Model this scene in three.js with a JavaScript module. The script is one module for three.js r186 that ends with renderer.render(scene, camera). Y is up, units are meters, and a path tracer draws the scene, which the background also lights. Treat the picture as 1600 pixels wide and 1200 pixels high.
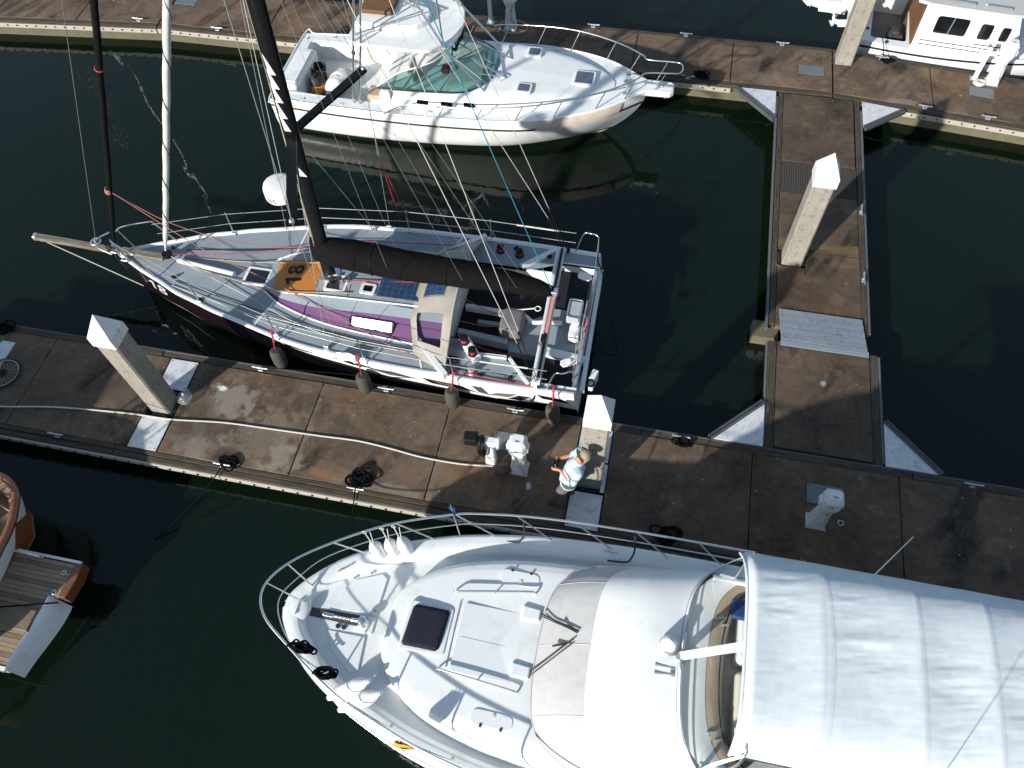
import * as THREE from 'three';
import { RoundedBoxGeometry } from 'three/addons/geometries/RoundedBoxGeometry.js';
import { mergeGeometries, mergeVertices } from 'three/addons/utils/BufferGeometryUtils.js';
import { MarchingCubes } from 'three/addons/objects/MarchingCubes.js';
import { FontLoader } from 'three/addons/loaders/FontLoader.js';
import { TextGeometry } from 'three/addons/geometries/TextGeometry.js';

// ---------------------------------------------------------------- camera, sky, sun, exposure
const scene = new THREE.Scene();
const camera = new THREE.PerspectiveCamera(52.37, 4 / 3, 0.1, 2000);
camera.position.set(0, 13.1, 0);                       // a drone 12.6 m above the dock
camera.up.set(-0.15561, 0.52396, -0.83741);
camera.lookAt(-0.13190, 13.1 - 0.85117, -0.50805);
scene.add(camera);
const renderer = new THREE.WebGLRenderer({ antialias: true });
renderer.setSize(1024, 768);
renderer.toneMapping = THREE.LinearToneMapping;
renderer.toneMappingExposure = 1.38;
renderer.shadowMap.enabled = true;
const SUN = new THREE.Vector3(-0.532 * 0.9245, 0.381, 0.847 * 0.9245).normalize();   // 22 degrees up, behind the lower left
{ // clear sky: deeper blue overhead, paler and slightly hazy to the horizon, brighter round the sun
  const w = 512, h = 256, d = new Float32Array(w * h * 4), v = new THREE.Vector3();
  for (let j = 0; j < h; j++) for (let i = 0; i < w; i++) {
    const th = (j + 0.5) / h * Math.PI - Math.PI / 2, ph = ((i + 0.5) / w - 0.5) * 2 * Math.PI;
    v.set(Math.cos(th) * Math.cos(ph), Math.sin(th), Math.cos(th) * Math.sin(ph));
    const e = Math.max(0, v.y), a = Math.pow(1 - e, 2.2), c = Math.max(0, v.dot(SUN)), g = 0.22 * Math.pow(c, 6) + 0.5 * Math.pow(c, 40), k = (j * w + i) * 4;
    const lo = (v.y < 0 ? 0.35 : 1) * 1.35;
    d[k] = lo * (0.082 + 0.19 * a + g); d[k + 1] = lo * (0.135 + 0.2 * a + g * 0.95); d[k + 2] = lo * (0.215 + 0.19 * a + g * 0.86); d[k + 3] = 1;
  }
  const t = new THREE.DataTexture(d, w, h, THREE.RGBAFormat, THREE.FloatType);
  t.mapping = THREE.EquirectangularReflectionMapping; t.magFilter = t.minFilter = THREE.LinearFilter; t.wrapS = THREE.RepeatWrapping; t.needsUpdate = true;
  scene.background = t; scene.environment = t;
}
const sun = new THREE.DirectionalLight(new THREE.Color().setRGB(1, 0.955, 0.885), 5);
sun.name = 'sun';
sun.position.copy(SUN).multiplyScalar(60);
sun.target.position.set(-1, 0, -9);
sun.position.add(sun.target.position);
sun.castShadow = true; sun.shadow.radius = 2;
sun.shadow.mapSize.set(4096, 4096);
Object.assign(sun.shadow.camera, { left: -25, right: 25, top: 25, bottom: -25, near: 1, far: 140 });
scene.add(sun, sun.target);

// ---------------------------------------------------------------- helpers
const V = (x, y, z) => new THREE.Vector3(x, y, z);
const PI = Math.PI;
function rng(seed) { let s = seed >>> 0; return () => { s = (s + 0x6D2B79F5) >>> 0; let t = s; t = Math.imul(t ^ (t >>> 15), t | 1); t ^= t + Math.imul(t ^ (t >>> 7), t | 61); return ((t ^ (t >>> 14)) >>> 0) / 4294967296; }; }
function hash(x, y, s) { let h = Math.imul(x | 0, 374761393) ^ Math.imul(y | 0, 668265263) ^ Math.imul(s | 0, 2246822519); h = Math.imul(h ^ (h >>> 13), 1274126177); return ((h ^ (h >>> 16)) >>> 0) / 4294967296; }
function vnoise(x, y, s, p = 0) {
  const xi = Math.floor(x), yi = Math.floor(y), fx = x - xi, fy = y - yi;
  const w = p ? (a) => ((a % p) + p) % p : (a) => a;
  const a = hash(w(xi), w(yi), s), b = hash(w(xi + 1), w(yi), s), c = hash(w(xi), w(yi + 1), s), d = hash(w(xi + 1), w(yi + 1), s);
  const u = fx * fx * (3 - 2 * fx), v = fy * fy * (3 - 2 * fy);
  return a + (b - a) * u + (c - a) * v + (a - b - c + d) * u * v;
}
function fbm(x, y, s, o = 4, p = 0) { let r = 0, a = 0.5, n = 0; for (let i = 0; i < o; i++) { r += a * vnoise(x, y, s + i * 17, p); n += a; a *= 0.5; x *= 2; y *= 2; p *= 2; } return r / n; }
const clamp = (x, a = 0, b = 1) => Math.min(b, Math.max(a, x));
const sstep = (a, b, x) => { const t = clamp((x - a) / (b - a)); return t * t * (3 - 2 * t); };
const lin2s = (c) => Math.round(255 * clamp(c <= 0.0031308 ? 12.92 * c : 1.055 * Math.pow(c, 1 / 2.4) - 0.055));
function dataTex(w, h, fn, srgb = true) {                // fn(i, j) returns linear rgb
  const d = new Uint8Array(w * h * 4);
  for (let j = 0; j < h; j++) for (let i = 0; i < w; i++) {
    const c = fn(i, j), k = (j * w + i) * 4;
    for (let q = 0; q < 3; q++) d[k + q] = srgb ? lin2s(c[q]) : Math.round(255 * clamp(c[q]));
    d[k + 3] = 255;
  }
  const t = new THREE.DataTexture(d, w, h, THREE.RGBAFormat);
  if (srgb) t.colorSpace = THREE.SRGBColorSpace;
  t.wrapS = t.wrapT = THREE.RepeatWrapping; t.magFilter = THREE.LinearFilter; t.minFilter = THREE.LinearMipmapLinearFilter; t.generateMipmaps = true; t.needsUpdate = true;
  return t;
}
const rep = (t, sx, sy = sx) => { t.repeat.set(1 / sx, 1 / sy); return t; };
const origins = new WeakMap();
const taken = {};
function numbered(n) { const k = taken[n] = (taken[n] ?? -1) + 1; return k ? `${n}_${String(k).padStart(3, '0')}` : n; }
function boxUV(g, swap) {
  const p = g.attributes.position, uv = new Float32Array(p.count * 2), a = V(), b = V(), c = V();
  for (let i = 0; i < p.count; i += 3) {
    a.fromBufferAttribute(p, i); b.fromBufferAttribute(p, i + 1); c.fromBufferAttribute(p, i + 2);
    const n = b.clone().sub(a).cross(c.clone().sub(a)), ax = Math.abs(n.x), ay = Math.abs(n.y), az = Math.abs(n.z);
    for (let k = 0; k < 3; k++) {
      const q = [a, b, c][k]; let u, v;
      if (ay >= ax && ay >= az) { u = q.x; v = q.z; } else if (ax >= az) { u = q.z; v = q.y; } else { u = q.x; v = q.y; }
      if (swap) [u, v] = [v, u];
      uv[(i + k) * 2] = u; uv[(i + k) * 2 + 1] = v;
    }
  }
  g.setAttribute('uv', new THREE.BufferAttribute(uv, 2));
}
function prep(g) {
  g = g.index ? g.toNonIndexed() : g.clone();
  for (const k of Object.keys(g.attributes)) if (!['position', 'normal', 'uv'].includes(k)) g.deleteAttribute(k);
  if (!g.attributes.normal) g.computeVertexNormals();
  if (!g.attributes.uv) g.setAttribute('uv', new THREE.BufferAttribute(new Float32Array(g.attributes.position.count * 2), 2));
  g.morphAttributes = {};
  return g;
}
const originOf = (o) => { while (o && o !== scene) { if (origins.has(o)) return origins.get(o); o = o.parent; } return null; };
// one named mesh out of one or more geometries written in world metres
function obj(name, geoms, mat, parent = scene, { keepUV = false, swap = false, at = null } = {}) {
  const list = (Array.isArray(geoms) ? geoms.flat(5) : [geoms]).map(prep);
  const g = list.length > 1 ? mergeGeometries(list) : list[0];
  if (!keepUV) boxUV(g, swap);
  const m = new THREE.Mesh(g, mat);
  m.castShadow = m.receiveShadow = true;
  if (parent === scene) {
    m.name = numbered(name);
    if (at) { g.translate(-at[0], -at[1], -at[2]); m.position.set(...at); }
    origins.set(m, m.position.clone());
  } else {
    m.name = name;
    const o = originOf(parent); if (o) g.translate(-o.x, -o.y, -o.z);
  }
  parent.add(m);
  return m;
}
function tag(o, label, category, group, kind) { o.userData.label = label; if (category) o.userData.category = category; if (group) o.userData.group = group; if (kind) o.userData.kind = kind; return o; }
function thing(name, label, category, base = [0, 0, 0], group) {
  const o = new THREE.Group(); o.name = numbered(name); o.position.set(...base); origins.set(o, o.position.clone()); scene.add(o);
  return tag(o, label, category, group);
}
function dup(src, pos, turn, label, group) {
  const r = src.clone(); r.name = numbered(src.name.replace(/_\d{3}$/, '')); r.position.set(...pos); if (turn != null) r.rotation.y = turn;
  r.userData = { ...src.userData }; if (label) r.userData.label = label; if (group) r.userData.group = group;
  scene.add(r); return r;
}
const box = (w, h, d, x, y, z, ry = 0, rx = 0, rz = 0) => { const g = new THREE.BoxGeometry(w, h, d); if (rz) g.rotateZ(rz); if (rx) g.rotateX(rx); if (ry) g.rotateY(ry); return g.translate(x, y, z); };
const rbox = (w, h, d, r, x, y, z, ry = 0, rx = 0, rz = 0, seg = 2) => { const g = new RoundedBoxGeometry(w, h, d, seg, Math.min(r, w / 2.01, h / 2.01, d / 2.01)); if (rz) g.rotateZ(rz); if (rx) g.rotateX(rx); if (ry) g.rotateY(ry); return g.translate(x, y, z); };
const cyl = (r1, r2, h, x, y, z, seg = 16) => new THREE.CylinderGeometry(r1, r2, h, seg).translate(x, y, z);
const A3 = (p) => Array.isArray(p) ? V(...p) : p;
function bar(a, b, r, r2 = r, seg = 8) {
  a = A3(a); b = A3(b); const d = b.clone().sub(a), g = new THREE.CylinderGeometry(r2, r, d.length(), seg);
  g.applyQuaternion(new THREE.Quaternion().setFromUnitVectors(V(0, 1, 0), d.clone().normalize()));
  return g.translate((a.x + b.x) / 2, (a.y + b.y) / 2, (a.z + b.z) / 2);
}
function beam(a, b, w, h) {                               // rectangular bar, w across, h up
  a = A3(a); b = A3(b); const d = b.clone().sub(a), g = new THREE.BoxGeometry(w, h, d.length());
  const m = new THREE.Matrix4().lookAt(a, b, V(0, 1, 0)); g.applyMatrix4(m);
  return g.translate((a.x + b.x) / 2, (a.y + b.y) / 2, (a.z + b.z) / 2);
}
const tube = (pts, r, n = 24, seg = 6, closed = false, tension = 0.5) => new THREE.TubeGeometry(new THREE.CatmullRomCurve3(pts.map(A3), closed, 'catmullrom', tension), n, r, seg, closed);
function poly2shape(poly) { return new THREE.Shape(poly.map(([x, z]) => new THREE.Vector2(x, -z))); }
function slab(poly, y0, y1, bevel = 0, holes = [], seg = 2) { // outline in x, z, pulled up from y0 to y1
  const s = poly2shape(poly); for (const h of holes) s.holes.push(new THREE.Path(h.map(([x, z]) => new THREE.Vector2(x, -z))));
  const g = new THREE.ExtrudeGeometry(s, { depth: y1 - y0 - 2 * bevel, bevelEnabled: bevel > 0, bevelThickness: bevel, bevelSize: bevel, bevelOffset: -bevel, bevelSegments: seg, curveSegments: 6 });
  return g.translate(0, 0, bevel).rotateX(-PI / 2).translate(0, y0, 0);
}
function grid(fn, nu, nv) {                               // surface from fn(u, v), u and v in 0..1
  const pos = [], uv = [], idx = [];
  for (let j = 0; j <= nv; j++) for (let i = 0; i <= nu; i++) { const p = fn(i / nu, j / nv); pos.push(p[0], p[1], p[2]); uv.push(i / nu, j / nv); }
  for (let j = 0; j < nv; j++) for (let i = 0; i < nu; i++) { const a = j * (nu + 1) + i, b = a + 1, c = a + nu + 1, d = c + 1; idx.push(a, c, b, b, c, d); }
  const g = new THREE.BufferGeometry(); g.setAttribute('position', new THREE.Float32BufferAttribute(pos, 3)); g.setAttribute('uv', new THREE.Float32BufferAttribute(uv, 2)); g.setIndex(idx); g.computeVertexNormals(); return g;
}
function lut(t) {                                         // smooth curve through a table of [x, y]
  return (x) => {
    const n = t.length; if (x <= t[0][0]) return t[0][1]; if (x >= t[n - 1][0]) return t[n - 1][1];
    let i = 0; while (x > t[i + 1][0]) i++;
    const sl = (k) => k <= 0 || k >= n - 1 ? (k <= 0 ? (t[1][1] - t[0][1]) / (t[1][0] - t[0][0]) : (t[n - 1][1] - t[n - 2][1]) / (t[n - 1][0] - t[n - 2][0])) : (t[k + 1][1] - t[k - 1][1]) / (t[k + 1][0] - t[k - 1][0]);
    const h = t[i + 1][0] - t[i][0], s = (x - t[i][0]) / h, m0 = sl(i) * h, m1 = sl(i + 1) * h, s2 = s * s, s3 = s2 * s;
    return (2 * s3 - 3 * s2 + 1) * t[i][1] + (s3 - 2 * s2 + s) * m0 + (3 * s2 - 2 * s3) * t[i + 1][1] + (s3 - s2) * m1;
  };
}
// closed outline, both sides of a centre line: hb(x) is the half-breadth
function outline(hb, x0, x1, zc, n = 40, inset = 0, ease = 1) {
  const a = [], b = [];
  for (let i = 0; i <= n; i++) { const t = Math.pow(i / n, ease), x = x0 + (x1 - x0) * t, h = Math.max(0.004, hb(x) - inset); a.push([x, zc + h]); b.push([x, zc - h]); }
  return a.concat(b.reverse());
}
const rrect = (x0, x1, z0, z1, r, n = 4) => { const o = []; for (const [cx, cz, a] of [[x1 - r, z1 - r, 0], [x0 + r, z1 - r, 90], [x0 + r, z0 + r, 180], [x1 - r, z0 + r, 270]]) for (let i = 0; i <= n; i++) { const t = (a + 90 * i / n) * PI / 180; o.push([cx + r * Math.cos(t), cz + r * Math.sin(t)]); } return o; };
const lathe = (prof, seg = 20) => new THREE.LatheGeometry(prof.map(([r, y]) => new THREE.Vector2(r, y)), seg);
// a hull: hb(x) half-breadth at the sheer, sh(x) sheer height, sec = list of [fraction of half-breadth, fraction of height] going down
function hullSide(hb, sh, x0, x1, zc, sec, n = 48, rake = 0, bottom = -0.35, ease = 1.4) {
  const fr = lut(sec.map(([f, v]) => [v, f]));           // v: 0 at sheer .. 1 at bottom
  const f = (side) => (u, v) => {
    const t = Math.pow(u, ease), x = x0 + (x1 - x0) * t, y = sh(x) + (bottom - sh(x)) * v;
    return [x + rake * v * (1 - t), y, zc + side * Math.max(0.005, hb(x) * fr(v))];
  };
  return f;
}

// ---------------------------------------------------------------- materials
const std = (rgb, roughness = 0.6, metalness = 0, extra = {}) => { const m = new THREE.MeshStandardMaterial({ roughness, metalness, ...extra }); m.color.setRGB(...rgb); return m; };
const phy = (rgb, roughness, extra = {}) => { const m = new THREE.MeshPhysicalMaterial({ roughness, ...extra }); m.color.setRGB(...rgb); return m; };
const T = {};
// fine grey mottling, grain and weave: colour multipliers and relief
T.mottle = rep(dataTex(512, 512, (i, j) => { const a = fbm(i / 64, j / 64, 3, 5, 8), b = fbm(i / 8, j / 8, 9, 2, 64); const c = 0.86 + 0.2 * (a - 0.5) + 0.08 * (b - 0.5) + 0.04; return [c, c, c]; }), 2);
T.whiteWear = rep(dataTex(512, 512, (i, j) => { const a = fbm(i / 64, j / 64, 5, 5, 8), s = sstep(0.62, 0.75, fbm(i / 32, j / 32, 31, 4, 16)); const c = 0.96 + 0.05 * (a - 0.5) - 0.06 * s; return [c, c * 0.995, c * (0.985 - 0.02 * s)]; }), 3);
T.grain = rep(dataTex(256, 256, (i, j) => { const c = fbm(i / 4, j / 4, 21, 2, 64); return [c, c, c]; }, false), 0.25);
T.weave = rep(dataTex(128, 128, (i, j) => { const c = 0.5 + 0.25 * Math.sin(i * PI / 4) + 0.25 * Math.sin(j * PI / 4) + 0.3 * (hash(i, j, 4) - 0.5); return [c, c, c]; }, false), 0.12);
T.cloth = rep(dataTex(512, 512, (i, j) => { const a = fbm(i / 32, j / 32, 41, 4, 16), b = hash(i, j, 77); const c = 0.9 + 0.16 * (a - 0.5) + 0.08 * (b - 0.5); return [c, c, c]; }), 1.2);
T.wood = rep(dataTex(768, 256, (i, j) => {
  const g = fbm(i / 90, j / 3.2, 51, 4), k = fbm(i / 30, j / 12, 57, 3), s = sstep(0.56, 0.7, fbm(i / 160, j / 2.2, 61, 3));
  const v = 0.05 + 0.16 * g * g + 0.05 * (k - 0.5) - 0.05 * s; return [Math.max(0.012, v * 1.05), Math.max(0.01, v * 0.86), Math.max(0.008, v * 0.62)];
}), 2.4, 0.6);
T.teak = rep(dataTex(512, 256, (i, j) => { const g = fbm(i / 60, j / 2.5, 71, 4), k = fbm(i / 50, j / 30, 75, 3); const v = 0.2 + 0.16 * g + 0.1 * (k - 0.5); return [v, v * 0.72, v * 0.47]; }), 1, 0.5);
T.varnish = rep(dataTex(512, 128, (i, j) => { const g = fbm(i / 60, j / 3, 81, 4); const v = 0.5 + 0.8 * g; return [0.2 * v, 0.07 * v, 0.022 * v]; }), 1.2, 0.3);
T.conc = rep(dataTex(512, 512, (i, j) => { const a = fbm(i / 64, j / 64, 91, 5, 8), b = hash(i, j, 92), p = sstep(0.66, 0.72, fbm(i / 10, j / 10, 95, 2, 51)); const v = 0.36 + 0.18 * (a - 0.5) + 0.05 * (b - 0.5) - 0.07 * p; return [v, v * 0.93, v * 0.79]; }), 1.6);
T.plate = rep(dataTex(512, 512, (i, j) => { const a = fbm(i / 50, j / 50, 101, 5), s = sstep(0.6, 0.7, fbm(i / 26, j / 26, 105, 4)), b = hash(i, j, 8); const v = 0.62 + 0.16 * (a - 0.5) - 0.12 * s + 0.03 * (b - 0.5); return [v * 0.98, v, v * 1.02]; }), 1.3);
T.solar = rep(dataTex(256, 256, (i, j) => { const e = (i % 64 < 2 || j % 64 < 2) ? 1 : 0, f = j % 16 === 0 ? 0.4 : 0; const v = e ? 1 : f; return [0.02 + 0.14 * v, 0.055 + 0.16 * v, 0.12 + 0.17 * v]; }), 0.5);
T.ripple = rep(dataTex(512, 512, (i, j) => { const c = 0.6 * fbm(i / 36, j / 64, 111, 4) + 0.4 * fbm(i / 12, j / 18, 115, 3); return [c, c, c]; }, false), 7);
T.pile = dataTex(320, 640, (i, j) => {
  const u = i / 320 * 3.2, y = j / 640 * 5 - 1.6, a = fbm(u * 2.5, y * 2.5, 131, 5), st = fbm(u * 11, y * 0.7, 137, 4), b = hash(i, j, 139), pit = sstep(0.68, 0.74, fbm(u * 26, y * 26, 141, 2));
  const lift = Math.exp(-Math.pow((y - 1.32 - 0.02 * (fbm(u * 6, 1, 3, 2) - 0.5)) / 0.012, 2)) + 0.6 * Math.exp(-Math.pow((y - 2.12) / 0.01, 2)), stain = sstep(0.5, 0.75, fbm(u * 5, y * 1.6, 143, 4)) * sstep(1.25, 0.6, y + 0.5 * (fbm(u * 7, y * 2, 147, 3) - 0.5)), rust = sstep(0.66, 0.74, fbm(u * 9, y * 0.9, 151, 4));
  let v = 0.25 + 0.16 * (a - 0.5) - 0.14 * (st - 0.45) + 0.05 * (b - 0.5) - 0.08 * pit - 0.07 * lift; let r = v, g = v * 0.93, bl = v * 0.79;
  r += (0.1 - r) * 0.6 * stain; g += (0.075 - g) * 0.6 * stain; bl += (0.035 - bl) * 0.6 * stain; r += 0.03 * rust; bl -= 0.02 * rust; return [r, g, bl];
}); T.pile.repeat.set(1 / 3.2, 1 / 5); T.pile.offset.set(0.37, 0.32);
T.capDirt = rep(dataTex(256, 256, (i, j) => { const d = sstep(0.62, 0.7, fbm(i / 22, j / 22, 161, 4)), e = fbm(i / 40, j / 40, 167, 4); const c = 0.97 + 0.06 * (e - 0.5) - 0.3 * d; return [c, c * 0.99, c * (0.98 - 0.05 * d)]; }), 0.8);
const M = {
  gel: phy([0.78, 0.8, 0.8], 0.28, { map: T.whiteWear, clearcoat: 0.15, clearcoatRoughness: 0.2 }),
  gelSkid: phy([0.72, 0.75, 0.76], 0.6, { map: T.whiteWear, bumpMap: T.grain, bumpScale: 0.0015 }),
  capWhite: phy([0.76, 0.77, 0.77], 0.4, { map: T.whiteWear }), pileCap: phy([0.74, 0.75, 0.75], 0.5, { map: T.capDirt }), pile: std([1, 1, 1], 0.9, 0, { map: T.pile, bumpMap: T.pile, bumpScale: 0.006 }),
  cream: phy([0.66, 0.62, 0.54], 0.45, { map: T.whiteWear }),
  beige: phy([0.44, 0.35, 0.25], 0.6, { map: T.cloth, bumpMap: T.grain, bumpScale: 0.001 }),
  greyDeck: std([0.27, 0.315, 0.35], 0.75, 0, { map: T.mottle, bumpMap: T.grain, bumpScale: 0.0012 }),
  greyPaint: std([0.42, 0.45, 0.48], 0.5, 0, { map: T.mottle }),
  whitePaint: phy([0.76, 0.77, 0.77], 0.35, { map: T.whiteWear }),
  black: phy([0.011, 0.011, 0.012], 0.5, { specularIntensity: 0.4, bumpMap: T.grain, bumpScale: 0.0005 }),
  blackHull: phy([0.02, 0.011, 0.014], 0.2, { clearcoat: 0.5 }),
  carbon: phy([0.006, 0.007, 0.008], 0.42, { specularIntensity: 0.35 }),
  blackCloth: phy([0.0095, 0.009, 0.009], 0.95, { specularIntensity: 0.12, map: T.cloth, bumpMap: T.weave, bumpScale: 0.001 }),
  darkPad: phy([0.024, 0.025, 0.03], 0.9, { specularIntensity: 0.3, map: T.cloth, bumpMap: T.grain, bumpScale: 0.0015 }),
  navyCloth: std([0.006, 0.007, 0.018], 0.9, 0, { bumpMap: T.weave, bumpScale: 0.001 }),
  rubber: std([0.018, 0.018, 0.018], 0.7),
  orange: std([0.46, 0.17, 0.022], 0.55, 0, { map: T.mottle }),
  purple: std([0.085, 0.012, 0.11], 0.65, 0, { map: T.mottle }),
  steel: std([0.74, 0.74, 0.73], 0.28, 1),
  galv: std([0.5, 0.53, 0.56], 0.45, 0.7, { map: T.mottle }),
  alu: std([0.5, 0.53, 0.57], 0.5, 0.5, { map: T.plate }),
  wire: std([0.5, 0.5, 0.48], 0.4, 0.6),
  ropeW: std([0.55, 0.53, 0.47], 0.9, 0, { bumpMap: T.weave, bumpScale: 0.002 }),
  ropeB: phy([0.008, 0.008, 0.009], 0.95, { specularIntensity: 0.12, bumpMap: T.weave, bumpScale: 0.002 }),
  ropeR: std([0.42, 0.035, 0.05], 0.9), ropeP: std([0.42, 0.16, 0.15], 0.9), ropeD: std([0.14, 0.12, 0.085], 0.9), ropeBl: std([0.02, 0.2, 0.3], 0.9), ropeT: std([0.4, 0.32, 0.2], 0.9), ropeO: std([0.5, 0.2, 0.08], 0.9),
  taupe: std([0.36, 0.33, 0.285], 0.95, 0, { map: T.cloth, bumpMap: T.weave, bumpScale: 0.001 }),
  bagGrey: std([0.17, 0.155, 0.155], 0.95, 0, { map: T.cloth, bumpMap: T.weave, bumpScale: 0.001 }),
  sailWhite: std([0.62, 0.63, 0.58], 0.85, 0, { map: T.cloth }),
  canvas: phy([0.69, 0.745, 0.765], 0.9, { specularIntensity: 0.35, map: T.cloth, bumpMap: T.weave, bumpScale: 0.0004 }),
  mesh: std([0.53, 0.53, 0.525], 0.95, 0, { map: T.cloth, bumpMap: T.weave, bumpScale: 0.0015 }),
  clear: phy([0.93, 0.94, 0.93], 0.04, { transmission: 1, thickness: 0, ior: 1.3 }),
  tealGlass: phy([0.4, 0.6, 0.6], 0.03, { transmission: 1, thickness: 0, ior: 1.5 }),
  darkGlass: phy([0.006, 0.007, 0.009], 0.06, { clearcoat: 1, clearcoatRoughness: 0.03 }),
  smoke: phy([0.09, 0.1, 0.15], 0.06, { clearcoat: 1 }),
  solar: phy([1, 1, 1], 0.12, { map: T.solar, clearcoat: 1 }),
  wood: std([0.6, 0.56, 0.52], 0.9, 0, { map: T.wood, bumpMap: T.wood, bumpScale: 0.006 }),
  oldWood: std([2.1, 2.2, 2.3], 0.9, 0, { map: T.wood, bumpMap: T.wood, bumpScale: 0.004 }),
  teak: std([1, 1, 1], 0.75, 0, { map: T.teak, bumpMap: T.teak, bumpScale: 0.002 }),
  teakDark: std([0.62, 0.66, 0.72], 0.75, 0, { map: T.teak, bumpMap: T.teak, bumpScale: 0.002 }),
  varnish: phy([1, 1, 1], 0.25, { map: T.varnish, clearcoat: 0.8 }),
  conc: std([0.72, 0.7, 0.66], 0.88, 0, { map: T.conc, bumpMap: T.conc, bumpScale: 0.004 }),
  pontoon: std([0.34, 0.33, 0.24], 0.9, 0, { map: T.conc, bumpMap: T.conc, bumpScale: 0.006 }),
  weed: std([0.16, 0.17, 0.06], 0.95, 0, { map: T.conc, bumpMap: T.conc, bumpScale: 0.01 }),
  plate: std([1, 1, 1], 0.55, 0.1, { map: T.plate }),
  lid: std([0.16, 0.19, 0.205], 0.6, 0.2, { map: T.mottle, bumpMap: T.grain, bumpScale: 0.001 }),
  fenderW: phy([0.76, 0.77, 0.78], 0.35, { map: T.whiteWear }),
  fenderG: std([0.062, 0.066, 0.045], 0.9, 0, { map: T.cloth, bumpMap: T.weave, bumpScale: 0.002 }),
  strip: phy([0.42, 0.385, 0.32], 0.6, { map: T.mottle }),
  foam: std([0.2, 0.21, 0.17], 0.9),
  edgeRubber: std([0.075, 0.08, 0.085], 0.6, 0, { map: T.mottle }),
  edgeMetal: std([0.13, 0.14, 0.15], 0.5, 0.3, { map: T.mottle }),
  tan: std([0.38, 0.27, 0.15], 0.8, 0, { map: T.cloth }),
  ply: std([0.5, 0.34, 0.19], 0.75, 0, { map: T.teak }),
  blue: std([0.01, 0.045, 0.16], 0.6), yellow: std([0.6, 0.33, 0.02], 0.6), vacOrange: phy([0.62, 0.25, 0.02], 0.35),
  skin: phy([0.5, 0.22, 0.14], 0.55), shirt: std([0.5, 0.68, 0.72], 0.9, 0, { map: T.cloth, bumpMap: T.weave, bumpScale: 0.001 }), trouser: std([0.125, 0.11, 0.11], 0.9, 0, { map: T.cloth }), shoe: std([0.045, 0.045, 0.05], 0.8), cap: std([0.33, 0.26, 0.175], 0.9, 0, { map: T.cloth }),
  plastic: phy([0.85, 0.86, 0.86], 0.12, { transmission: 0.85, thickness: 0, ior: 1.4 }),
};
// ---------------------------------------------------------------- water
{
  const g = new THREE.PlaneGeometry(900, 900, 1, 1).rotateX(-PI / 2);
  const w = obj('water', g, phy([0.0034, 0.008, 0.004], 0.055, { ior: 1.33, bumpMap: T.ripple, bumpScale: 0.007 }));
  w.userData.kind = 'structure';
}
// ---------------------------------------------------------------- docks
const DY = 0.5;                                           // deck height over the water
function dockMat(x0, x1, z0, z1, w, h, seed, spots, tone = 1) {
  const W = x1 - x0, H = z1 - z0, R = rng(seed);
  const t = dataTex(w, h, (i, j) => {
    const x = x0 + (i + 0.5) / w * W, z = z0 + (j + 0.5) / h * H;
    const big = fbm(x * 0.45 + 9, z * 0.6 + 5, seed, 4), mid = fbm(x * 2.2, z * 2.2, seed + 3, 4), fine = fbm(x * 14, z * 14, seed + 7, 3), gr = hash(i, j, seed);
    const streak = sstep(0.55, 0.75, fbm((x + z * 0.45) * 3.2, (z - x * 0.2) * 0.9, seed + 11, 4));
    const blot = sstep(0.66, 0.7, fbm(x * 4.5 + 3, z * 4.5, seed + 15, 2)) * sstep(0.4, 0.6, fbm(x * 0.8, z * 0.8, seed + 19, 2));
    let v = 0.5 + 0.85 * big + 0.9 * (mid - 0.5) + 0.5 * (fine - 0.5) + 0.22 * (gr - 0.5) - 0.6 * streak * sstep(0.35, 0.6, big) + 0.32 * blot;
    const sc = sstep(0.7, 0.76, fbm(x * 1.3 + z * 0.4, z * 24 + x * 3, seed + 41, 2)) * 0.5 + sstep(0.71, 0.77, fbm(x * 26 - z * 4, z * 1.6, seed + 43, 2)) * 0.4; v += sc * (0.35 * (mid > 0.5 ? 1 : -0.8)); let r = 0.114 * v, g = 0.077 * v, b = 0.05 * v;
    const warm = sstep(0.5, 0.75, fbm(x * 0.9 + 20, z * 0.9, seed + 23, 3)); r *= 1 + 0.12 * warm; b *= 1 - 0.16 * warm;
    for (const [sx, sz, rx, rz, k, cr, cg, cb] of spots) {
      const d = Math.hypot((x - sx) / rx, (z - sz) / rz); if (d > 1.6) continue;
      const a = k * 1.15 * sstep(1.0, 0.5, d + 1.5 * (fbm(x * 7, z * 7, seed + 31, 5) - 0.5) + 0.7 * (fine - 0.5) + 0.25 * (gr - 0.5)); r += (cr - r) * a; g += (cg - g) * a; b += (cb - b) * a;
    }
    const white = hash(Math.floor(i / 2), Math.floor(j / 2), seed + 5) > 0.9994 ? 0.5 : 0; r += white * 0.5; g += white * 0.5; b += white * 0.47;
    return [r * tone, g * tone, b * tone];
  });
  t.repeat.set(1 / W, 1 / H); t.offset.set(-x0 / W, -z0 / H);
  return std([1, 1, 1], 0.85, 0, { map: t, bumpMap: T.grain, bumpScale: 0.001 });
}
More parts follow.
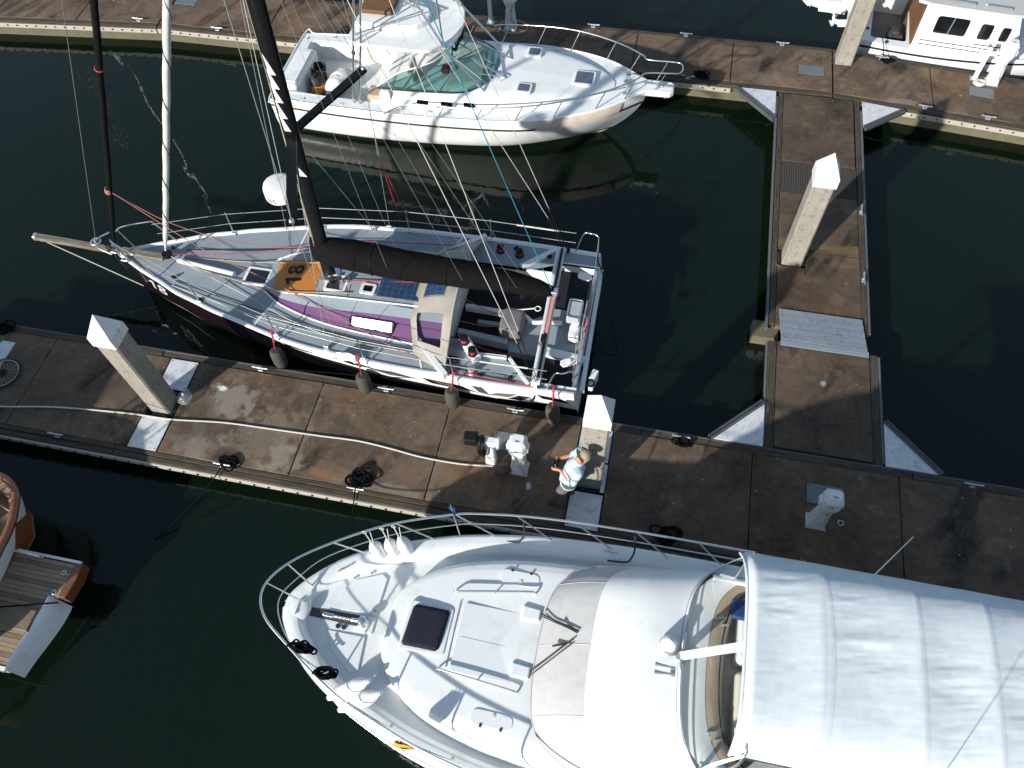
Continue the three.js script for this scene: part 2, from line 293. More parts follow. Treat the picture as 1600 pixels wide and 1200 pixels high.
const matMain = dockMat(-13, 9, -7, -4.8, 2048, 256, 5, [
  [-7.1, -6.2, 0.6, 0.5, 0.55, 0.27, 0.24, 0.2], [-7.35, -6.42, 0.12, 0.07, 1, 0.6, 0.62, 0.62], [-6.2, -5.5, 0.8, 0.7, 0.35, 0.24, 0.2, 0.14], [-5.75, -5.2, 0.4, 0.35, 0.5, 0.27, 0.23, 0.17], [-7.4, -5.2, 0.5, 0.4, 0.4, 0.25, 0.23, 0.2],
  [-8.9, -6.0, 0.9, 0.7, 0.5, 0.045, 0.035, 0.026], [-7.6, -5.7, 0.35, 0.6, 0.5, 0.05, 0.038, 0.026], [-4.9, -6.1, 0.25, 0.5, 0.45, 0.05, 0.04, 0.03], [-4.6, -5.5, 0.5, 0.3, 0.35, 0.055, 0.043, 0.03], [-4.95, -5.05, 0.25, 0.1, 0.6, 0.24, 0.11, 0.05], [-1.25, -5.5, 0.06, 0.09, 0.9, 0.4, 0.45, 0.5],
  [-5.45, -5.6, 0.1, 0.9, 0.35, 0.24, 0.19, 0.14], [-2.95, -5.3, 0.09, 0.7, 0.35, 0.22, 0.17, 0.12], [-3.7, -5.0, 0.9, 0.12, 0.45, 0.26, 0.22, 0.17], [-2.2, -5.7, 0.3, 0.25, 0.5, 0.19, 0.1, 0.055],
]);
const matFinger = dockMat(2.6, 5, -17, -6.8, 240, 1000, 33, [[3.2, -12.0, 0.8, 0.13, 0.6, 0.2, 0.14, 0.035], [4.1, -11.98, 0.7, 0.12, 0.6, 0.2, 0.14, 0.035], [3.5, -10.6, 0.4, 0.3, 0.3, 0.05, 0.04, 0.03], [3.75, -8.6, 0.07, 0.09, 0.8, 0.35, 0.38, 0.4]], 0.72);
const matTop = dockMat(-19, 10, -19, -16.3, 1536, 160, 47, [[2.4, -17.3, 0.5, 0.3, 0.3, 0.22, 0.16, 0.11], [5.6, -16.95, 0.4, 0.15, 0.5, 0.26, 0.23, 0.18]]);
const matMainShade = dockMat(-0.5, 10.5, -7, -4.8, 768, 176, 61, [], 0.9);   // right-hand slabs: darker copy of the concrete, yacht shade deepened in its colour
const floatBox = (x0, x1, z0, z1) => box(x1 - x0, 0.75, z1 - z0, (x0 + x1) / 2, -0.02 + 0.03, (z0 + z1) / 2);
const panelGeo = (poly) => slab(poly, DY - 0.09, DY, 0.008, [], 1);
const rect = (x0, x1, z0, z1) => [[x0, z0], [x1, z0], [x1, z1], [x0, z1]];
function cornerHole(x0, x1, z0, z1, hx0, hx1, hz0, hz1) { // rectangle with a notch cut from its x side
  const left = Math.abs(hx0 - x0) < 0.02;
  return left ? [[x0, z0], [x1, z0], [x1, z1], [x0, z1], [x0, hz1], [hx1, hz1], [hx1, hz0], [x0, hz0]] : [[x0, z0], [x1, z0], [x1, hz0], [hx0, hz0], [hx0, hz1], [x1, hz1], [x1, z1], [x0, z1]];
}
function fenderStrip(parent, a, b, side) {                // pale rubbing strip with bolts, along a..b in x at fixed z, facing +z (side 1) or -z
  const dx = b[0] - a[0], dz = b[1] - a[1], L = Math.hypot(dx, dz), ang = -Math.atan2(dz, dx), mx = (a[0] + b[0]) / 2, mz = (a[1] + b[1]) / 2;
  obj('rubbing_strip', rbox(L, 0.12, 0.05, 0.015, mx, 0.375, mz, ang), M.strip, parent);
  const bolts = []; const n = Math.floor(L / 0.27), nx = -dz / L * side, nz = dx / L * side;
  for (let i = 0; i < n; i++) { const t = (i + 0.5) / n; bolts.push(new THREE.CylinderGeometry(0.02, 0.02, 0.03, 8).rotateX(PI / 2).rotateY(ang).translate(a[0] + dx * t + nx * 0.03, 0.40, a[1] + dz * t + nz * 0.03)); }
  obj('bolt_row', bolts, M.rubber, parent).userData.kind = 'stuff';
}
function timberRun(parent, x0, x1, z0, z1, y1, len, seed, along = 'x') {
  const R = rng(seed), n = Math.max(1, Math.round((along === 'x' ? x1 - x0 : z1 - z0) / len));
  for (let i = 0; i < n; i++) {
    const a = i / n, b = (i + 1) / n, dy = (R() - 0.5) * 0.014;
    if (along === 'x') obj('timber', rbox((x1 - x0) / n - 0.012, 0.17, z1 - z0, 0.012, x0 + (x1 - x0) * (a + b) / 2, y1 - 0.085 + dy, (z0 + z1) / 2), M.wood, parent);
    else obj('timber', rbox(x1 - x0, 0.17, (z1 - z0) / n - 0.012, 0.012, (x0 + x1) / 2, y1 - 0.085 + dy, z0 + (z1 - z0) * (a + b) / 2), M.wood, parent, { swap: true });
  }
}
// the main dock
{
  const d = thing('main_dock', 'wide brown concrete floating dock with a pale hose lying along it', 'dock', [-2, 0, -5.9]);
  const J = [-13.6, -11.16, [-8.66, -8.06], -5.5, -2.985, [-0.52, 0.07], 2.55, 5.04, 7.55, 10];
  let prev = J[0]; const g = 0.008;
  for (let i = 1; i < J.length; i++) {
    const e = Array.isArray(J[i]) ? J[i][0] : J[i];
    obj('panel', panelGeo(rect(prev + g, e - g, -6.885, -4.92)), prev > 0 ? matMainShade : matMain, d);
    prev = Array.isArray(J[i]) ? J[i][1] : J[i];
  }
  for (const [a, b, pz0, pz1] of [[-8.66, -8.06, -6.18, -5.6], [-0.52, 0.07, -6.18, -5.6]]) {
    obj('cover_plate', rbox(b - a - 0.03, 0.012, 0.66, 0.004, (a + b) / 2, DY + 0.002, -6.54), M.plate, d);
    obj('cover_plate', rbox(b - a - 0.03, 0.012, 0.66, 0.004, (a + b) / 2, DY + 0.002, -5.245), M.plate, d);
    const sc = []; for (const sx of [a + 0.05, b - 0.05]) for (const sz of [-6.82, -6.27, -5.53, -4.96]) sc.push(cyl(0.011, 0.011, 0.012, sx, DY + 0.006, sz, 8));
    obj('screw_row', sc, M.rubber, d).userData.kind = 'stuff';
  }
  obj('cover_plate', rbox(0.07, 0.012, 0.55, 0.004, 0.03, DY + 0.002, -5.9), M.plate, d);
  obj('cover_plate', rbox(0.3, 0.012, 0.6, 0.004, -12.1, DY + 0.004, -6.35), M.plate, d);
  timberRun(d, -13.6, 10, -7.02, -6.89, DY - 0.01, 4.9, 3);
  timberRun(d, -13.6, 10, -4.915, -4.83, DY - 0.004, 4.9, 4);
  timberRun(d, -13.6, 10, -4.825, -4.72, DY - 0.03, 5.1, 5);
  fenderStrip(d, [-13.6, -4.695], [-0.2, -4.695], 1);
  obj('edge_rubber', rbox(23.6, 0.09, 0.045, 0.015, -1.8, 0.44, -7.045), M.edgeRubber, d);
  obj('float_hull', [floatBox(-13.6, -8.7, -6.9, -4.86), floatBox(-8.02, -0.56, -6.9, -4.86), floatBox(0.11, 10, -6.9, -4.86), box(0.66, 0.3, 0.6, -8.36, 0.2, -6.5), box(0.66, 0.3, 0.6, -8.36, 0.2, -5.2), box(0.66, 0.3, 0.6, -0.22, 0.2, -6.5), box(0.66, 0.3, 0.6, -0.22, 0.2, -5.2)], M.pontoon, d);
}
// the finger dock: near float, far float, bridged by a metal ramp
{
  const d = thing('finger_dock', 'short brown dock section joining the wide dock, below the metal ramp', 'dock', [3.75, 0, -8.2]);
  obj('panel', panelGeo(rect(2.91, 4.62, -9.42, -7.1)), matFinger, d);
  timberRun(d, 2.75, 2.9, -9.43, -7.05, DY - 0.01, 3, 6, 'z'); timberRun(d, 4.63, 4.78, -9.43, -7.05, DY - 0.01, 3, 7, 'z');
  for (const q of [2.725, 4.805]) obj('edge_rubber', rbox(0.045, 0.09, 2.3, 0.015, q, 0.44, -8.25), M.edgeMetal, d);
  obj('float_hull', floatBox(2.85, 4.68, -9.4, -7.1), M.pontoon, d);
  const e = thing('finger_dock', 'long narrow brown dock section with a grating panel and a tall square pile', 'dock', [3.65, 0, -13.2]);
  obj('panel', panelGeo(rect(2.86, 4.47, -16.82, -14.48)), matFinger, e);
  const gr = [];
  for (let i = 0; i <= 32; i++) gr.push(box(0.014, 0.03, 0.96, 2.87 + i * 0.05, DY - 0.02, -13.98));
  for (let i = 0; i <= 24; i++) gr.push(box(1.61, 0.024, 0.012, 3.665, DY - 0.021, -14.45 + i * 0.04));
  obj('grating', gr, std([0.055, 0.052, 0.045], 0.8), e).userData.kind = 'stuff';
  obj('panel', panelGeo(rect(2.86, 4.49, -13.49, -11.84)), matFinger, e);
  obj('panel', panelGeo(cornerHole(2.86, 4.5, -11.82, -9.85, 2.86, 3.43, -11.82 + 0.002, -11.36)), matFinger, e);
  timberRun(e, 2.74, 2.85, -16.85, -9.82, DY - 0.01, 3.6, 8, 'z'); timberRun(e, 4.505, 4.62, -16.85, -9.82, DY - 0.01, 3.6, 9, 'z');
  for (const [q, l] of [[2.7, 7], [4.65, 6.6]]) obj('edge_rubber', rbox(0.05, 0.1, l, 0.015, q, 0.44, -13.2), M.edgeMetal, e);
  obj('float_hull', [floatBox(2.82, 4.52, -16.8, -11.86), floatBox(3.48, 4.52, -11.84, -9.9), floatBox(2.82, 3.46, -11.3, -9.9), box(0.5, 0.3, 0.4, 2.72, 0.1, -9.85)], M.pontoon, e);
  const r = thing('gangway_ramp', 'grey ribbed aluminium ramp plate bridging two finger dock sections', 'ramp', [3.74, DY, -9.77]);
  for (let i = 0; i < 5; i++) { const z = -10.2 + i * 0.152; obj('tread', slab([[2.91 + i * 0.012, z], [4.5 + i * 0.016, z], [4.51 + i * 0.016, z + 0.146], [2.92 + i * 0.012, z + 0.146]], DY + 0.012 + i * 0.004, DY + 0.032 + i * 0.004, 0.003, [], 1), M.alu, r); }
  obj('hinge_strip', rbox(1.64, 0.02, 0.12, 0.005, 3.78, DY + 0.03, -9.375), M.galv, r);
}
// the far dock: a long straight run and a slightly turned run on each side
{
  const d = thing('far_dock', 'long brown concrete dock behind the white cruiser with tower', 'dock', [-5, 0, -17.8]);
  const X = [-13.7, -10.64, -8.2, -5.76, -3.32, -0.88, 1.56, 4.0];
  for (let i = 0; i < X.length - 1; i++) obj('panel', panelGeo(rect(X[i] + 0.012, X[i + 1] - 0.012, -18.62, -17.06)), matTop, d);
  timberRun(d, -13.7, 4, -18.75, -18.63, DY - 0.01, 4.8, 11); timberRun(d, -13.7, 4, -17.05, -16.9, DY - 0.01, 4.8, 12);
  fenderStrip(d, [-13.7, -16.87], [1.6, -16.87], 1);
  obj('float_hull', floatBox(-13.7, 4, -18.6, -17.0), M.pontoon, d);
  for (const [x, z] of [[3.49, -17.8], [-13.35, -18.1], [-11.2, -17.85]]) obj('hatch_lid', rbox(0.6, 0.012, 0.33, 0.004, x, DY + 0.003, z), M.lid, d);
  const turned = (label, x0, x1, zA, zB, joints) => {     // near edge runs from (x0, zA) to (x1, zB)
    const t = thing('far_dock', label, 'dock', [(x0 + x1) / 2, 0, -17.6]);
    const zn = (x) => zA + (zB - zA) * (x - x0) / (x1 - x0);
    const q = (a, b, o0, o1) => [[a, zn(a) + o0], [b, zn(b) + o0], [b, zn(b) + o1], [a, zn(a) + o1]];
    let p = x0; for (const j of joints) { obj('panel', panelGeo(q(p + 0.012, j - 0.012, -1.74, -0.18)), matTop, t); p = j; }
    for (const [o0, o1] of [[-1.87, -1.75], [-0.17, -0.02]]) obj('timber', slab(q(x0, x1, o0, o1), DY - 0.18, DY - 0.01, 0.01, [], 1), M.wood, t);
    fenderStrip(t, [x0, zA + 0.01], [x1, zB + 0.01], 1);
    obj('float_hull', slab(q(x0, x1, -1.7, -0.12), -0.36, 0.38), M.pontoon, t);
    return t;
  };
  const tr = turned('brown dock section beside the white pilot boat and its two pedestals', 4.02, 11, -16.86, -16.12, [6.32, 8.76, 11]);
  obj('hatch_lid', rbox(0.55, 0.012, 0.33, 0.004, 7.45, DY + 0.003, -17.6, -0.1), M.lid, tr);
  turned('brown dock section with pale bolted edge across from the furled sails', -22, -13.72, -16.1, -16.86, [-20.96, -18.52, -16.08, -13.72]);
}
// triangular corner plates
{
  const tri = (label, pts) => { const t = thing('corner_plate', label, 'plate', [pts[0][0], DY, pts[0][1]], 'pale triangular corner plates');
    obj('plate', slab(pts, DY - 0.02, DY + 0.006, 0.003, [], 1), M.plate, t);
    const [a, b] = [pts[0], pts[1]]; obj('edge_timber', [beam([a[0], DY - 0.05, a[1]], [b[0], DY - 0.05, b[1]], 0.05, 0.16)], M.edgeRubber, t);
    obj('edge_rubber', beam([a[0] + (a[0] < 3.7 ? -0.05 : 0.05), DY - 0.03, a[1] + (a[1] < -12 ? 0.04 : -0.04)], [b[0] + (a[0] < 3.7 ? -0.05 : 0.05), DY - 0.03, b[1] + (a[1] < -12 ? 0.04 : -0.04)], 0.04, 0.1), M.edgeRubber, t); return t; };
  tri('triangular pale metal corner plate with a diagonal line of shadow across it', [[2.72, -7.98], [1.82, -7.06], [2.72, -7.06]]);
  tri('triangular pale metal corner plate in full shade with grey stains', [[4.83, -7.96], [5.74, -7.06], [4.83, -7.06]]);
  tri('triangular pale corner plate beside the bow of the cruiser with tower', [[2.67, -15.9], [1.74, -16.86], [2.67, -16.86]]);
  tri('triangular pale corner plate on the pilot boat side of the finger dock', [[4.68, -15.9], [5.6, -16.66], [4.68, -16.8]]);
}
// square concrete piles with white pointed caps
{
  const mk = () => {
    const p = thing('dock_pile', 'x', 'pile', [0, 0, 0], 'square concrete piles');
    const c = 0.03, s = 0.2, oct = [[s - c, -s], [s, -s + c], [s, s - c], [s - c, s], [-s + c, s], [-s, s - c], [-s, -s + c], [-s + c, -s]];
    obj('shaft', slab(oct, -1.5, 2.72), M.pile, p);
    const k = 0.215, cap = new THREE.BufferGeometry();
    const q = [[-k, 2.66, -k], [k, 2.66, -k], [k, 2.66, k], [-k, 2.66, k], [-k, 2.88, -k], [k, 2.88, -k], [k, 2.88, k], [-k, 2.88, k], [0, 3.3, 0]];
    const f = []; for (let i = 0; i < 4; i++) { const j = (i + 1) % 4; f.push([j, i, i + 4], [j, i + 4, j + 4], [j + 4, i + 4, 8]); }
    cap.setAttribute('position', new THREE.Float32BufferAttribute(f.flat().flatMap((i) => q[i]), 3)); cap.computeVertexNormals();
    obj('cap', cap, M.pileCap, p);
    const ro = [];
    for (const a of [0, 1, 2, 3]) { const fr = []; fr.push(cyl(0.035, 0.035, 0.3, 0, 0, 0, 10).rotateZ(PI / 2), box(0.36, 0.05, 0.03, 0, -0.03, 0.045)); for (const g of fr) ro.push(g.translate(0, 0.45, 0.25).rotateY(a * PI / 2)); }
    obj('roller_guide', ro, M.rubber, p);
    return p;
  };
  const p = mk();
  p.position.set(-8.36, 0, -5.9); p.userData.label = 'square concrete pile with white pointed cap beside the sailboat bow';
  dup(p, [-0.2, 0, -5.9], 0, 'square concrete pile with white pointed cap behind the standing person');
  dup(p, [3.14, 0, -11.6], 0, 'square concrete pile with white pointed cap on the narrow finger dock');
  dup(p, [4.26, 0, -18.32], 0, 'square concrete pile standing by the pilot boat stern');
}
// cleats
{
  const c = thing('dock_cleat', 'x', 'cleat', [0, 0, 0]);
  obj('base', [rbox(0.1, 0.02, 0.07, 0.008, 0, 0.01, 0), cyl(0.018, 0.024, 0.06, -0.035, 0.045, 0, 8), cyl(0.018, 0.024, 0.06, 0.035, 0.045, 0, 8)], M.galv, c);
  obj('horn', tube([[-0.16, 0.085, 0], [-0.08, 0.075, 0], [0, 0.075, 0], [0.08, 0.075, 0], [0.16, 0.085, 0]], 0.019, 10, 7), M.galv, c);
  const sets = [
    ['cleats beside the sailboat', [[-6.81, -6.95, 0, 'galvanised dock cleat beside the fender where the black hull turns white'], [-4.27, -6.95, 0, 'galvanised dock cleat beside the fender below the purple cabin side'], [-1.77, -6.95, 0, 'galvanised dock cleat holding the sailboat stern line, opposite the hose stand']]],
    ['cleats on the shaded dock edge', [[1.27, -6.95, 0, 'galvanised dock cleat under a black rope lump near the half shaded corner plate'], [6.25, -6.95, 0, 'galvanised dock cleat in full shade past the stained corner plate']]],
    ['cleats facing the motor yacht', [[-10.04, -4.87, 0, 'galvanised dock cleat in the shade across from the bicycle wheel'], [-6.73, -4.87, 0, 'galvanised dock cleat under the black rope bundle, opposite the sailboat bow'], [-4.21, -4.87, 0, 'galvanised dock cleat with the black rope coil beside the rust stain']]],
    ['cleats on the near edge of the far dock', [[-14.3, -17.05, 0, 'galvanised far dock cleat between the black and white furled sails'], [-11.97, -17.0, 0, 'galvanised far dock cleat between the white furled sail and the mast'], [0.53, -17.0, 0, 'galvanised far dock cleat under the cruiser bow rail']]],
    ['cleats by the pilot boat dock', [[6.1, -16.8, -0.1, 'galvanised cleat beside the pointed shadow of the pile'], [7.49, -16.66, -0.1, 'galvanised cleat below the hatch lid near the pilot boat posts']]],
    ['cleats on the outer edge of the far dock', [[-2.07, -18.69, 0, 'galvanised outer edge cleat behind the middle of the cruiser bow rail'], [0.34, -18.69, 0, 'galvanised outer edge cleat behind the tip of the cruiser bow rail'], [2.76, -18.69, 0, 'galvanised outer edge cleat beside the hatch lid near the finger dock'], [5.18, -18.5, -0.1, 'galvanised cleat with a rope coil at the pilot boat stern']]],
    ['cleats on the finger dock', [[4.56, -13.13, PI / 2, 'galvanised finger dock cleat close to the grating panel'], [4.56, -11.24, PI / 2, 'galvanised finger dock cleat close to the ramp plate']]],
  ];
  let first = true;
  for (const [group, list] of sets) for (const [x, z, r, label] of list) {
    if (first) { c.position.set(x, DY - 0.012, z); c.rotation.y = r; c.userData.label = label; c.userData.group = group; first = false; } else dup(c, [x, DY - 0.012, z], r, label, group);
  }
}
// ---------------------------------------------------------------- the racing sailboat
const font = await new FontLoader().loadAsync('fonts/droid/droid_sans_bold.typeface.json');
function canvasTex(w, h, draw) { const c = document.createElement('canvas'); c.width = w; c.height = h; const x = c.getContext('2d'); draw(x, w, h); const t = new THREE.CanvasTexture(c); t.colorSpace = THREE.SRGBColorSpace; t.wrapS = t.wrapT = THREE.ClampToEdgeWrapping; return t; }
{
  const zc = -8.72, SH = 1.2;
  const s = thing('racing_sailboat', 'grey-decked racing sailboat with purple cabin side and black boom cover', 'sailboat', [-5.5, 0, zc]);
  const hb = lut([[-10.45, 0.02], [-10.2, 0.14], [-9.67, 0.4], [-9.19, 0.6], [-8.78, 0.79], [-8.28, 0.95], [-7.82, 1.1], [-7.45, 1.19], [-6.85, 1.35], [-6.32, 1.48], [-5.7, 1.58], [-5.08, 1.63], [-4.4, 1.68], [-3.76, 1.7], [-2.7, 1.72], [-1.7, 1.71], [-0.72, 1.68]]);
  const fr = lut([[0, 1], [0.2, 0.985], [0.45, 0.93], [0.7, 0.8], [0.85, 0.55], [1, 0.02]]);
  const side = (sg) => (u, v) => { const t = Math.pow(u, 1.3), x = -10.45 + 9.73 * t; return [x + 0.25 * v * (1 - t) + 0.2 * t * (v < 0.5 ? v * 0.9 : 0.45 - (v - 0.5)), SH + (-0.35 - SH) * v, zc + sg * Math.max(0.006, hb(x) * fr(v))]; };
  const paint = canvasTex(2048, 256, (c, w, h) => {       // u: bow to stern, v: sheer at the top
    c.fillStyle = '#0c080a'; c.fillRect(0, 0, w, h);
    const U = (x) => Math.pow((x + 10.45) / 9.73, 1 / 1.3) * w, Y = (v) => v * h * (v < 0.53 ? 0.78 : 1);
    const pg = (col, pts) => { c.fillStyle = col; c.beginPath(); pts.forEach(([x, v], i) => i ? c.lineTo(U(x), Y(v)) : c.moveTo(U(x), Y(v))); c.closePath(); c.fill(); };
    pg('#1d1015', [[-10.45, 0], [-7, 0], [-7.6, 0.7], [-10.45, 0.7]]);
    pg('#e9e9e6', [[-6.6, 0], [-0.6, 0], [-0.6, 0.5], [-1.1, 0.42], [-2.2, 0.46], [-3.2, 0.36], [-4.2, 0.3], [-5.2, 0.19], [-6.1, 0.1]]);
    pg('#0c080a', [[-6.3, 0.03], [-5.6, 0.07], [-5.8, 0.1], [-6.2, 0.09]]); pg('#0c080a', [[-5.3, 0.06], [-4.8, 0.06], [-4.4, 0.13], [-4.9, 0.16]]);
    pg('#3a3c40', [[-4.6, 0.13], [-4.1, 0.1], [-3.6, 0.2], [-4.2, 0.24]]); pg('#0c080a', [[-3.55, 0.12], [-2.9, 0.15], [-2.5, 0.32], [-3.4, 0.26]]); pg('#55585c', [[-3.4, 0.15], [-2.95, 0.18], [-2.7, 0.28], [-3.2, 0.24]]);
    pg('#4a4c50', [[-2.6, 0.1], [-2.4, 0.1], [-2.3, 0.35], [-2.5, 0.3]]); pg('#6c6e72', [[-2.15, 0.22], [-1.75, 0.16], [-1.95, 0.32], [-2.35, 0.34]]); pg('#0c080a', [[-1.75, 0.2], [-1.52, 0.2], [-1.75, 0.4], [-1.98, 0.38]]);
    pg('#0c080a', [[-1.4, 0.08], [-0.95, 0.13], [-0.8, 0.25], [-1.3, 0.2]]); pg('#0c080a', [[-2.2, 0.44], [-1.2, 0.36], [-0.8, 0.5], [-2, 0.6]]);
    c.save(); c.translate(U(-9.86), Y(0.46)); c.transform(1, 0, -0.9, 1, 0, 0); c.scale(1.25, 0.9); c.fillStyle = '#ececec'; c.font = 'bold 105px sans-serif'; c.fillText('18', 0, 0); c.restore();
    pg('#d8d8d6', [[-9.9, 0.63], [-9.0, 0.55], [-8.6, 0.55], [-9.4, 0.62]]);
  });
  const hullG = [];
  for (const sg of [1, -1]) { const f = side(sg); hullG.push(grid((u, v) => f(u, v), 64, 10)); }
  const hull = obj('hull', hullG, phy([1, 1, 1], 0.2, { map: (paint.flipY = false, paint), clearcoat: 0.5 }), s, { keepUV: true });
  const tr = (u, v) => { const a = side(1)(1, v), b = side(-1)(1, v); return [a[0], a[1], b[2] + (a[2] - b[2]) * u]; };
  obj('transom', grid(tr, 6, 8), M.whitePaint, s);
  // deck with the cockpit opening, and the white edge
  const out = outline(hb, -10.45, -0.72, zc, 44, 0.02, 1.2);
  const cock = [[-3.3, zc - 1.02], [-2.1, zc - 1.02], [-1.52, zc - 1.3], [-0.78, zc - 1.3], [-0.78, zc + 1.5], [-1.5, zc + 1.5], [-2.08, zc + 1.08], [-2.6, zc + 1.12], [-2.9, zc + 0.8], [-3.3, zc + 0.8]];
  obj('deck', slab(out, SH - 0.05, SH, 0, [cock]), M.greyDeck, s);
  const ring = []; for (const sg of [1, -1]) ring.push(grid((u, v) => { const x = -10.42 + 9.7 * Math.pow(u, 1.2), h = hb(x), P = [[0, 0], [0.004, 0.022], [0.03, 0.034], [0.085, 0.028], [0.1, 0]][Math.round(v * 4)]; return [x, SH + P[1] - 0.002, zc + sg * Math.max(0.003, h - P[0])]; }, 60, 4));
  obj('toe_rail', ring, M.whitePaint, s);
  obj('bow_fitting', [rbox(0.3, 0.08, 0.16, 0.02, -10.35, 1.24, zc), bar([-10.5, 1.2, zc], [-10.42, 0.7, zc], 0.03)], M.steel, s);
  // white margin lines painted across the deck
  const ln = (a, b, w = 0.035) => beam([a[0], SH + 0.004, a[1]], [b[0], SH + 0.004, b[1]], w, 0.008);
  obj('deck_seam', [ln([-6.75, zc + 0.62], [-6.95, zc + 1.28]), ln([-6.75, zc - 0.3], [-6.72, zc - 1.3]), ln([-3.75, zc + 1.12], [-3.5, zc + 1.66]), ln([-3.75, zc - 1.12], [-3.5, zc - 1.66])], M.whitePaint, s);
  // coachroof
  const b0 = lut([[-7.1, 0.36], [-6.6, 0.66], [-5.8, 0.9], [-4.9, 1.02], [-3.7, 1.1], [-3.2, 1.12]]), b1 = lut([[-7.1, 0.33], [-6.6, 0.6], [-5.8, 0.76], [-4.9, 0.76], [-3.7, 0.76], [-3.2, 0.76]]), b2 = lut([[-7.1, 0.3], [-6.6, 0.5], [-5.8, 0.54], [-4.9, 0.55], [-3.7, 0.54], [-3.2, 0.54]]);
  const hy = lut([[-7.1, 0.03], [-6.8, 0.13], [-6.2, 0.26], [-5.4, 0.36], [-4.4, 0.43], [-3.2, 0.46]]);
  const secs = (sg, k0, k1) => grid((u, v) => { const x = -7.1 + 3.85 * u, P = [[b0(x), 0], [b1(x), 0.72], [b2(x), 0.95], [0, 1]]; const t = k0 + (k1 - k0) * v, i = Math.min(2, Math.floor(t)), f = t - i; return [x, SH - 0.01 + hy(x) * (P[i][1] + (P[i + 1][1] - P[i][1]) * f), zc + sg * (P[i][0] + (P[i + 1][0] - P[i][0]) * f)]; }, 30, 4);
  const roof = obj('cabin_top', [secs(1, 1, 2), secs(1, 2, 3), secs(-1, 1, 2), secs(-1, 2, 3)], M.greyDeck, s);
  obj('cabin_side', [secs(1, 0, 1)], M.purple, s, {}); obj('cabin_side', [secs(-1, 0, 1)], M.purple, s);
  obj('cabin_bulkhead', slab([[-3.27, zc - 1.1], [-3.23, zc - 1.1], [-3.23, zc + 1.1], [-3.27, zc + 1.1]], 0.7, SH + 0.3), M.whitePaint, s);
  for (const sg of [1, -1]) obj('cabin_edge', tube([-7.05, -6.6, -5.8, -4.9, -3.75].map((x) => [x, SH + hy(x) * 0.95 + 0.005, zc + sg * b2(x)]), 0.016, 20, 6), M.whitePaint, s);
  for (const sg of [1, -1]) obj('cabin_edge', tube([-7.05, -6.6, -5.8, -4.9, -3.6].map((x) => [x, SH + 0.012, zc + sg * (b0(x) + 0.015)]), 0.02, 20, 6), M.whitePaint, s);
  obj('cabin_window', grid((u, v) => { const x = -5.05 + 0.78 * u, k = 0.3 + 0.42 * v; return [x, SH - 0.01 + hy(x) * 0.72 * k + 0.007, zc + b0(x) + (b1(x) - b0(x)) * k + 0.01]; }, 8, 2), phy([0.8, 0.82, 0.84], 0.25, { map: T.mottle, metalness: 0.4 }), s);
  obj('window_frame', tube([[-5.1, 0.26], [-4.25, 0.26], [-4.23, 0.76], [-5.08, 0.76]].map(([x, k]) => [x, SH - 0.005 + hy(x) * 0.72 * k + 0.008, zc + b0(x) + (b1(x) - b0(x)) * k + 0.012]), 0.014, 40, 6, true, 0.05), M.rubber, s);
  // orange number panel on the nose of the cabin
  const orY = (x, z) => { const a = Math.abs(z - zc), h = hy(x); return SH - 0.01 + h * (a < b2(x) ? 1 - 0.05 * a / b2(x) : 0.95 - 0.33 * (a - b2(x)) / (b1(x) - b2(x) + 1e-3)); };
  const pan = obj('number_panel', grid((u, v) => { const x = -6.95 + 0.95 * u + 0.12 * v, z = zc - 0.34 + (0.34 + Math.min(0.6, b2(x) + 0.02)) * v; return [x, orY(x, z) + 0.006, z]; }, 14, 10), M.orange, s);
  const num = (t, x, z) => { const g = new TextGeometry(t, { font, size: 0.34, depth: 0.006, curveSegments: 6 }); g.rotateX(-PI / 2).rotateY(PI / 2).translate(x, 0, z); const p = g.attributes.position; for (let i = 0; i < p.count; i++) p.setY(i, p.getY(i) + orY(p.getX(i), p.getZ(i)) + 0.008); g.computeVertexNormals(); return g; };
  obj('race_number', num('1', -6.3, zc + 0.33), M.black, pan); obj('race_number', num('8', -6.33, zc + 0.06), M.black, pan);
  // hatches
  const hatch = (x0, x1, z0, z1, y, fm, gm, name = 'hatch') => { const h = obj(name, slab(rrect(x0, x1, z0, z1, 0.05), y, y + 0.035, 0.01, [rrect(x0 + 0.05, x1 - 0.05, z0 + 0.05, z1 - 0.05, 0.03)]), fm, s); obj('pane', slab(rrect(x0 + 0.04, x1 - 0.04, z0 + 0.04, z1 - 0.04, 0.03), y, y + 0.022), gm, h); return h; };
  hatch(-7.56, -7.02, zc - 0.12, zc + 0.32, SH, M.whitePaint, M.darkGlass);
  hatch(-5.02, -4.72, zc + 0.16, zc + 0.42, SH + 0.385, M.whitePaint, M.darkGlass);
  // solar panels
  const sp = obj('solar_panel', [beam([-4.66, 1.645, zc + 0.2], [-3.86, 1.66, zc + 0.2], 0.5, 0.02)], M.solar, s); for (const q of [0.46, -0.06]) obj('panel_frame', beam([-4.67, 1.64, zc + q], [-3.85, 1.655, zc + q], 0.02, 0.03), M.alu, sp);
  // mast and boom
  const mx = (y) => -5.78 + (y - 1.2) * 0.062;
  const mast = obj('mast', grid((u, v) => { const y = 1.3 + 13.2 * v, a = u * 2 * PI, k = 1 - 0.35 * Math.max(0, v - 0.5); return [mx(y) + 0.13 * k * Math.cos(a), y, zc + 0.085 * k * Math.sin(a)]; }, 18, 20), M.carbon, s);
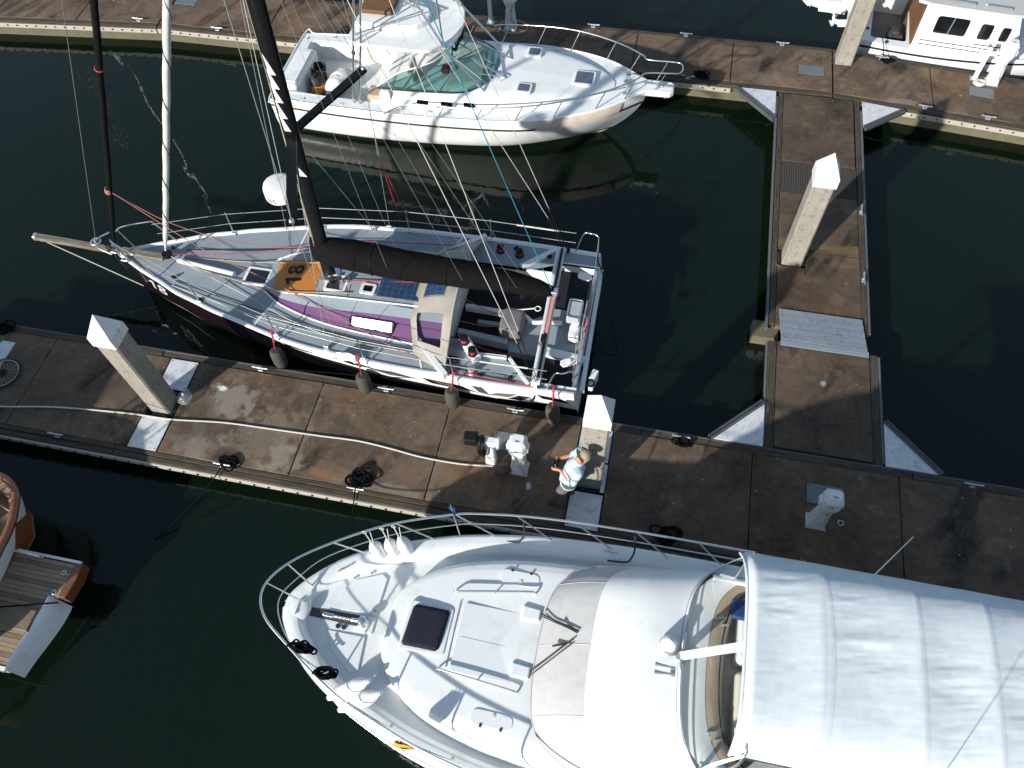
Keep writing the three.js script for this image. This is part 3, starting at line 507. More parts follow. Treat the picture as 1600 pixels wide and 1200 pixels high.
  const tri = []; for (let i = 0; i < 5; i++) { const y = 5.05 + i * 0.24 + (i > 1 ? 0.05 : 0); const g = new THREE.BufferGeometry(); const q = (yy, t) => [mx(yy) + 0.142 * Math.cos(t), yy, zc + 0.097 * Math.sin(t)]; g.setAttribute('position', new THREE.Float32BufferAttribute([...q(y, 1.2), ...q(y, 1.95), ...q(y + 0.34, 2.2)], 3)); g.computeVertexNormals(); tri.push(g); }
  obj('mast_lettering', tri, M.whitePaint, mast);
  obj('mast_lettering', [(() => { const g = new THREE.BufferGeometry(); const q = (yy, t) => [mx(yy) + 0.142 * Math.cos(t), yy, zc + 0.097 * Math.sin(t)]; g.setAttribute('position', new THREE.Float32BufferAttribute([...q(4.1, 0.7), ...q(4.13, 1.6), ...q(4.32, 1.5)], 3)); g.computeVertexNormals(); return g; })()], M.whitePaint, mast);
  obj('mast_collar', [cyl(0.2, 0.24, 0.1, mx(1.5) + 0.02, 1.5, zc, 18), bar([mx(1.62) + 0.3, 1.56, zc + 0.2], [mx(1.7) + 0.3, 1.68, zc + 0.2], 0.05), bar([mx(1.6) + 0.1, 1.55, zc + 0.24], [mx(1.6) + 0.1, 1.68, zc + 0.24], 0.04), bar([mx(1.6) + 0.42, 1.55, zc + 0.16], [mx(1.6) + 0.42, 1.66, zc + 0.16], 0.04)], M.steel, s);
  obj('mast_well', slab(rrect(-5.75, -5.32, zc + 0.02, zc + 0.42, 0.05), 1.5, 1.555, 0.005, [rrect(-5.71, -5.36, zc + 0.06, zc + 0.38, 0.04)]), M.whitePaint, s);
  obj('mast_well_floor', slab(rrect(-5.72, -5.35, zc + 0.05, zc + 0.39, 0.04), 1.49, 1.535), M.rubber, s);
  for (const sg of [1, -1]) {
    const root = [mx(4.95), 4.95, zc], tip = [mx(4.95) + 0.62, 4.9, zc + sg * 1.72];
    obj('spreader', beam(root, tip, 0.15, 0.045), M.carbon, s);
    obj('spreader_tip', new THREE.SphereGeometry(0.05, 8, 6).translate(...tip), M.steel, s);
    obj('shroud', bar([-5.06, SH, zc + sg * 1.58], tip, 0.005, 0.005, 5), M.wire, s);
    obj('shroud', bar([-5.38, SH, zc + sg * 1.5], [mx(4.85), 4.85, zc + sg * 0.07], 0.005, 0.005, 5), M.wire, s);
    obj('shroud', bar(tip, [mx(9.4) + 0.3, 9.4, zc + sg * 1.2], 0.005, 0.005, 5), M.wire, s);
    obj('spreader', beam([mx(9.5), 9.5, zc], [mx(9.5) + 0.3, 9.4, zc + sg * 1.2], 0.12, 0.04), M.carbon, s);
    obj('shroud', bar([mx(9.4) + 0.3, 9.4, zc + sg * 1.2], [mx(13.8), 13.8, zc], 0.005, 0.005, 5), M.wire, s);
    obj('shroud', bar(tip, [mx(9.3), 9.3, zc + sg * 0.07], 0.005, 0.005, 5), M.wire, s);
    obj('chainplate', [rbox(0.1, 0.12, 0.03, 0.01, -5.06, SH + 0.04, zc + sg * 1.58), rbox(0.1, 0.12, 0.03, 0.01, -5.38, SH + 0.04, zc + sg * 1.5)], M.steel, s);
    // running backstays with their tackles
    for (const [h, dz, r] of [[11, 0, 0.0065], [13.9, 0.05, 0.006]]) {
      const a = [-1.42, 2.0, zc + sg * 1.55], f = [mx(h), h, zc]; const foot = [-1.36, 1.25, zc + sg * (1.62 - dz)];
      const k = 0.1, q = foot.map((c, i) => c + (f[i] - c) * k);
      obj('backstay', bar(q, f, r, r, 5), M.ropeW, s);
      obj('tackle', [bar(foot, q, 0.007), bar([foot[0] - 0.1, foot[1], foot[2]], q, 0.006), rbox(0.05, 0.1, 0.03, 0.01, ...q), rbox(0.06, 0.08, 0.04, 0.01, foot[0], foot[1] + 0.02, foot[2])], M.black, s);
    }
  }
  // boom under its black cover
  const coverTop = lut([[-5.85, 2.5], [-5.2, 2.45], [-4.2, 2.36], [-3, 2.28], [-2.2, 2.2], [-1.7, 2.12], [-1.38, 2.02]]), coverW = lut([[-5.9, 0.12], [-5.5, 0.26], [-4.6, 0.3], [-3.4, 0.28], [-2.4, 0.24], [-1.7, 0.17], [-1.38, 0.09]]);
  const cover = grid((u, v) => { const x = -5.9 + 4.52 * u, a = (v - 0.5) * 2 * PI * 0.86, top = coverTop(x), bot = 1.86 + 0.02 * Math.sin(x * 2), w = coverW(x) * (1 + 0.14 * (fbm(x * 2.3, v * 5, 7, 3) - 0.5)); const cy = (top + bot) / 2, hh = (top - bot) / 2; const wr = 0.022 * (fbm(x * 6 + v * 5, v * 12 - x * 3, 12, 3) - 0.5); return [x, cy + hh * Math.cos(a) * (1 + wr * 2) + wr, zc + (w + wr) * Math.sin(a)]; }, 90, 36);
  const cov = obj('boom_cover', cover, M.blackCloth, s);
  for (const x of [-4.75, -3.35, -2.2]) obj('cover_strap', tube(Array.from({ length: 13 }, (_, i) => { const a = (i / 12 - 0.5) * 2 * PI * 0.8, top = coverTop(x), cy = (top + 1.86) / 2; return [x + 0.03 * Math.sin(a), cy + ((top - 1.86) / 2 + 0.006) * Math.cos(a), zc + (coverW(x) + 0.008) * Math.sin(a)]; }), 0.008, 30, 5), M.black, cov);
  obj('boom', [bar([mx(1.95) + 0.1, 1.9, zc], [-1.42, 1.86, zc], 0.08, 0.06, 12)], M.carbon, s);
  obj('boom_end', [bar([-1.46, 1.86, zc], [-1.34, 1.86, zc], 0.07, 0.06, 10), rbox(0.12, 0.1, 0.14, 0.02, -1.36, 1.96, zc + 0.02), bar([-1.36, 1.9, zc], [-1.36, 1.72, zc + 0.05], 0.03)], M.galv, s);
  obj('mainsheet', [bar([-1.38, 1.8, zc + 0.03], [-1.42, 1.36, zc + 0.7], 0.012), bar([-1.36, 1.8, zc + 0.06], [-1.4, 1.36, zc + 0.74], 0.012), bar([-1.4, 1.8, zc], [-1.44, 1.36, zc + 0.66], 0.01)], M.ropeP, s);
  obj('topping_lift', bar([-1.42, 2.0, zc], [mx(13.6), 13.6, zc], 0.008, 0.008, 5), M.ropeBl, s);
  for (const [x, h, sg] of [[-4.4, 9, 1], [-4.4, 9, -1], [-3, 9, 1], [-3, 9, -1], [-2, 9, 1], [-2, 9, -1]]) obj('lazy_jack', bar([x, coverTop(x) - 0.12, zc + sg * coverW(x) * 0.85], [mx(h) + 0.1, h, zc + sg * 0.06], 0.003, 0.003, 4), M.wire, s);
  // furled head sails
  const furl = (name, a, b, r0, r1, mat, twist) => { a = V(...a); b = V(...b); const d = b.clone().sub(a), e1 = V(0, 0, 1), e2 = d.clone().normalize().cross(e1).normalize(); return obj(name, grid((u, v) => { const t = v, an = u * 2 * PI, base = r0 + (r1 - r0) * Math.min(1, t * 1.6) , r = base * (0.35 + 0.65 * sstep(0, 0.06, t)) * (1 + 0.06 * Math.sin(an + t * twist) + 0.1 * (fbm(u * 6, t * 60, 3, 2, 6) - 0.5)); const p = a.clone().addScaledVector(d, t).addScaledVector(e1, r * Math.cos(an)).addScaledVector(e2, r * Math.sin(an)); return [p.x, p.y, p.z]; }, 16, 120), mat, s); };
  const bs = furl('furled_sail', [-10.34, 1.45, zc], [-5.15, 12.9, zc], 0.045, 0.056, M.blackCloth, 60); bs.userData.label = 'black furled headsail at the bow';
  const ws = furl('furled_sail', [-9.2, 1.5, zc], [-5.3, 10.2, zc], 0.05, 0.058, M.sailWhite, 70); ws.userData.label = 'white furled staysail';
  obj('sail_edge', tube(Array.from({ length: 160 }, (_, i) => { const t = 0.03 + i / 165, a = t * 62; return [-9.2 + 3.9 * t + 0.055 * Math.cos(a), 1.5 + 8.7 * t - 0.024 * Math.cos(a), zc + 0.06 * Math.sin(a)]; }), 0.006, 500, 4), M.black, ws);
  obj('sail_tie', [new THREE.TorusGeometry(0.06, 0.014, 6, 14).rotateX(PI / 2).rotateZ(-0.42).translate(-8.4, 5.75, zc)], M.ropeR, s);
  obj('sail_tie', [0, 1, 2, 3].map((i) => new THREE.TorusGeometry(0.058, 0.011, 6, 12).rotateX(PI / 2).rotateZ(-0.42 + i * 0.05).translate(-9.66 + i * 0.012, 3.0 + i * 0.03, zc)), M.ropeP, s);
  obj('furler_drum', [cyl(0.1, 0.1, 0.07, -9.22, 1.38, zc, 16), cyl(0.06, 0.06, 0.12, -9.22, 1.36, zc, 12)], M.black, s);
  obj('furler_drum', [cyl(0.05, 0.06, 0.2, -10.37, 1.34, zc, 12)], M.steel, s);
  // red ropes from the furled sail to the mast, and down the side decks
  const rope = (name, pts, r, m, n = 24) => obj(name, tube(pts, r, n, 5), m, s);
  rope('furling_rope', [[-9.62, 3.0, zc], [-8.6, 2.35, zc + 0.02], [-7.4, 1.75, zc - 0.25], [-6.1, 1.5, zc - 0.6]], 0.008, M.ropeP); rope('furling_rope', [[-9.62, 3.02, zc], [-8.1, 1.95, zc + 0.2], [-6.9, 1.5, zc + 0.35], [-5.6, 1.45, zc + 0.8], [-3.6, 1.26, zc + 1.5]], 0.008, M.ropeP, 40);
  rope('jib_sheet', [[-9.15, 1.4, zc], [-7.6, 1.27, zc - 0.42], [-5.9, 1.3, zc - 1.0], [-3.4, 1.28, zc - 1.35]], 0.008, M.ropeR); rope('jib_sheet', [[-9.15, 1.36, zc + 0.02], [-7.5, 1.24, zc + 0.55], [-5.6, 1.25, zc + 1.2], [-3.3, 1.25, zc + 1.35]], 0.008, M.ropeW);
  rope('control_line', [[-9.0, 1.22, zc - 0.1], [-7.5, 1.24, zc - 0.22], [-6.0, 1.55, zc - 0.2]], 0.011, M.ropeT); rope('control_line', [[-9.0, 1.22, zc + 0.05], [-7.6, 1.25, zc + 0.3], [-6.6, 1.42, zc + 0.5], [-5.2, 1.6, zc + 0.45]], 0.011, M.ropeT);
  rope('control_line', [[-8.9, 1.22, zc + 0.5], [-7.2, 1.23, zc + 0.85], [-5.5, 1.23, zc + 1.15], [-3.7, 1.23, zc + 1.25]], 0.009, M.black); rope('control_line', [[-8.9, 1.22, zc + 0.62], [-7.2, 1.24, zc + 1.0], [-5.5, 1.23, zc + 1.22], [-3.5, 1.23, zc + 1.3]], 0.008, M.ropeW);
  rope('control_line', [[-9.0, 1.22, zc - 0.3], [-7.2, 1.23, zc - 0.62], [-6.2, 1.23, zc - 0.9]], 0.009, M.black); rope('control_line', [[-5.4, 1.62, zc + 0.2], [-4.9, 1.63, zc + 0.12], [-3.9, 1.68, zc + 0.02]], 0.01, M.ropeR);
  rope('control_line', [[-5.3, 1.6, zc + 0.3], [-5.1, 1.5, zc + 0.65], [-4.6, 1.56, zc + 0.56], [-3.9, 1.62, zc + 0.6]], 0.008, M.black);
  for (const h of [7.5, 9.2, 11, 12.4]) obj('halyard', bar([mx(1.6) - 0.16 + 0.06 * Math.sin(h * 7), 1.55, zc + 0.12 * Math.sin(h * 3)], [mx(h) - 0.12, h, zc + 0.05 * Math.sin(h * 5)], 0.005, 0.005, 5), h > 9 && h < 12 ? M.ropeT : M.ropeW, s);
  for (const [x, z] of [[-4.78, -1.56], [-4.6, -1.56]]) obj('flag_halyard', bar([x, SH + 0.35, zc + z], [-4.95, 3.0, zc - 1.62], 0.005, 0.005, 5), M.ropeR, s);
  obj('flag_halyard', bar([-4.95, 3.0, zc - 1.62], [mx(4.95) + 0.6, 4.88, zc - 1.66], 0.004, 0.004, 5), M.wire, s);
  obj('inner_stay', bar([-6.5, 1.42, zc], [mx(9.6), 9.6, zc], 0.005, 0.005, 5), M.wire, s);
  // bowsprit of grey weathered wood
  obj('bowsprit', [beam([-12.1, 1.4, zc + 0.05], [-10.5, 1.33, zc + 0.05], 0.12, 0.09)], M.oldWood, s);
  obj('bowsprit_tail', [beam([-10.22, 1.33, zc + 0.03], [-9.3, 1.3, zc + 0.03], 0.14, 0.07)], M.oldWood, s);
  obj('bowsprit_cap', [rbox(0.1, 0.12, 0.14, 0.03, -12.1, 1.4, zc + 0.05)], M.wire, s);
  obj('bobstay', bar([-12.0, 1.36, zc + 0.07], [-10.15, 0.35, zc + 0.14], 0.012, 0.012, 6), M.ropeW, s);
  obj('sprit_stay', bar([-10.75, 1.45, zc], [-8.1, 6.4 + 1.1, zc], 0.006, 0.006, 5), M.ropeD, s); obj('sprit_furler', [new THREE.TorusGeometry(0.09, 0.025, 6, 16).rotateX(PI / 2).translate(-10.75, 1.45, zc), cyl(0.03, 0.03, 0.15, -10.75, 1.45, zc, 8)], M.galv, s);
  obj('bow_rack', [bar([-9.02, 1.26, zc + 0.02], [-7.75, 1.27, zc + 0.16], 0.05)], M.whitePaint, s);
  obj('bow_hardware', [tube([[-10.55, 1.5, zc - 0.25], [-10.75, 1.46, zc - 0.06], [-10.66, 1.45, zc + 0.12], [-10.3, 1.4, zc + 0.22]], 0.02, 16), bar([-10.3, 1.2, zc + 0.1], [-10.3, 1.4, zc + 0.1], 0.02), rbox(0.16, 0.06, 0.08, 0.02, -10.1, 1.25, zc + 0.2), rbox(0.1, 0.05, 0.1, 0.02, -10.0, 1.25, zc + 0.02)], M.steel, s);
  // pulpit, stanchions and lifelines
  const stX = [-8.2, -6.42, -4.64, -2.93], lines = { 1: [], [-1]: [] };
  for (const sg of [1, -1]) {
    const pts = [[-9.55, hb(-9.55) - 0.08]].concat(stX.map((x) => [x, hb(x) - 0.09])).concat([[-1.22, 1.6]]);
    pts.forEach(([x, h], i) => { if (i > 0 && i < 5) { obj('stanchion', bar([x, SH, zc + sg * h], [x, SH + 0.6, zc + sg * (h + 0.02)], 0.013), M.steel, s); obj('stanchion_base', rbox(0.09, 0.04, 0.06, 0.01, x, SH + 0.02, zc + sg * h), M.steel, s); } });
    for (const y of [0.58, 0.31]) for (let i = 0; i < pts.length - 1; i++) obj('lifeline', bar([pts[i][0], SH + y, zc + sg * pts[i][1]], [pts[i + 1][0], SH + y, zc + sg * pts[i + 1][1]], 0.006, 0.006, 5), M.wire, s);
    obj('lifeline_sleeve', bar([-2.4, SH + 0.58, zc + sg * 1.615], [-1.55, SH + 0.58, zc + sg * 1.6], 0.017), M.ropeW, s);
    obj('pulpit', [tube([[-10.25, SH + 0.52, zc + sg * 0.1], [-10.1, SH + 0.58, zc + sg * 0.22], [-9.6, SH + 0.6, zc + sg * 0.42], [-9.55, SH + 0.55, zc + sg * 0.43]], 0.015, 20), bar([-9.57, SH + 0.58, zc + sg * 0.43], [-9.3, SH, zc + sg * 0.5], 0.014), bar([-10.2, SH + 0.53, zc + sg * 0.14], [-10.05, SH, zc + sg * 0.16], 0.014)], M.steel, s);
    obj('stern_rail', [tube([[-1.22, SH + 0.02, zc + sg * 1.62], [-1.08, SH + 0.55, zc + sg * 1.62], [-0.95, SH + 0.6, zc + sg * 1.62], [-0.78, SH + 0.58, zc + sg * 1.55], [-0.76, SH + 0.02, zc + sg * 1.5]], 0.014, 30)], M.steel, s);
    obj('stern_lifeline', [bar([-0.78, SH + 0.56, zc + sg * 1.55], [-0.72, SH + 0.5, zc + sg * 0.5], 0.006), bar([-0.78, SH + 0.28, zc + sg * 1.53], [-0.72, SH + 0.25, zc + sg * 0.5], 0.006)], M.wire, s);
  }
  // cockpit: floors, lanes, benches, wheel well
  obj('cockpit_floor', slab(rect(-3.3, -1.5, zc - 1.02, zc + 1.1), 0.62, 0.68), M.darkPad, s);
  obj('cockpit_side', [box(1.9, 0.56, 0.03, -2.5, 0.92, zc - 1.035), box(0.42, 0.56, 0.03, -3.09, 0.92, zc + 0.815), box(0.5, 0.56, 0.03, -2.34, 0.92, zc + 1.115), beam([-2.88, 0.92, zc + 0.82], [-2.6, 0.92, zc + 1.12], 0.03, 0.56), beam([-2.08, 0.92, zc + 1.1], [-1.5, 0.92, zc + 1.5], 0.03, 0.56)], M.whitePaint, s);
  obj('cockpit_rail', [rbox(0.95, 0.16, 0.1, 0.03, -2.68, 0.84, zc - 0.16, -0.03)], M.whitePaint, s);
  obj('cockpit_rail', [tube([[-2.2, 1.02, zc - 0.1], [-1.95, 1.02, zc - 0.04], [-1.75, 1.03, zc + 0.09], [-1.5, 1.05, zc + 0.05], [-1.2, 1.08, zc + 0.05]], 0.045, 24, 8)], M.whitePaint, s);
  obj('foot_brace', [rbox(0.5, 0.08, 0.09, 0.02, -2.62, 0.72, zc + 0.05)], M.greyPaint, s);
  obj('cockpit_bench', [rbox(1.0, 0.26, 0.12, 0.03, -2.66, 0.82, zc + 0.5, -0.08)], M.greyPaint, s);
  obj('cockpit_step', [slab([[-2.35, zc + 0.25], [-1.5, zc - 0.3], [-1.5, zc + 0.72], [-2.1, zc + 0.72]], 0.64, 0.86, 0.02)], M.greyDeck, s);
  obj('life_raft_bag', [grid((u, v) => { const a = u * 2 * PI, b = (v - 0.5) * PI, e = 0.45; const sp = (c) => Math.sign(c) * Math.pow(Math.abs(c), e); const wr = 1 + 0.05 * (fbm(u * 8, v * 6, 5, 3) - 0.5); return [-2.13 + 0.23 * wr * sp(Math.cos(b)) * sp(Math.cos(a)), 1.0 + 0.24 * sp(Math.sin(b)), zc + 0.2 + 0.29 * wr * sp(Math.cos(b)) * sp(Math.sin(a))]; }, 32, 20)], M.bagGrey, s);
  obj('tiller', [bar([-2.25, 1.22, zc + 0.05], [-1.75, 1.2, zc - 0.12], 0.014), new THREE.TorusGeometry(0.055, 0.01, 6, 16).rotateX(PI / 2).translate(-1.7, 1.2, zc - 0.12)], M.whitePaint, s);
  // aft deck: platform, dark pads, traveller
  obj('aft_platform', slab([[-1.52, zc - 0.32], [-0.64, zc - 0.3], [-0.64, zc + 0.62], [-1.52, zc + 0.62]], 0.7, 1.02, 0.012), M.greyDeck, s);
  obj('aft_ledge', [beam([-1.52, 1.02, zc + 0.7], [-0.66, 1.02, zc + 0.78], 0.17, 0.1)], M.whitePaint, s);
  obj('aft_floor', [slab([[-1.52, zc - 1.3], [-0.7, zc - 1.3], [-0.66, zc - 0.32], [-1.52, zc - 0.32]], 0.9, 0.98)], M.darkPad, s); obj('aft_floor', [slab([[-1.52, zc + 0.8], [-0.66, zc + 0.86], [-0.72, zc + 1.5], [-1.52, zc + 1.48]], 0.9, 0.98)], M.darkPad, s);
  for (const q of [-1.315, 1.515]) obj('aft_side', box(0.85, 0.32, 0.03, -1.12, 1.05, zc + q), M.whitePaint, s);
  obj('transom_rail', [beam([-0.66, 1.03, zc - 1.4], [-0.6, 1.03, zc + 1.45], 0.08, 0.07)], M.whitePaint, s);
  obj('traveller_beam', [beam([-1.5, 1.3, zc - 1.55], [-1.42, 1.3, zc + 1.62], 0.16, 0.16)], M.whitePaint, s); obj('traveller_track', [beam([-1.47, 1.4, zc - 1.5], [-1.39, 1.4, zc + 1.56], 0.045, 0.04)], M.black, s); obj('traveller_car', [rbox(0.1, 0.08, 0.16, 0.02, -1.44, 1.44, zc + 0.7)], M.black, s);
  obj('traveller_line', [beam([-1.52, 1.4, zc - 1.4], [-1.46, 1.4, zc + 1.4], 0.014, 0.014)], M.ropeW, s);
  // coaming ridges beside the cockpit
  for (const g of [beam([-2.0, SH + 0.03, zc + 1.1], [-1.55, SH + 0.03, zc + 1.6], 0.05, 0.07), beam([-2.7, SH + 0.03, zc + 1.13], [-2.05, SH + 0.03, zc + 1.1], 0.05, 0.07), beam([-2.2, SH + 0.03, zc - 1.05], [-1.6, SH + 0.03, zc - 1.6], 0.09, 0.08)]) obj('side_ridge', g, M.whitePaint, s);
  obj('coaming', [beam([-3.78, SH + 0.07, zc + 1.02], [-3.04, SH + 0.07, zc + 1.72], 0.09, 0.16)], M.whitePaint, s); obj('coaming', [beam([-3.78, SH + 0.07, zc - 1.02], [-3.04, SH + 0.07, zc - 1.65], 0.09, 0.16)], M.whitePaint, s);
  const winch = (x, y, z, m) => { const w = obj('winch', lathe([[0, 0], [0.085, 0], [0.085, 0.03], [0.06, 0.05], [0.055, 0.1], [0.075, 0.14], [0.07, 0.16], [0, 0.165]], 18).translate(x, y, z), m, s); obj('winch_drum', lathe([[0.066, 0.045], [0.062, 0.07], [0.062, 0.1], [0.07, 0.12]], 18).translate(x, y, z), M.ropeR, w); return w; };
  obj('winch_island', [slab([[-3.0, zc + 0.92], [-2.82, zc + 0.82], [-2.5, zc + 1.2], [-2.62, zc + 1.32]], SH - 0.02, SH + 0.14, 0.03)], M.whitePaint, s);
  winch(-2.86, SH + 0.14, zc + 0.98, M.black); winch(-2.66, SH + 0.14, zc + 1.2, M.black); winch(-2.6, SH, zc + 1.52, M.galv);
  winch(-2.7, SH, zc - 1.4, M.black); winch(-2.3, SH, zc - 1.35, M.black);
  obj('rope_clutch', [rbox(0.2, 0.07, 0.12, 0.015, -3.0, SH + 0.035, zc + 1.32), rbox(0.2, 0.075, 0.02, 0.005, -3.0, SH + 0.05, zc + 1.28), rbox(0.2, 0.075, 0.02, 0.005, -3.0, SH + 0.05, zc + 1.36)], M.black, s);
  for (const [x, z] of [[-8.95, 0.42], [-8.2, 0.86], [-3.3, 1.5], [-2.95, 1.6], [-2.45, 1.56], [-1.9, 1.5], [-1.7, -1.4], [-2.4, -1.5], [-3.35, -1.5], [-1.1, 1.56], [-9.3, -0.3]]) obj('deck_block', [rbox(0.09, 0.06, 0.05, 0.015, x, SH + 0.03, zc + z), cyl(0.028, 0.028, 0.05, x + 0.02, SH + 0.05, zc + z, 10)], M.black, s);
  obj('genoa_track', [beam([-3.5, SH + 0.015, zc + 1.42], [-2.0, SH + 0.015, zc + 1.5], 0.03, 0.03)], M.galv, s);
  rope('control_line', [[-3.6, 1.24, zc + 1.28], [-3.1, 1.3, zc + 1.05], [-2.86, 1.4, zc + 0.98]], 0.01, M.ropeR); rope('control_line', [[-2.86, 1.4, zc + 0.95], [-2.5, 1.0, zc + 0.85], [-1.9, 0.9, zc + 0.82]], 0.01, M.ropeR); rope('control_line', [[-3.2, 1.0, zc - 0.25], [-2.5, 0.92, zc - 0.05], [-2.25, 1.1, zc]], 0.008, M.ropeO); rope('control_line', [[-3.2, 0.95, zc + 0.25], [-2.7, 0.85, zc + 0.22], [-2.3, 0.9, zc + 0.18]], 0.008, M.ropeO);
  rope('control_line', [[-2.9, 1.24, zc + 1.5], [-2.3, 1.23, zc + 1.54], [-1.8, 1.22, zc + 1.58]], 0.009, M.black); rope('control_line', [[-3.0, 1.24, zc + 1.55], [-2.2, 1.23, zc + 1.6], [-1.45, 1.24, zc + 1.62]], 0.009, M.ropeR);
  // spray hood of taupe cloth with clear panels
  const hood = (x, t) => { const W = [[-1.62, 1.25], [-1.2, 1.5], [-0.86, 1.8], [-0.45, 1.95], [0, 1.99], [0.45, 1.95], [0.86, 1.8], [1.2, 1.5], [1.62, 1.25]]; const i = Math.min(7, Math.floor(t * 8)), f = t * 8 - i; const z = W[i][0] + (W[i + 1][0] - W[i][0]) * f, y = W[i][1] + (W[i + 1][1] - W[i][1]) * f; const k = clamp((x + 3.85) / 0.7); return [x + (Math.abs(z) > 0.9 ? (Math.abs(z) - 0.9) * 0.25 : 0) * (1 - k), 1.2 + (y - 1.2) * (0.62 + 0.38 * Math.sin(k * PI / 2)), zc + z * (0.86 + 0.14 * k)]; };
  const hp = (x0, x1, t0, t1, off, nu = 8, nv = 12) => grid((u, v) => { const p = hood(x0 + (x1 - x0) * u, t0 + (t1 - t0) * v); return [p[0], p[1] + off, p[2]]; }, nu, nv);
  const hoodM = obj('spray_hood', [hp(-3.92, -3.12, 0.3, 0.7, 0, 10, 14), hp(-3.92, -3.8, 0.7, 1, 0, 2, 12), hp(-3.26, -3.12, 0.7, 1, 0, 3, 12), hp(-3.8, -3.26, 0.7, 0.725, 0, 4, 2), hp(-3.8, -3.26, 0.9, 1, 0, 4, 4), hp(-3.92, -3.8, 0, 0.3, 0, 2, 12), hp(-3.26, -3.12, 0, 0.3, 0, 3, 12), hp(-3.8, -3.26, 0, 0.1, 0, 4, 4), hp(-3.8, -3.26, 0.27, 0.3, 0, 4, 2)], M.taupe, s);
  obj('hood_window', hp(-3.8, -3.26, 0.725, 0.9, 0.001, 4, 6), M.clear, hoodM); obj('hood_window', hp(-3.8, -3.26, 0.1, 0.27, 0.001, 4, 6), M.clear, hoodM);
  obj('hood_hoop', [tube([0, 0.15, 0.3, 0.5, 0.7, 0.85, 1].map((t) => { const p = hood(-3.12, t); return [p[0] + 0.02, p[1], p[2]]; }), 0.025, 40, 7)], M.taupe, hoodM);
  const sp2 = obj('solar_panel', hp(-3.74, -3.34, 0.5, 0.62, 0.012, 3, 4), M.solar, s); obj('panel_frame', [hp(-3.76, -3.32, 0.49, 0.63, 0.006, 3, 4)], M.alu, sp2);
  // stern gear
  obj('life_raft_case', [rbox(0.27, 0.2, 0.42, 0.04, -0.98, 1.38, zc - 0.02)], M.greyPaint, s); obj('case_rail', [tube([[-1.1, 1.5, zc - 0.22], [-0.86, 1.5, zc - 0.22], [-0.86, 1.5, zc + 0.18], [-1.1, 1.5, zc + 0.18]], 0.014, 30, 6, true, 0.1)], M.steel, s);
  obj('stern_box', [rbox(0.2, 0.22, 0.28, 0.03, -0.93, 1.16, zc + 0.3)], M.whitePaint, s); obj('stern_box', [cyl(0.07, 0.07, 0.05, -0.93, 1.3, zc + 0.2, 14)], M.whitePaint, s);
  obj('man_overboard_pole', [bar([-0.72, 1.3, zc - 0.3], [-0.72, 1.35, zc + 0.75], 0.012), rbox(0.06, 0.05, 0.16, 0.02, -0.74, 1.38, zc + 0.35), rbox(0.06, 0.06, 0.2, 0.02, -0.72, 1.34, zc + 0.12)], M.ropeP, s);
  obj('stern_gantry', [bar([-0.78, 1.0, zc - 0.2], [-0.78, 1.55, zc - 0.2], 0.012), bar([-0.78, 1.0, zc + 0.45], [-0.78, 1.55, zc + 0.45], 0.012), bar([-0.78, 1.55, zc - 0.2], [-0.78, 1.55, zc + 0.45], 0.012), bar([-0.8, 1.2, zc + 0.5], [-0.72, 1.05, zc + 1.2], 0.008), bar([-0.86, 1.2, zc + 0.5], [-0.8, 1.05, zc + 1.25], 0.008)], M.wire, s);
  const pad = (x, z, r) => slab([[0.13, 0], [0.09, 0.07], [0, 0.085], [-0.13, 0.07], [-0.16, 0], [-0.13, -0.07], [0, -0.085], [0.09, -0.07]].map(([a, b]) => [x + a * Math.cos(r) - b * Math.sin(r), z + a * Math.sin(r) + b * Math.cos(r)]), 1.5, 1.54, 0.012);
  obj('man_overboard_light', [pad(-0.9, zc - 0.78, 0.2), cyl(0.035, 0.035, 0.05, -0.89, 1.55, zc - 0.78, 12)], M.whitePaint, s); obj('man_overboard_light', [pad(-0.9, zc + 1.18, -0.5), cyl(0.035, 0.035, 0.05, -0.89, 1.55, zc + 1.18, 12)], M.whitePaint, s);
  obj('outboard_bracket', [rbox(0.12, 0.3, 0.24, 0.03, -0.44, 0.92, zc + 1.06, -0.25), rbox(0.1, 0.12, 0.14, 0.03, -0.46, 0.98, zc + 1.28)], M.whitePaint, s); obj('bracket_ring', new THREE.TorusGeometry(0.07, 0.02, 6, 16).rotateX(PI / 2).translate(-0.48, 1.06, zc + 1.26), M.black, s);
  rope('stern_line', [[-0.8, 1.3, zc - 1.5], [-0.6, 1.1, zc - 1.2], [-0.4, 0.8, zc - 0.7], [-0.1, 0.1, zc - 0.2]], 0.014, M.black);
  // radar dome on the mast front
  const radT = canvasTex(1024, 128, (c, w, h) => { c.fillStyle = '#e4e4e2'; c.fillRect(0, 0, w, h); c.fillStyle = '#101216'; c.font = 'bold 104px sans-serif'; c.save(); c.translate(w * 0.5, h * 0.82); c.scale(1.25, 1); c.textAlign = 'center'; c.fillText('B&G', 0, 0); c.restore(); });
  const rx = mx(3.75) - 0.46, ry = 3.72;
  obj('radar_dome', [lathe([[0, -0.14], [0.22, -0.14], [0.275, -0.11], [0.28, 0.065], [0.26, 0.12], [0.19, 0.15], [0, 0.16]], 36).translate(rx, ry, zc + 0.05)], M.whitePaint, s);
  obj('radar_print', grid((u, v) => { const a = -(u - 0.5) * 2.6 + PI / 2 + 0.24; return [rx + 0.284 * Math.cos(a), ry - 0.09 + 0.15 * v, zc + 0.05 + 0.284 * Math.sin(a)]; }, 30, 1), phy([1, 1, 1], 0.35, { map: radT, side: THREE.DoubleSide }), s, { keepUV: true });
  obj('radar_bracket', [bar([mx(3.6), 3.58, zc], [rx + 0.05, 3.58, zc], 0.04), rbox(0.3, 0.03, 0.14, 0.01, rx + 0.15, 3.59, zc)], M.black, s);
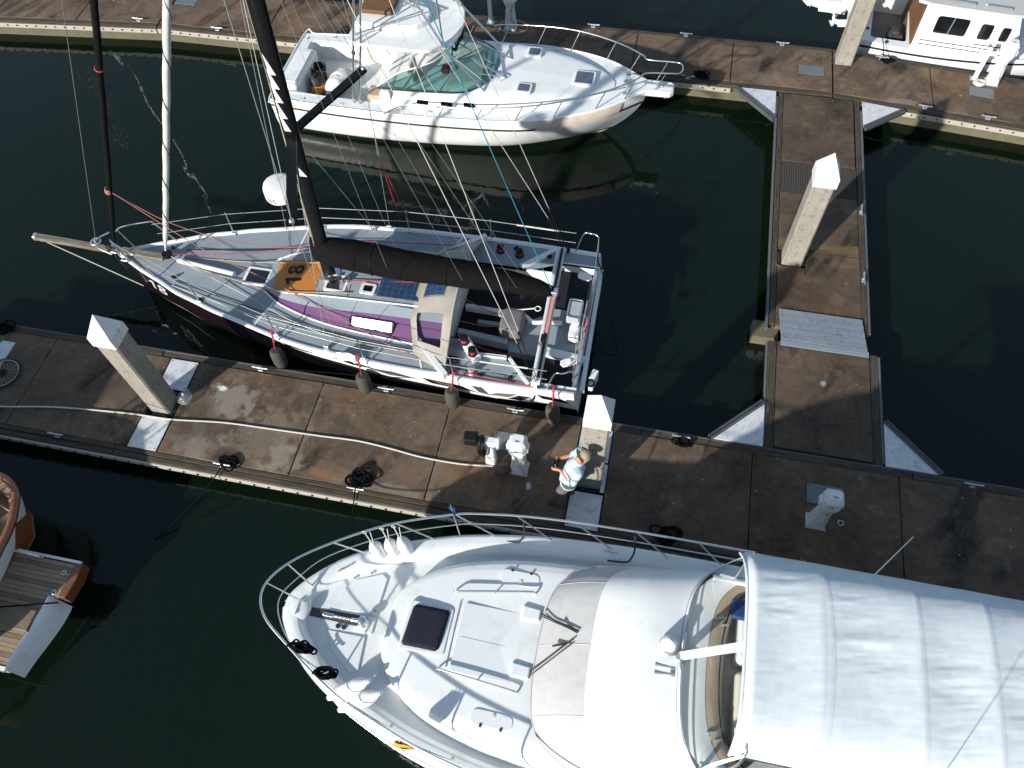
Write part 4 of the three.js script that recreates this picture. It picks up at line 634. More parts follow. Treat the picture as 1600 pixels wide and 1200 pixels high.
  // sign on the lifeline
  obj('rail_sign', [grid((u, v) => [-5.1 + 0.36 * u, 1.42 - 0.2 * v + 0.02 * Math.sin(u * 5), zc + 1.66 + 0.05 * v + 0.02 * Math.sin(u * 7)], 8, 3)], M.sailWhite, s);
}
// olive fenders hanging on red cords between sailboat and dock
{
  const f = thing('boat_fender', 'olive cloth covered fender hanging on red cord from the sailboat', 'fender', [0, 0, 0], 'olive fenders on the sailboat');
  obj('fender_body', lathe([[0, -0.3], [0.06, -0.3], [0.115, -0.26], [0.135, -0.15], [0.135, 0.1], [0.118, 0.19], [0.08, 0.225]], 20), M.fenderG, f);
  obj('fender_top', lathe([[0.085, 0.222], [0.06, 0.236], [0, 0.24]], 16), M.rubber, f);
  obj('cord', [bar([0, 0.22, 0], [0, 0.66, -0.12], 0.009), bar([0.02, 0.42, -0.06], [0.01, 0.7, -0.13], 0.014), new THREE.TorusGeometry(0.03, 0.009, 6, 12).translate(0.02, 0.72, -0.12)], M.ropeR, f);
  const L = ['olive fender on red cord hanging where the sailboat hull turns from black to white', 'olive fender on red cord hanging below the purple cabin side, beside the white rail sign', 'olive fender on red cord hanging below the spray hood and winches', 'olive fender on red cord hanging at the stern corner, closest to the transom'];
  f.position.set(-6.4, 0.84, -7.1); f.userData.label = L[0]; f.scale.setScalar(0.98); [[-4.62, -6.86], [-2.92, -6.84], [-1.06, -6.86]].forEach(([x, z], i) => dup(f, [x, 0.84, z], [0.3, -0.4, 0.2][i], L[i + 1]));
}
// ---------------------------------------------------------------- the fishing cruiser with a tower
{
  const zc = -15.35;
  const s = thing('sport_cruiser', 'white fishing cruiser with pipe tower, teal windshield and open cockpit', 'motorboat', [-4.6, 0, zc]);
  const sh = lut([[-9.25, 0.95], [-7, 0.98], [-5, 1.05], [-3, 1.18], [-1.5, 1.32], [-0.4, 1.4]]);
  const hb = lut([[-9.25, 1.26], [-8, 1.36], [-6, 1.44], [-4, 1.45], [-3, 1.4], [-2.3, 1.25], [-1.7, 1.04], [-1.2, 0.8], [-0.8, 0.52], [-0.5, 0.28], [-0.36, 0.16]]);
  const X = (t, v) => -9.25 + (8.89 - 1.25 * v * v - 0.25 * v) * (1 - Math.pow(1 - t, 1.35));
  const Hs = (sg) => (u, v) => { const tx = -9.25 + 8.89 * (1 - Math.pow(1 - u, 1.35)), y = sh(tx) + (-0.35 - sh(tx)) * v; const fl = lut([[0, 1], [0.12, 1.005], [0.3, 0.985 - 0.1 * u * u], [0.62, 0.95 - 0.42 * u * u], [0.78, 0.8 - 0.5 * u * u], [1, 0.02]])(v); return [X(u, v), y, zc + sg * Math.max(0.004, hb(tx) * fl)]; };
  obj('hull', [grid(Hs(1), 56, 18), grid(Hs(-1), 56, 18)], M.gel, s);
  obj('transom', grid((u, v) => { const a = Hs(1)(0, v), b = Hs(-1)(0, v); return [a[0], a[1], b[2] + (a[2] - b[2]) * u]; }, 6, 10), M.gel, s);
  for (const sg of [1, -1]) {
    const P = (u, v) => { const p = Hs(sg)(u, v); return [p[0], p[1], p[2] + sg * 0.008]; };
    obj('rub_rail', tube(Array.from({ length: 30 }, (_, i) => P(i / 29.5, 0.155)), 0.022, 90, 6), M.black, s);
    obj('boot_stripe', grid((u, v) => P(u, 0.655 + 0.05 * v), 50, 1), std([0.03, 0.028, 0.018], 0.8, 0, { map: T.conc }), s);
  }
  obj('masking_cover', grid((u, v) => { const p = Hs(1)(0.63 + 0.25 * u, 0.005 + 0.16 * v); return [p[0], p[1] + 0.003, p[2] + 0.036]; }, 14, 3), M.tan.clone(), s).material.color.setRGB(0.72, 0.61, 0.51);
  // deck with the cockpit cut out
  const out = outline(hb, -9.24, -0.37, zc, 44, 0);
  const cock = rrect(-8.95, -6.75, zc - 1.02, zc + 1.02, 0.14);
  const deckAt = (g) => { const p = g.attributes.position; for (let i = 0; i < p.count; i++) p.setY(i, p.getY(i) + sh(p.getX(i))); g.computeVertexNormals(); return g; };
  const deckGrid = (x0, x1, in0, in1, dy, n = 40) => [1, -1].map((sg) => grid((u, v) => { const x = x0 + (x1 - x0) * u, h = hb(x), z = Math.max(0.002, h - in0) + (Math.max(0, h - in1) - Math.max(0.002, h - in0)) * v; return [x, sh(x) + dy, zc + sg * z]; }, n, 3));
  obj('deck', [deckGrid(-6.75, -0.37, 0, 9, 0.0), deckGrid(-8.95, -6.75, 0, 0.36, 0.002), grid((u, v) => [-9.24 + 0.29 * u, sh(-9.2) + 0.002, zc + (2 * v - 1) * (hb(-9.1))], 3, 6)], M.gelSkid, s);
  obj('gunwale_lip', [tube(outline(hb, -9.22, -0.37, zc, 40, 0.015).map(([x, z]) => [x, sh(x) + 0.008, z]), 0.022, 160, 6, true)], M.gel, s);
  const wallY = 0.45;
  obj('cockpit_wall', [grid((u, v) => { const k = u * (cock.length), i = Math.floor(k) % cock.length, j = (i + 1) % cock.length, f = k - Math.floor(k); return [cock[i][0] + (cock[j][0] - cock[i][0]) * f, wallY + (0.97 - wallY) * v, cock[i][1] + (cock[j][1] - cock[i][1]) * f]; }, cock.length * 2, 2)], M.gel, s);
  obj('cockpit_floor', slab(cock, wallY - 0.04, wallY), M.gelSkid, s);
  obj('bait_well', [rbox(0.42, 0.58, 1.5, 0.1, -8.86, 0.76, zc + 0.15, 0, 0, 0, 4)], M.gel, s); obj('well_lid', [rbox(0.3, 0.025, 1.2, 0.012, -8.88, 1.055, zc + 0.15)], M.gel, s);
  for (const [x, z] of [[-9.1, 1.1], [-9.1, -1.05], [-8.4, -1.2], [-8.4, 1.2], [-7.4, 1.22]]) obj('rod_holder', [new THREE.TorusGeometry(0.035, 0.012, 6, 12).rotateX(PI / 2).translate(x, 0.97, zc + z), cyl(0.03, 0.03, 0.01, x, 0.962, zc + z, 10)], M.steel, s);
  // raised foredeck and house
  const tr = lut([[-6.3, 1.16], [-5, 1.2], [-3.6, 1.14], [-2.6, 0.95], [-1.8, 0.66], [-1.3, 0.34], [-1.12, 0.1]]), th = lut([[-6.3, 0.34], [-4.4, 0.4], [-3.2, 0.34], [-2, 0.18], [-1.12, 0.03]]);
  obj('foredeck_house', [1, -1].map((sg) => grid((u, v) => { const x = -6.3 + 5.18 * u, w = tr(x), P = [[1, 0], [0.95, 0.55], [0.88, 0.86], [0.72, 0.97], [0.4, 1], [0, 1.03]]; const k = v * 5, i = Math.min(4, Math.floor(k)), f = k - i; return [x, sh(x) - 0.01 + th(x) * (P[i][1] + (P[i + 1][1] - P[i][1]) * f), zc + sg * w * (P[i][0] + (P[i + 1][0] - P[i][0]) * f)]; }, 40, 15)), M.gel, s);
  obj('house_aft', [slab([[-6.75, zc - 1.05], [-6.28, zc - 1.16], [-6.28, zc + 1.16], [-6.75, zc + 1.05]], 0.45, 1.02, 0.04), slab([[-6.45, zc - 1.12], [-6.2, zc - 1.14], [-6.2, zc + 1.14], [-6.45, zc + 1.12]], 0.9, 1.36, 0.05)], M.gel, s);
  for (const x of [-5.42, -4.84, -4.3]) obj('port_window', [rbox(0.27, 0.1, 0.02, 0.03, x, sh(x) + 0.19, zc + tr(x) * 0.967, 0, -0.25)], M.darkGlass, s);
  const fh = (x, z, w, l, dark) => { const y = sh(x) + th(x) * 0.99 + 0.004; const h = obj('deck_hatch', slab(rrect(x - l / 2, x + l / 2, z - w / 2, z + w / 2, 0.05), y - 0.03, y + 0.035, 0.012), M.gel, s); obj('pane', slab(rrect(x - l / 2 + 0.05, x + l / 2 - 0.05, z - w / 2 + 0.05, z + w / 2 - 0.05, 0.03), y, y + 0.042, 0.004), M.smoke, h); };
  fh(-1.83, zc + 0.02, 0.5, 0.5); fh(-3.12, zc + 0.66, 0.34, 0.36); fh(-3.12, zc - 0.66, 0.34, 0.36);
  // windshield: base and top curves
  const base = [[-6.5, 1.4, 1.05], [-5.9, 1.42, 1.06], [-5.2, 1.44, 1.04], [-4.5, 1.46, 0.96], [-4.1, 1.47, 0.7], [-3.84, 1.48, 0.32], [-3.8, 1.48, 0]], top = [[-6.5, 1.44, 1.05], [-5.95, 1.82, 0.99], [-5.5, 1.96, 0.9], [-5.15, 2.04, 0.74], [-4.98, 2.07, 0.5], [-4.88, 2.08, 0.24], [-4.86, 2.08, 0]];
  const cv = (l, sg) => new THREE.CatmullRomCurve3(l.map(([x, y, z]) => V(x, y, zc + sg * z)));
  const C = { b1: cv(base, 1), t1: cv(top, 1), b2: cv(base, -1), t2: cv(top, -1) };
  const pane = (b, t, u0, u1) => grid((u, v) => { const k = u0 + (u1 - u0) * u, p = b.getPoint(k).lerp(t.getPoint(k), v); return [p.x, p.y, p.z]; }, 10, 3);
  const cuts = [0, 0.36, 0.72, 1];
  for (const [b, t] of [[C.b1, C.t1], [C.b2, C.t2]]) {
    for (let i = 0; i < 3; i++) obj('windshield_pane', pane(b, t, cuts[i], cuts[i + 1]), M.tealGlass, s);
    for (const k of [0.36, 0.72]) { const p = b.getPoint(k), q = t.getPoint(k); obj('windshield_post', bar(p, q, 0.018), M.alu, s); }
    obj('windshield_frame', [new THREE.TubeGeometry(b, 50, 0.018, 6)], M.rubber, s); obj('windshield_frame', [new THREE.TubeGeometry(t, 50, 0.02, 6)], M.gel, s);
  }
  obj('windshield_post', bar(C.b1.getPoint(1), C.t1.getPoint(1), 0.018), M.alu, s);
  obj('vent_frame', [bar([-3.95, 1.55, zc + 0.3], [-4.35, 1.82, zc + 0.27], 0.014), bar([-4.35, 1.82, zc + 0.27], [-4.35, 1.82, zc], 0.014)], M.alu, s);
  // helm and seats under the glass
  obj('dashboard', [slab([[-4.9, zc - 0.95], [-4.1, zc - 0.55], [-4.0, zc], [-4.1, zc + 0.55], [-4.9, zc + 0.95]], 1.3, 1.54, 0.05)], M.cream, s);
  obj('steering_wheel', [new THREE.TorusGeometry(0.17, 0.018, 6, 20).rotateY(PI / 2).translate(-5.02, 1.55, zc - 0.4)], M.rubber, s);
  obj('helm_floor', slab(rrect(-6.3, -4.3, zc - 1.0, zc + 1.0, 0.1), 0.82, 0.86), M.cream, s);
  for (const z of [-0.45, 0.5]) { obj('helm_seat', [rbox(0.42, 0.14, 0.44, 0.05, -5.55, 1.32, zc + z), rbox(0.12, 0.5, 0.44, 0.05, -5.78, 1.55, zc + z, 0, 0, 0.12), cyl(0.06, 0.08, 0.42, -5.55, 1.06, zc + z, 12)], M.cream, s); }
  obj('side_bench', [rbox(0.7, 0.35, 0.4, 0.05, -6.5, 0.95, zc + 0.8)], M.beige, s);
  obj('red_bag', [rbox(0.2, 0.16, 0.22, 0.06, -5.0, 1.62, zc + 0.42)], std([0.25, 0.02, 0.02], 0.6), s);
  // hardtop
  const hw = lut([[-7.1, 0.84], [-6.9, 0.94], [-6, 1.0], [-5.2, 0.98], [-4.9, 0.84], [-4.68, 0.54], [-4.62, 0.2]]);
  obj('hardtop', slab(outline(hw, -7.1, -4.62, zc, 24), 2.38, 2.46, 0.03, [], 3), M.gel, s);
  obj('hardtop_riser', [slab(outline(lut([[-7.0, 0.5], [-6, 0.52], [-5.6, 0.4], [-5.4, 0.15]]), -7.0, -5.4, zc - 0.1, 16), 2.45, 2.6, 0.03)], M.gel, s);
  obj('tower_cushion', [rbox(0.75, 0.1, 0.62, 0.03, -6.6, 2.66, zc - 0.2)], M.ply, s);
  obj('spot_wiring', [tube([[-4.7, 2.3, zc + 0.6], [-4.72, 2.15, zc + 0.4], [-4.68, 2.25, zc + 0.2], [-4.7, 2.12, zc], [-4.68, 2.25, zc - 0.2], [-4.72, 2.15, zc - 0.4]], 0.035, 40, 6)], M.rubber, s);
  // tower of pipes
  for (const sg of [1, -1]) {
    const leg = (a, b, r = 0.026) => obj('tower_leg', bar([a[0], a[1], zc + sg * a[2]], [b[0], b[1], zc + sg * b[2]], r), M.steel, s);
    leg([-7.15, 0.97, 1.15], [-6.9, 2.5, 0.9]); leg([-6.9, 2.5, 0.9], [-6.45, 5.2, 0.5]); leg([-7.0, 0.97, 1.18], [-6.72, 2.5, 0.92]); leg([-6.72, 2.5, 0.92], [-6.35, 5.2, 0.5]);
    leg([-4.0, 1.46, 0.85], [-4.85, 2.42, 0.82], 0.028); leg([-4.85, 2.46, 0.8], [-6.0, 4.3, 0.5], 0.028); leg([-6.0, 4.3, 0.5], [-6.4, 5.2, 0.48]);
    leg([-5.9, 1.4, 1.0], [-5.2, 2.4, 0.85]); leg([-3.6, 1.5, 0.35], [-4.4, 1.9, 0.3], 0.02);
    leg([-4.9, 2.46, 0.7], [-5.1, 4.6, 0.35], 0.022); leg([-5.1, 4.6, 0.35], [-6.2, 5.1, 0.45], 0.022);
    obj('tower_brace', bar([-6.85, 2.6, zc + sg * 0.86], [-5.5, 2.75, zc], 0.018), M.steel, s);
    obj('tower_brace', bar([-6.75, 3.6, zc + sg * 0.75], [-5.75, 3.8, zc + sg * 0.56], 0.018), M.steel, s);
    obj('pipe_clamp', [new THREE.SphereGeometry(0.05, 8, 6).translate(-7.07, 1.5, zc + sg * 1.06), new THREE.SphereGeometry(0.05, 8, 6).translate(-6.95, 2.2, zc + sg * 0.95)], M.rubber, s);
  }
  obj('tower_platform', [slab(rrect(-6.9, -5.9, zc - 0.55, zc + 0.55, 0.1), 5.18, 5.26, 0.02)], M.gel, s);
  obj('deck_handle', [tube([[-3.75, 1.54, zc + 0.55], [-3.72, 1.66, zc + 0.55], [-4.2, 1.72, zc + 0.58]], 0.014, 14)], M.steel, s);
  obj('rod_rack', [0, 1, 2].map((i) => bar([-7.1 + i * 0.08, 1.0, zc - 1.1 - i * 0.03], [-7.25 + i * 0.08, 3.1, zc - 1.15 - i * 0.03], 0.025)), M.steel, s);
  obj('tan_hose', [tube([[-7.1, 2.9, zc - 0.9], [-7.3, 2.2, zc - 0.9], [-7.35, 1.5, zc - 0.7], [-7.2, 1.0, zc - 0.5], [-6.9, 0.95, zc - 0.3]], 0.02, 30), tube([[-7.05, 2.8, zc - 0.95], [-7.2, 2.2, zc - 1.0], [-7.1, 1.8, zc - 0.95]], 0.045, 20)], M.ropeT, s);
  // bow rails
  const rp = { 1: [[-6.3, 1.02, 1.44], [-5.7, 1.38, 1.5], [-4.9, 1.46, 1.54], [-4.0, 1.55, 1.54], [-3.0, 1.66, 1.46], [-2.1, 1.76, 1.25], [-1.2, 1.84, 0.85], [-0.6, 1.9, 0.42]], [-1]: [[-4.3, 1.5, 1.52], [-4.0, 1.55, 1.54], [-3.0, 1.66, 1.46], [-2.1, 1.76, 1.25], [-1.2, 1.84, 0.85], [-0.6, 1.9, 0.42]] };
  for (const sg of [1, -1]) {
    const pts = rp[sg].map(([x, y, h]) => [x, y, zc + sg * h]);
    obj('bow_rail', tube(pts.concat([[-0.45, 1.92, zc + sg * 0.24], [0.1, 1.95, zc + sg * 0.2]]), 0.017, 90, 7), M.steel, s);
    for (const [x, y] of [[-5.0, 1.46], [-4.1, 1.54], [-3.2, 1.64], [-2.35, 1.74], [-1.45, 1.82], [-0.85, 1.87]]) { const h = hb(x) - 0.06; obj('rail_post', bar([x, sh(x), zc + sg * h], [x + 0.2, y, zc + sg * (hb(x + 0.2) + 0.06)], 0.013), M.steel, s); }
    obj('rail_post', bar([-0.2, 1.45, zc + sg * 0.15], [0.0, 1.95, zc + sg * 0.21], 0.013), M.steel, s);
  }
  obj('bow_rail', tube([[0.1, 1.95, zc + 0.2], [0.28, 1.95, zc + 0.17], [0.34, 1.95, zc], [0.28, 1.95, zc - 0.17], [0.1, 1.95, zc - 0.2]], 0.017, 30, 7), M.steel, s);
  obj('pulpit_platform', [slab([[-0.8, zc - 0.4], [-0.4, zc - 0.22], [0.15, zc - 0.2], [0.22, zc - 0.13], [0.22, zc + 0.13], [0.15, zc + 0.2], [-0.4, zc + 0.22], [-0.8, zc + 0.4]], 1.3, 1.44, 0.03)], M.gel, s);
  obj('anchor', [bar([-0.5, 1.48, zc], [0.1, 1.46, zc], 0.02), rbox(0.16, 0.05, 0.14, 0.02, -0.1, 1.48, zc), rbox(0.34, 0.03, 0.06, 0.01, 0.03, 1.46, zc), bar([0.05, 1.3, zc - 0.08], [0.05, 1.22, zc + 0.1], 0.03)], M.galv, s);
  obj('windlass', [cyl(0.07, 0.08, 0.1, -0.85, 1.44, zc, 14), rbox(0.18, 0.05, 0.12, 0.02, -0.8, 1.42, zc)], M.steel, s);
  for (const [x, z] of [[-0.9, 0.35], [-0.9, -0.35], [-2.7, 1.2], [-2.7, -1.22], [-5.3, 1.3]]) obj('deck_cleat', [rbox(0.16, 0.03, 0.03, 0.012, x, sh(x) + 0.05, zc + z), cyl(0.015, 0.02, 0.05, x, sh(x) + 0.025, zc + z, 8)], M.steel, s);
}
// loose things in that cockpit
{
  const v = thing('shop_vacuum', 'orange and black shop vacuum on wheels in the cruiser cockpit', 'vacuum', [-8.42, 0.45, -15.05]);
  obj('drum', lathe([[0, 0.06], [0.17, 0.06], [0.18, 0.1], [0.165, 0.3], [0, 0.3]], 18).translate(-8.42, 0.45, -15.05), M.vacOrange, v);
  obj('motor_head', [lathe([[0.175, 0.29], [0.18, 0.34], [0.15, 0.42], [0.08, 0.47], [0, 0.48]], 18).translate(-8.42, 0.45, -15.05), rbox(0.05, 0.05, 0.2, 0.02, -8.42, 0.95, -15.05)], M.rubber, v);
  for (const a of [0.6, 2.2, 3.8, 5.4]) obj('caster', new THREE.SphereGeometry(0.045, 8, 6).translate(-8.42 + 0.2 * Math.cos(a), 0.5, -15.05 + 0.2 * Math.sin(a)), M.rubber, v);
  obj('hose', tube([[-8.42, 0.9, -15.2], [-8.3, 0.7, -15.35], [-8.5, 0.5, -15.4], [-8.7, 0.55, -15.3]], 0.03, 24), M.rubber, v);
  const b = thing('black_bucket', 'black plastic bucket beside the orange vacuum', 'bucket', [-8.5, 0.45, -15.5]);
  obj('bucket_wall', lathe([[0.14, 0.01], [0.18, 0.4], [0.19, 0.41], [0.19, 0.43], [0.165, 0.42], [0.125, 0.03], [0, 0.03], [0, 0]], 18).translate(-8.5, 0.45, -15.5), M.rubber, b);
  obj('wire_handle', tube([[-8.5, 0.86, -15.31], [-8.35, 0.8, -15.4], [-8.3, 0.76, -15.5], [-8.35, 0.8, -15.6], [-8.5, 0.86, -15.69]], 0.006, 16), M.steel, b);
  const w = thing('wrapped_bundle', 'white tarp wrapped bundle lying in the cruiser cockpit', 'bundle', [-7.9, 0.45, -15.25]);
  obj('tarp', grid((u, vv) => { const a = u * 2 * PI, t = (vv - 0.5) * 2, r = Math.pow(1 - Math.pow(Math.abs(t), 2.2), 0.6), n = 1 + 0.35 * (fbm(u * 6, vv * 7, 3, 3, 6) - 0.5); return [-7.9 + 0.27 * r * n * Math.cos(a) + 0.12 * t * -1, 0.45 + Math.max(0.003, 0.22 + 0.24 * r * n * Math.sin(a)), -15.25 + 0.5 * t]; }, 28, 24), M.capWhite, w);
  obj('tie_cord', [tube([[-8.2, 0.6, -15.1], [-8.0, 0.93, -15.15], [-7.7, 0.8, -15.2]], 0.01, 12), tube([[-8.1, 0.6, -15.45], [-7.9, 0.93, -15.45], [-7.62, 0.75, -15.45]], 0.01, 12)], M.ropeT, w);
}
// ---------------------------------------------------------------- the white flybridge motor yacht
{
  const zc = -2.47;
  const s = thing('motor_yacht', 'large white flybridge motor yacht with white canvas bimini', 'motor yacht', [1.5, 0, zc]);
  const hb = lut([[-4.34, 0.04], [-4.29, 0.2], [-4.05, 0.52], [-3.66, 0.87], [-3.14, 1.17], [-2.2, 1.52], [-1.6, 1.67], [-0.75, 1.81], [0.24, 1.89], [1.2, 1.92], [4, 1.92], [8, 1.88]]);
  const sy = lut([[-4.34, 1.62], [-2, 1.56], [1, 1.5], [8, 1.42]]);
  const XL = 12.3, X0 = -4.34;
  const hs = (sg) => (u, v) => { const t = Math.pow(u, 1.8), x = X0 + XL * t, y = sy(x) + (-0.35 - sy(x)) * v, f = lut([[0, 1], [0.1, 1.012], [0.4, 0.95 - 0.35 * Math.pow(1 - t, 6)], [0.7, 0.88 - 0.55 * Math.pow(1 - t, 6)], [1, 0.02]])(v); return [x + (1.2 * v + 0.3 * v * v) * Math.pow(1 - t, 4), y, zc + sg * Math.max(0.004, hb(x) * f)]; };
  obj('hull', [grid(hs(1), 70, 14), grid(hs(-1), 70, 14), grid((u, v) => { const a = hs(1)(1, v), b = hs(-1)(1, v); return [a[0], a[1], b[2] + (a[2] - b[2]) * u]; }, 4, 6)], M.gel, s);
  for (const sg of [1, -1]) obj('rub_rail', tube(Array.from({ length: 36 }, (_, i) => { const p = hs(sg)(i / 35, 0.09); return [p[0], p[1], p[2] + sg * 0.01]; }), 0.018, 110, 6), M.steel, s);
  // bulwark cap and recessed deck
  const prof = [[0, -0.03], [0.015, 0.01], [0.06, 0.035], [0.16, 0.04], [0.24, 0.03], [0.3, -0.02], [0.33, -0.13]];
  for (const sg of [1, -1]) obj('bulwark', grid((u, v) => { const t = Math.pow(u, 1.8), x = X0 + XL * t, k = v * 6, i = Math.min(5, Math.floor(k)), f = k - i, a = prof[i], b = prof[i + 1], h = hb(x); const dx = (a[0] + (b[0] - a[0]) * f), y = a[1] + (b[1] - a[1]) * f; const w = Math.min(1, h / 0.7); return [x + dx * 1.05 * Math.pow(1 - t, 40), sy(x) + y, zc + sg * Math.max(0.002, h - dx * (0.35 + 0.65 * w))]; }, 80, 18), M.gel, s);
  obj('bow_cap', new THREE.SphereGeometry(1, 20, 12).scale(0.2, 0.075, 0.27).translate(-4.13, 1.592, zc), M.gel, s);
  obj('deck', [1, -1].map((sg) => grid((u, v) => { const x = -4.0 + 12 * Math.pow(u, 1.4), h = Math.max(0.02, hb(x) - 0.26); return [x, sy(x) - 0.115, zc + sg * h * v]; }, 60, 4)), M.gelSkid, s);
  // foredeck lockers, anchor slot and windlass
  const dk = (x) => sy(x) - 0.115;
  const lockerLid = (pts, x) => obj('locker_lid', slab(pts, dk(x) - 0.01, dk(x) + 0.016, 0.006), M.gelSkid, s);
  lockerLid([[-3.66, zc - 0.12], [-3.58, zc - 0.42], [-3.42, zc - 0.6], [-3.05, zc - 0.76], [-2.96, zc - 0.7], [-2.98, zc - 0.14]], -3.4); lockerLid([[-3.62, zc + 0.2], [-3.5, zc + 0.45], [-3.1, zc + 0.72], [-3.0, zc + 0.66], [-3.04, zc + 0.2]], -3.4);
  obj('anchor_slot', slab([[-3.95, zc - 0.07], [-3.2, zc - 0.09], [-3.2, zc + 0.07], [-3.95, zc + 0.06]], dk(-3.6) + 0.002, dk(-3.6) + 0.012), std([0.1, 0.1, 0.105], 0.4, 0.5, { map: T.mottle }), s);
  obj('anchor', [bar([-3.75, dk(-3.5) + 0.035, zc], [-3.25, dk(-3.3) + 0.04, zc], 0.018), rbox(0.16, 0.03, 0.06, 0.012, -3.66, dk(-3.6) + 0.04, zc), tube(Array.from({ length: 12 }, (_, i) => [-3.55 + i * 0.03, dk(-3.4) + 0.045 + 0.008 * (i % 2), zc + 0.008 * (i % 2 ? 1 : -1)]), 0.012, 24)], M.steel, s);
  obj('windlass_pad', [rbox(0.28, 0.02, 0.24, 0.008, -3.1, dk(-3.1) + 0.012, zc + 0.02)], M.gel, s); obj('windlass', [lathe([[0, 0], [0.08, 0], [0.085, 0.03], [0.055, 0.05], [0.05, 0.09], [0.07, 0.11], [0.055, 0.14], [0, 0.145]], 18).translate(-3.12, dk(-3.1) + 0.02, zc), bar([-3.3, dk(-3.2) + 0.05, zc], [-3.14, dk(-3.1) + 0.07, zc], 0.03)], M.steel, s);
  for (const x of [-3.48, -3.39]) obj('deck_filler', [cyl(0.036, 0.036, 0.02, x, dk(x) + 0.01, zc + 0.12, 14)], M.rubber, s);
  for (const [x, z, m] of [[-3.45, -0.62, 0], [-3.22, -0.74, 0], [-3.0, -0.2, 0]]) obj('hinge', rbox(0.04, 0.012, 0.04, 0.004, x, dk(x) + 0.022, zc + z), M.galv, s);
  const cleat = (x, y, z, r) => obj('deck_cleat', [tube([[-0.11, 0.06, 0], [-0.05, 0.05, 0], [0.05, 0.05, 0], [0.11, 0.06, 0]].map(([a, b, c]) => [x + a * Math.cos(r), y + b, z + a * Math.sin(r)]), 0.013, 10), cyl(0.014, 0.02, 0.05, x - 0.03 * Math.cos(r), y + 0.025, z - 0.03 * Math.sin(r), 8), cyl(0.014, 0.02, 0.05, x + 0.03 * Math.cos(r), y + 0.025, z + 0.03 * Math.sin(r), 8)], M.steel, s);
  cleat(-4.1, 1.62, zc, PI / 2); cleat(-3.6, 1.6, zc + 0.62, 0.7); cleat(-3.6, 1.6, zc - 0.7, -0.7); cleat(0.3, 1.53, zc - 1.75, 0); cleat(-0.9, 1.55, zc + 1.62, 0.1);
  // trunk cabin
  const tw = lut([[-2.78, 0.06], [-2.74, 0.3], [-2.6, 0.6], [-2.35, 0.84], [-2.0, 1.05], [-1.5, 1.22], [-0.9, 1.34], [0, 1.42], [0.8, 1.46], [2, 1.48], [8, 1.48]]), ty = lut([[-2.78, 0.3], [-2.4, 0.36], [-1.2, 0.44], [0.3, 0.5]]);
  const tsec = [[1.03, 0], [1.0, 0.45], [0.965, 0.78], [0.91, 0.93], [0.82, 0.985], [0.5, 1.01], [0, 1.03]];
  obj('trunk_cabin', [1, -1].map((sg) => grid((u, v) => { const x = -2.78 + 3.6 * Math.pow(u, 1.5), k = v * 6, i = Math.min(5, Math.floor(k)), f = k - i, a = tsec[i], b = tsec[i + 1]; const nose = sstep(0, 0.09, u); const fy = a[1] + (b[1] - a[1]) * f; return [x + 0.1 * fy * (1 - nose), dk(x) - 0.01 + ty(x) * fy * (0.55 + 0.45 * nose), zc + sg * tw(x) * (a[0] + (b[0] - a[0]) * f)]; }, 50, 24)), M.gel, s);
  const topY = (x, z) => { const r = Math.abs(z - zc) / tw(x); return dk(x) - 0.01 + ty(x) * (r < 0.5 ? 1.03 - 0.04 * r : 1.01 - 0.0788 * (r - 0.5)); };
  const onTop = (poly, h, x0) => slab(poly, 0, h, h * 0.4).translate(0, topY(x0, poly[0][1]), 0);
  // centre walkway panel, hatch with its dark cover
  obj('walkway_panel', slab(rrect(-1.66, -0.66, zc - 0.48, zc + 0.48, 0.04), topY(-1.2, zc) - 0.012, topY(-1.2, zc) + 0.004, 0.003), M.gelSkid, s);
  obj('walkway_seam', bar([-1.73, topY(-1.7, zc) + 0.006, zc - 0.5], [-1.72, topY(-1.7, zc) + 0.003, zc + 0.44], 0.006), M.galv, s); obj('walkway_seam', beam([-1.6, topY(-1.2, zc) + 0.0045, zc + 0.0], [-0.7, topY(-1.2, zc) + 0.0045, zc + 0.02], 0.008, 0.004), M.greyPaint, s);
  const hy = topY(-2.1, zc);
  obj('hatch_frame', slab(rrect(-2.45, -1.79, zc - 0.38, zc + 0.32, 0.07), hy - 0.04, hy + 0.03, 0.015), M.gel, s);
  obj('hatch_cover', grid((u, v) => { const e = (q) => Math.pow(Math.abs(q), 8); const a = 2 * u - 1, b = 2 * v - 1; const r = Math.min(1, Math.pow(e(a) + e(b), 1 / 8)); const w = 0.012 * (fbm(u * 4 + v * 2, v * 3 - u * 2, 3, 3) - 0.5); return [-2.125 + 0.275 * a - 0.02 * b, hy + 0.025 + 0.055 * Math.pow(1 - Math.pow(r, 10), 0.5) + w, zc - 0.03 + 0.3 * b]; }, 26, 26), M.navyCloth, s);
  for (const [x0, z0, z1] of [[-1.86, -0.6, -0.8], [-1.84, 0.5, 0.58]]) { const x1 = -0.68, y = topY(-1.2, zc + z0); obj('hand_rail', [tube([[x0, y, zc + z0], [x0 + 0.06, y + 0.075, zc + z0], [(x0 + x1) / 2, y + 0.085, zc + (z0 + z1) / 2], [x1 - 0.05, y + 0.08, zc + z1], [x1, y, zc + z1]], 0.015, 40, 7, false, 0.25), bar([(x0 + x1) / 2, y, zc + (z0 + z1) / 2], [(x0 + x1) / 2, y + 0.085, zc + (z0 + z1) / 2], 0.012)], M.steel, s); }
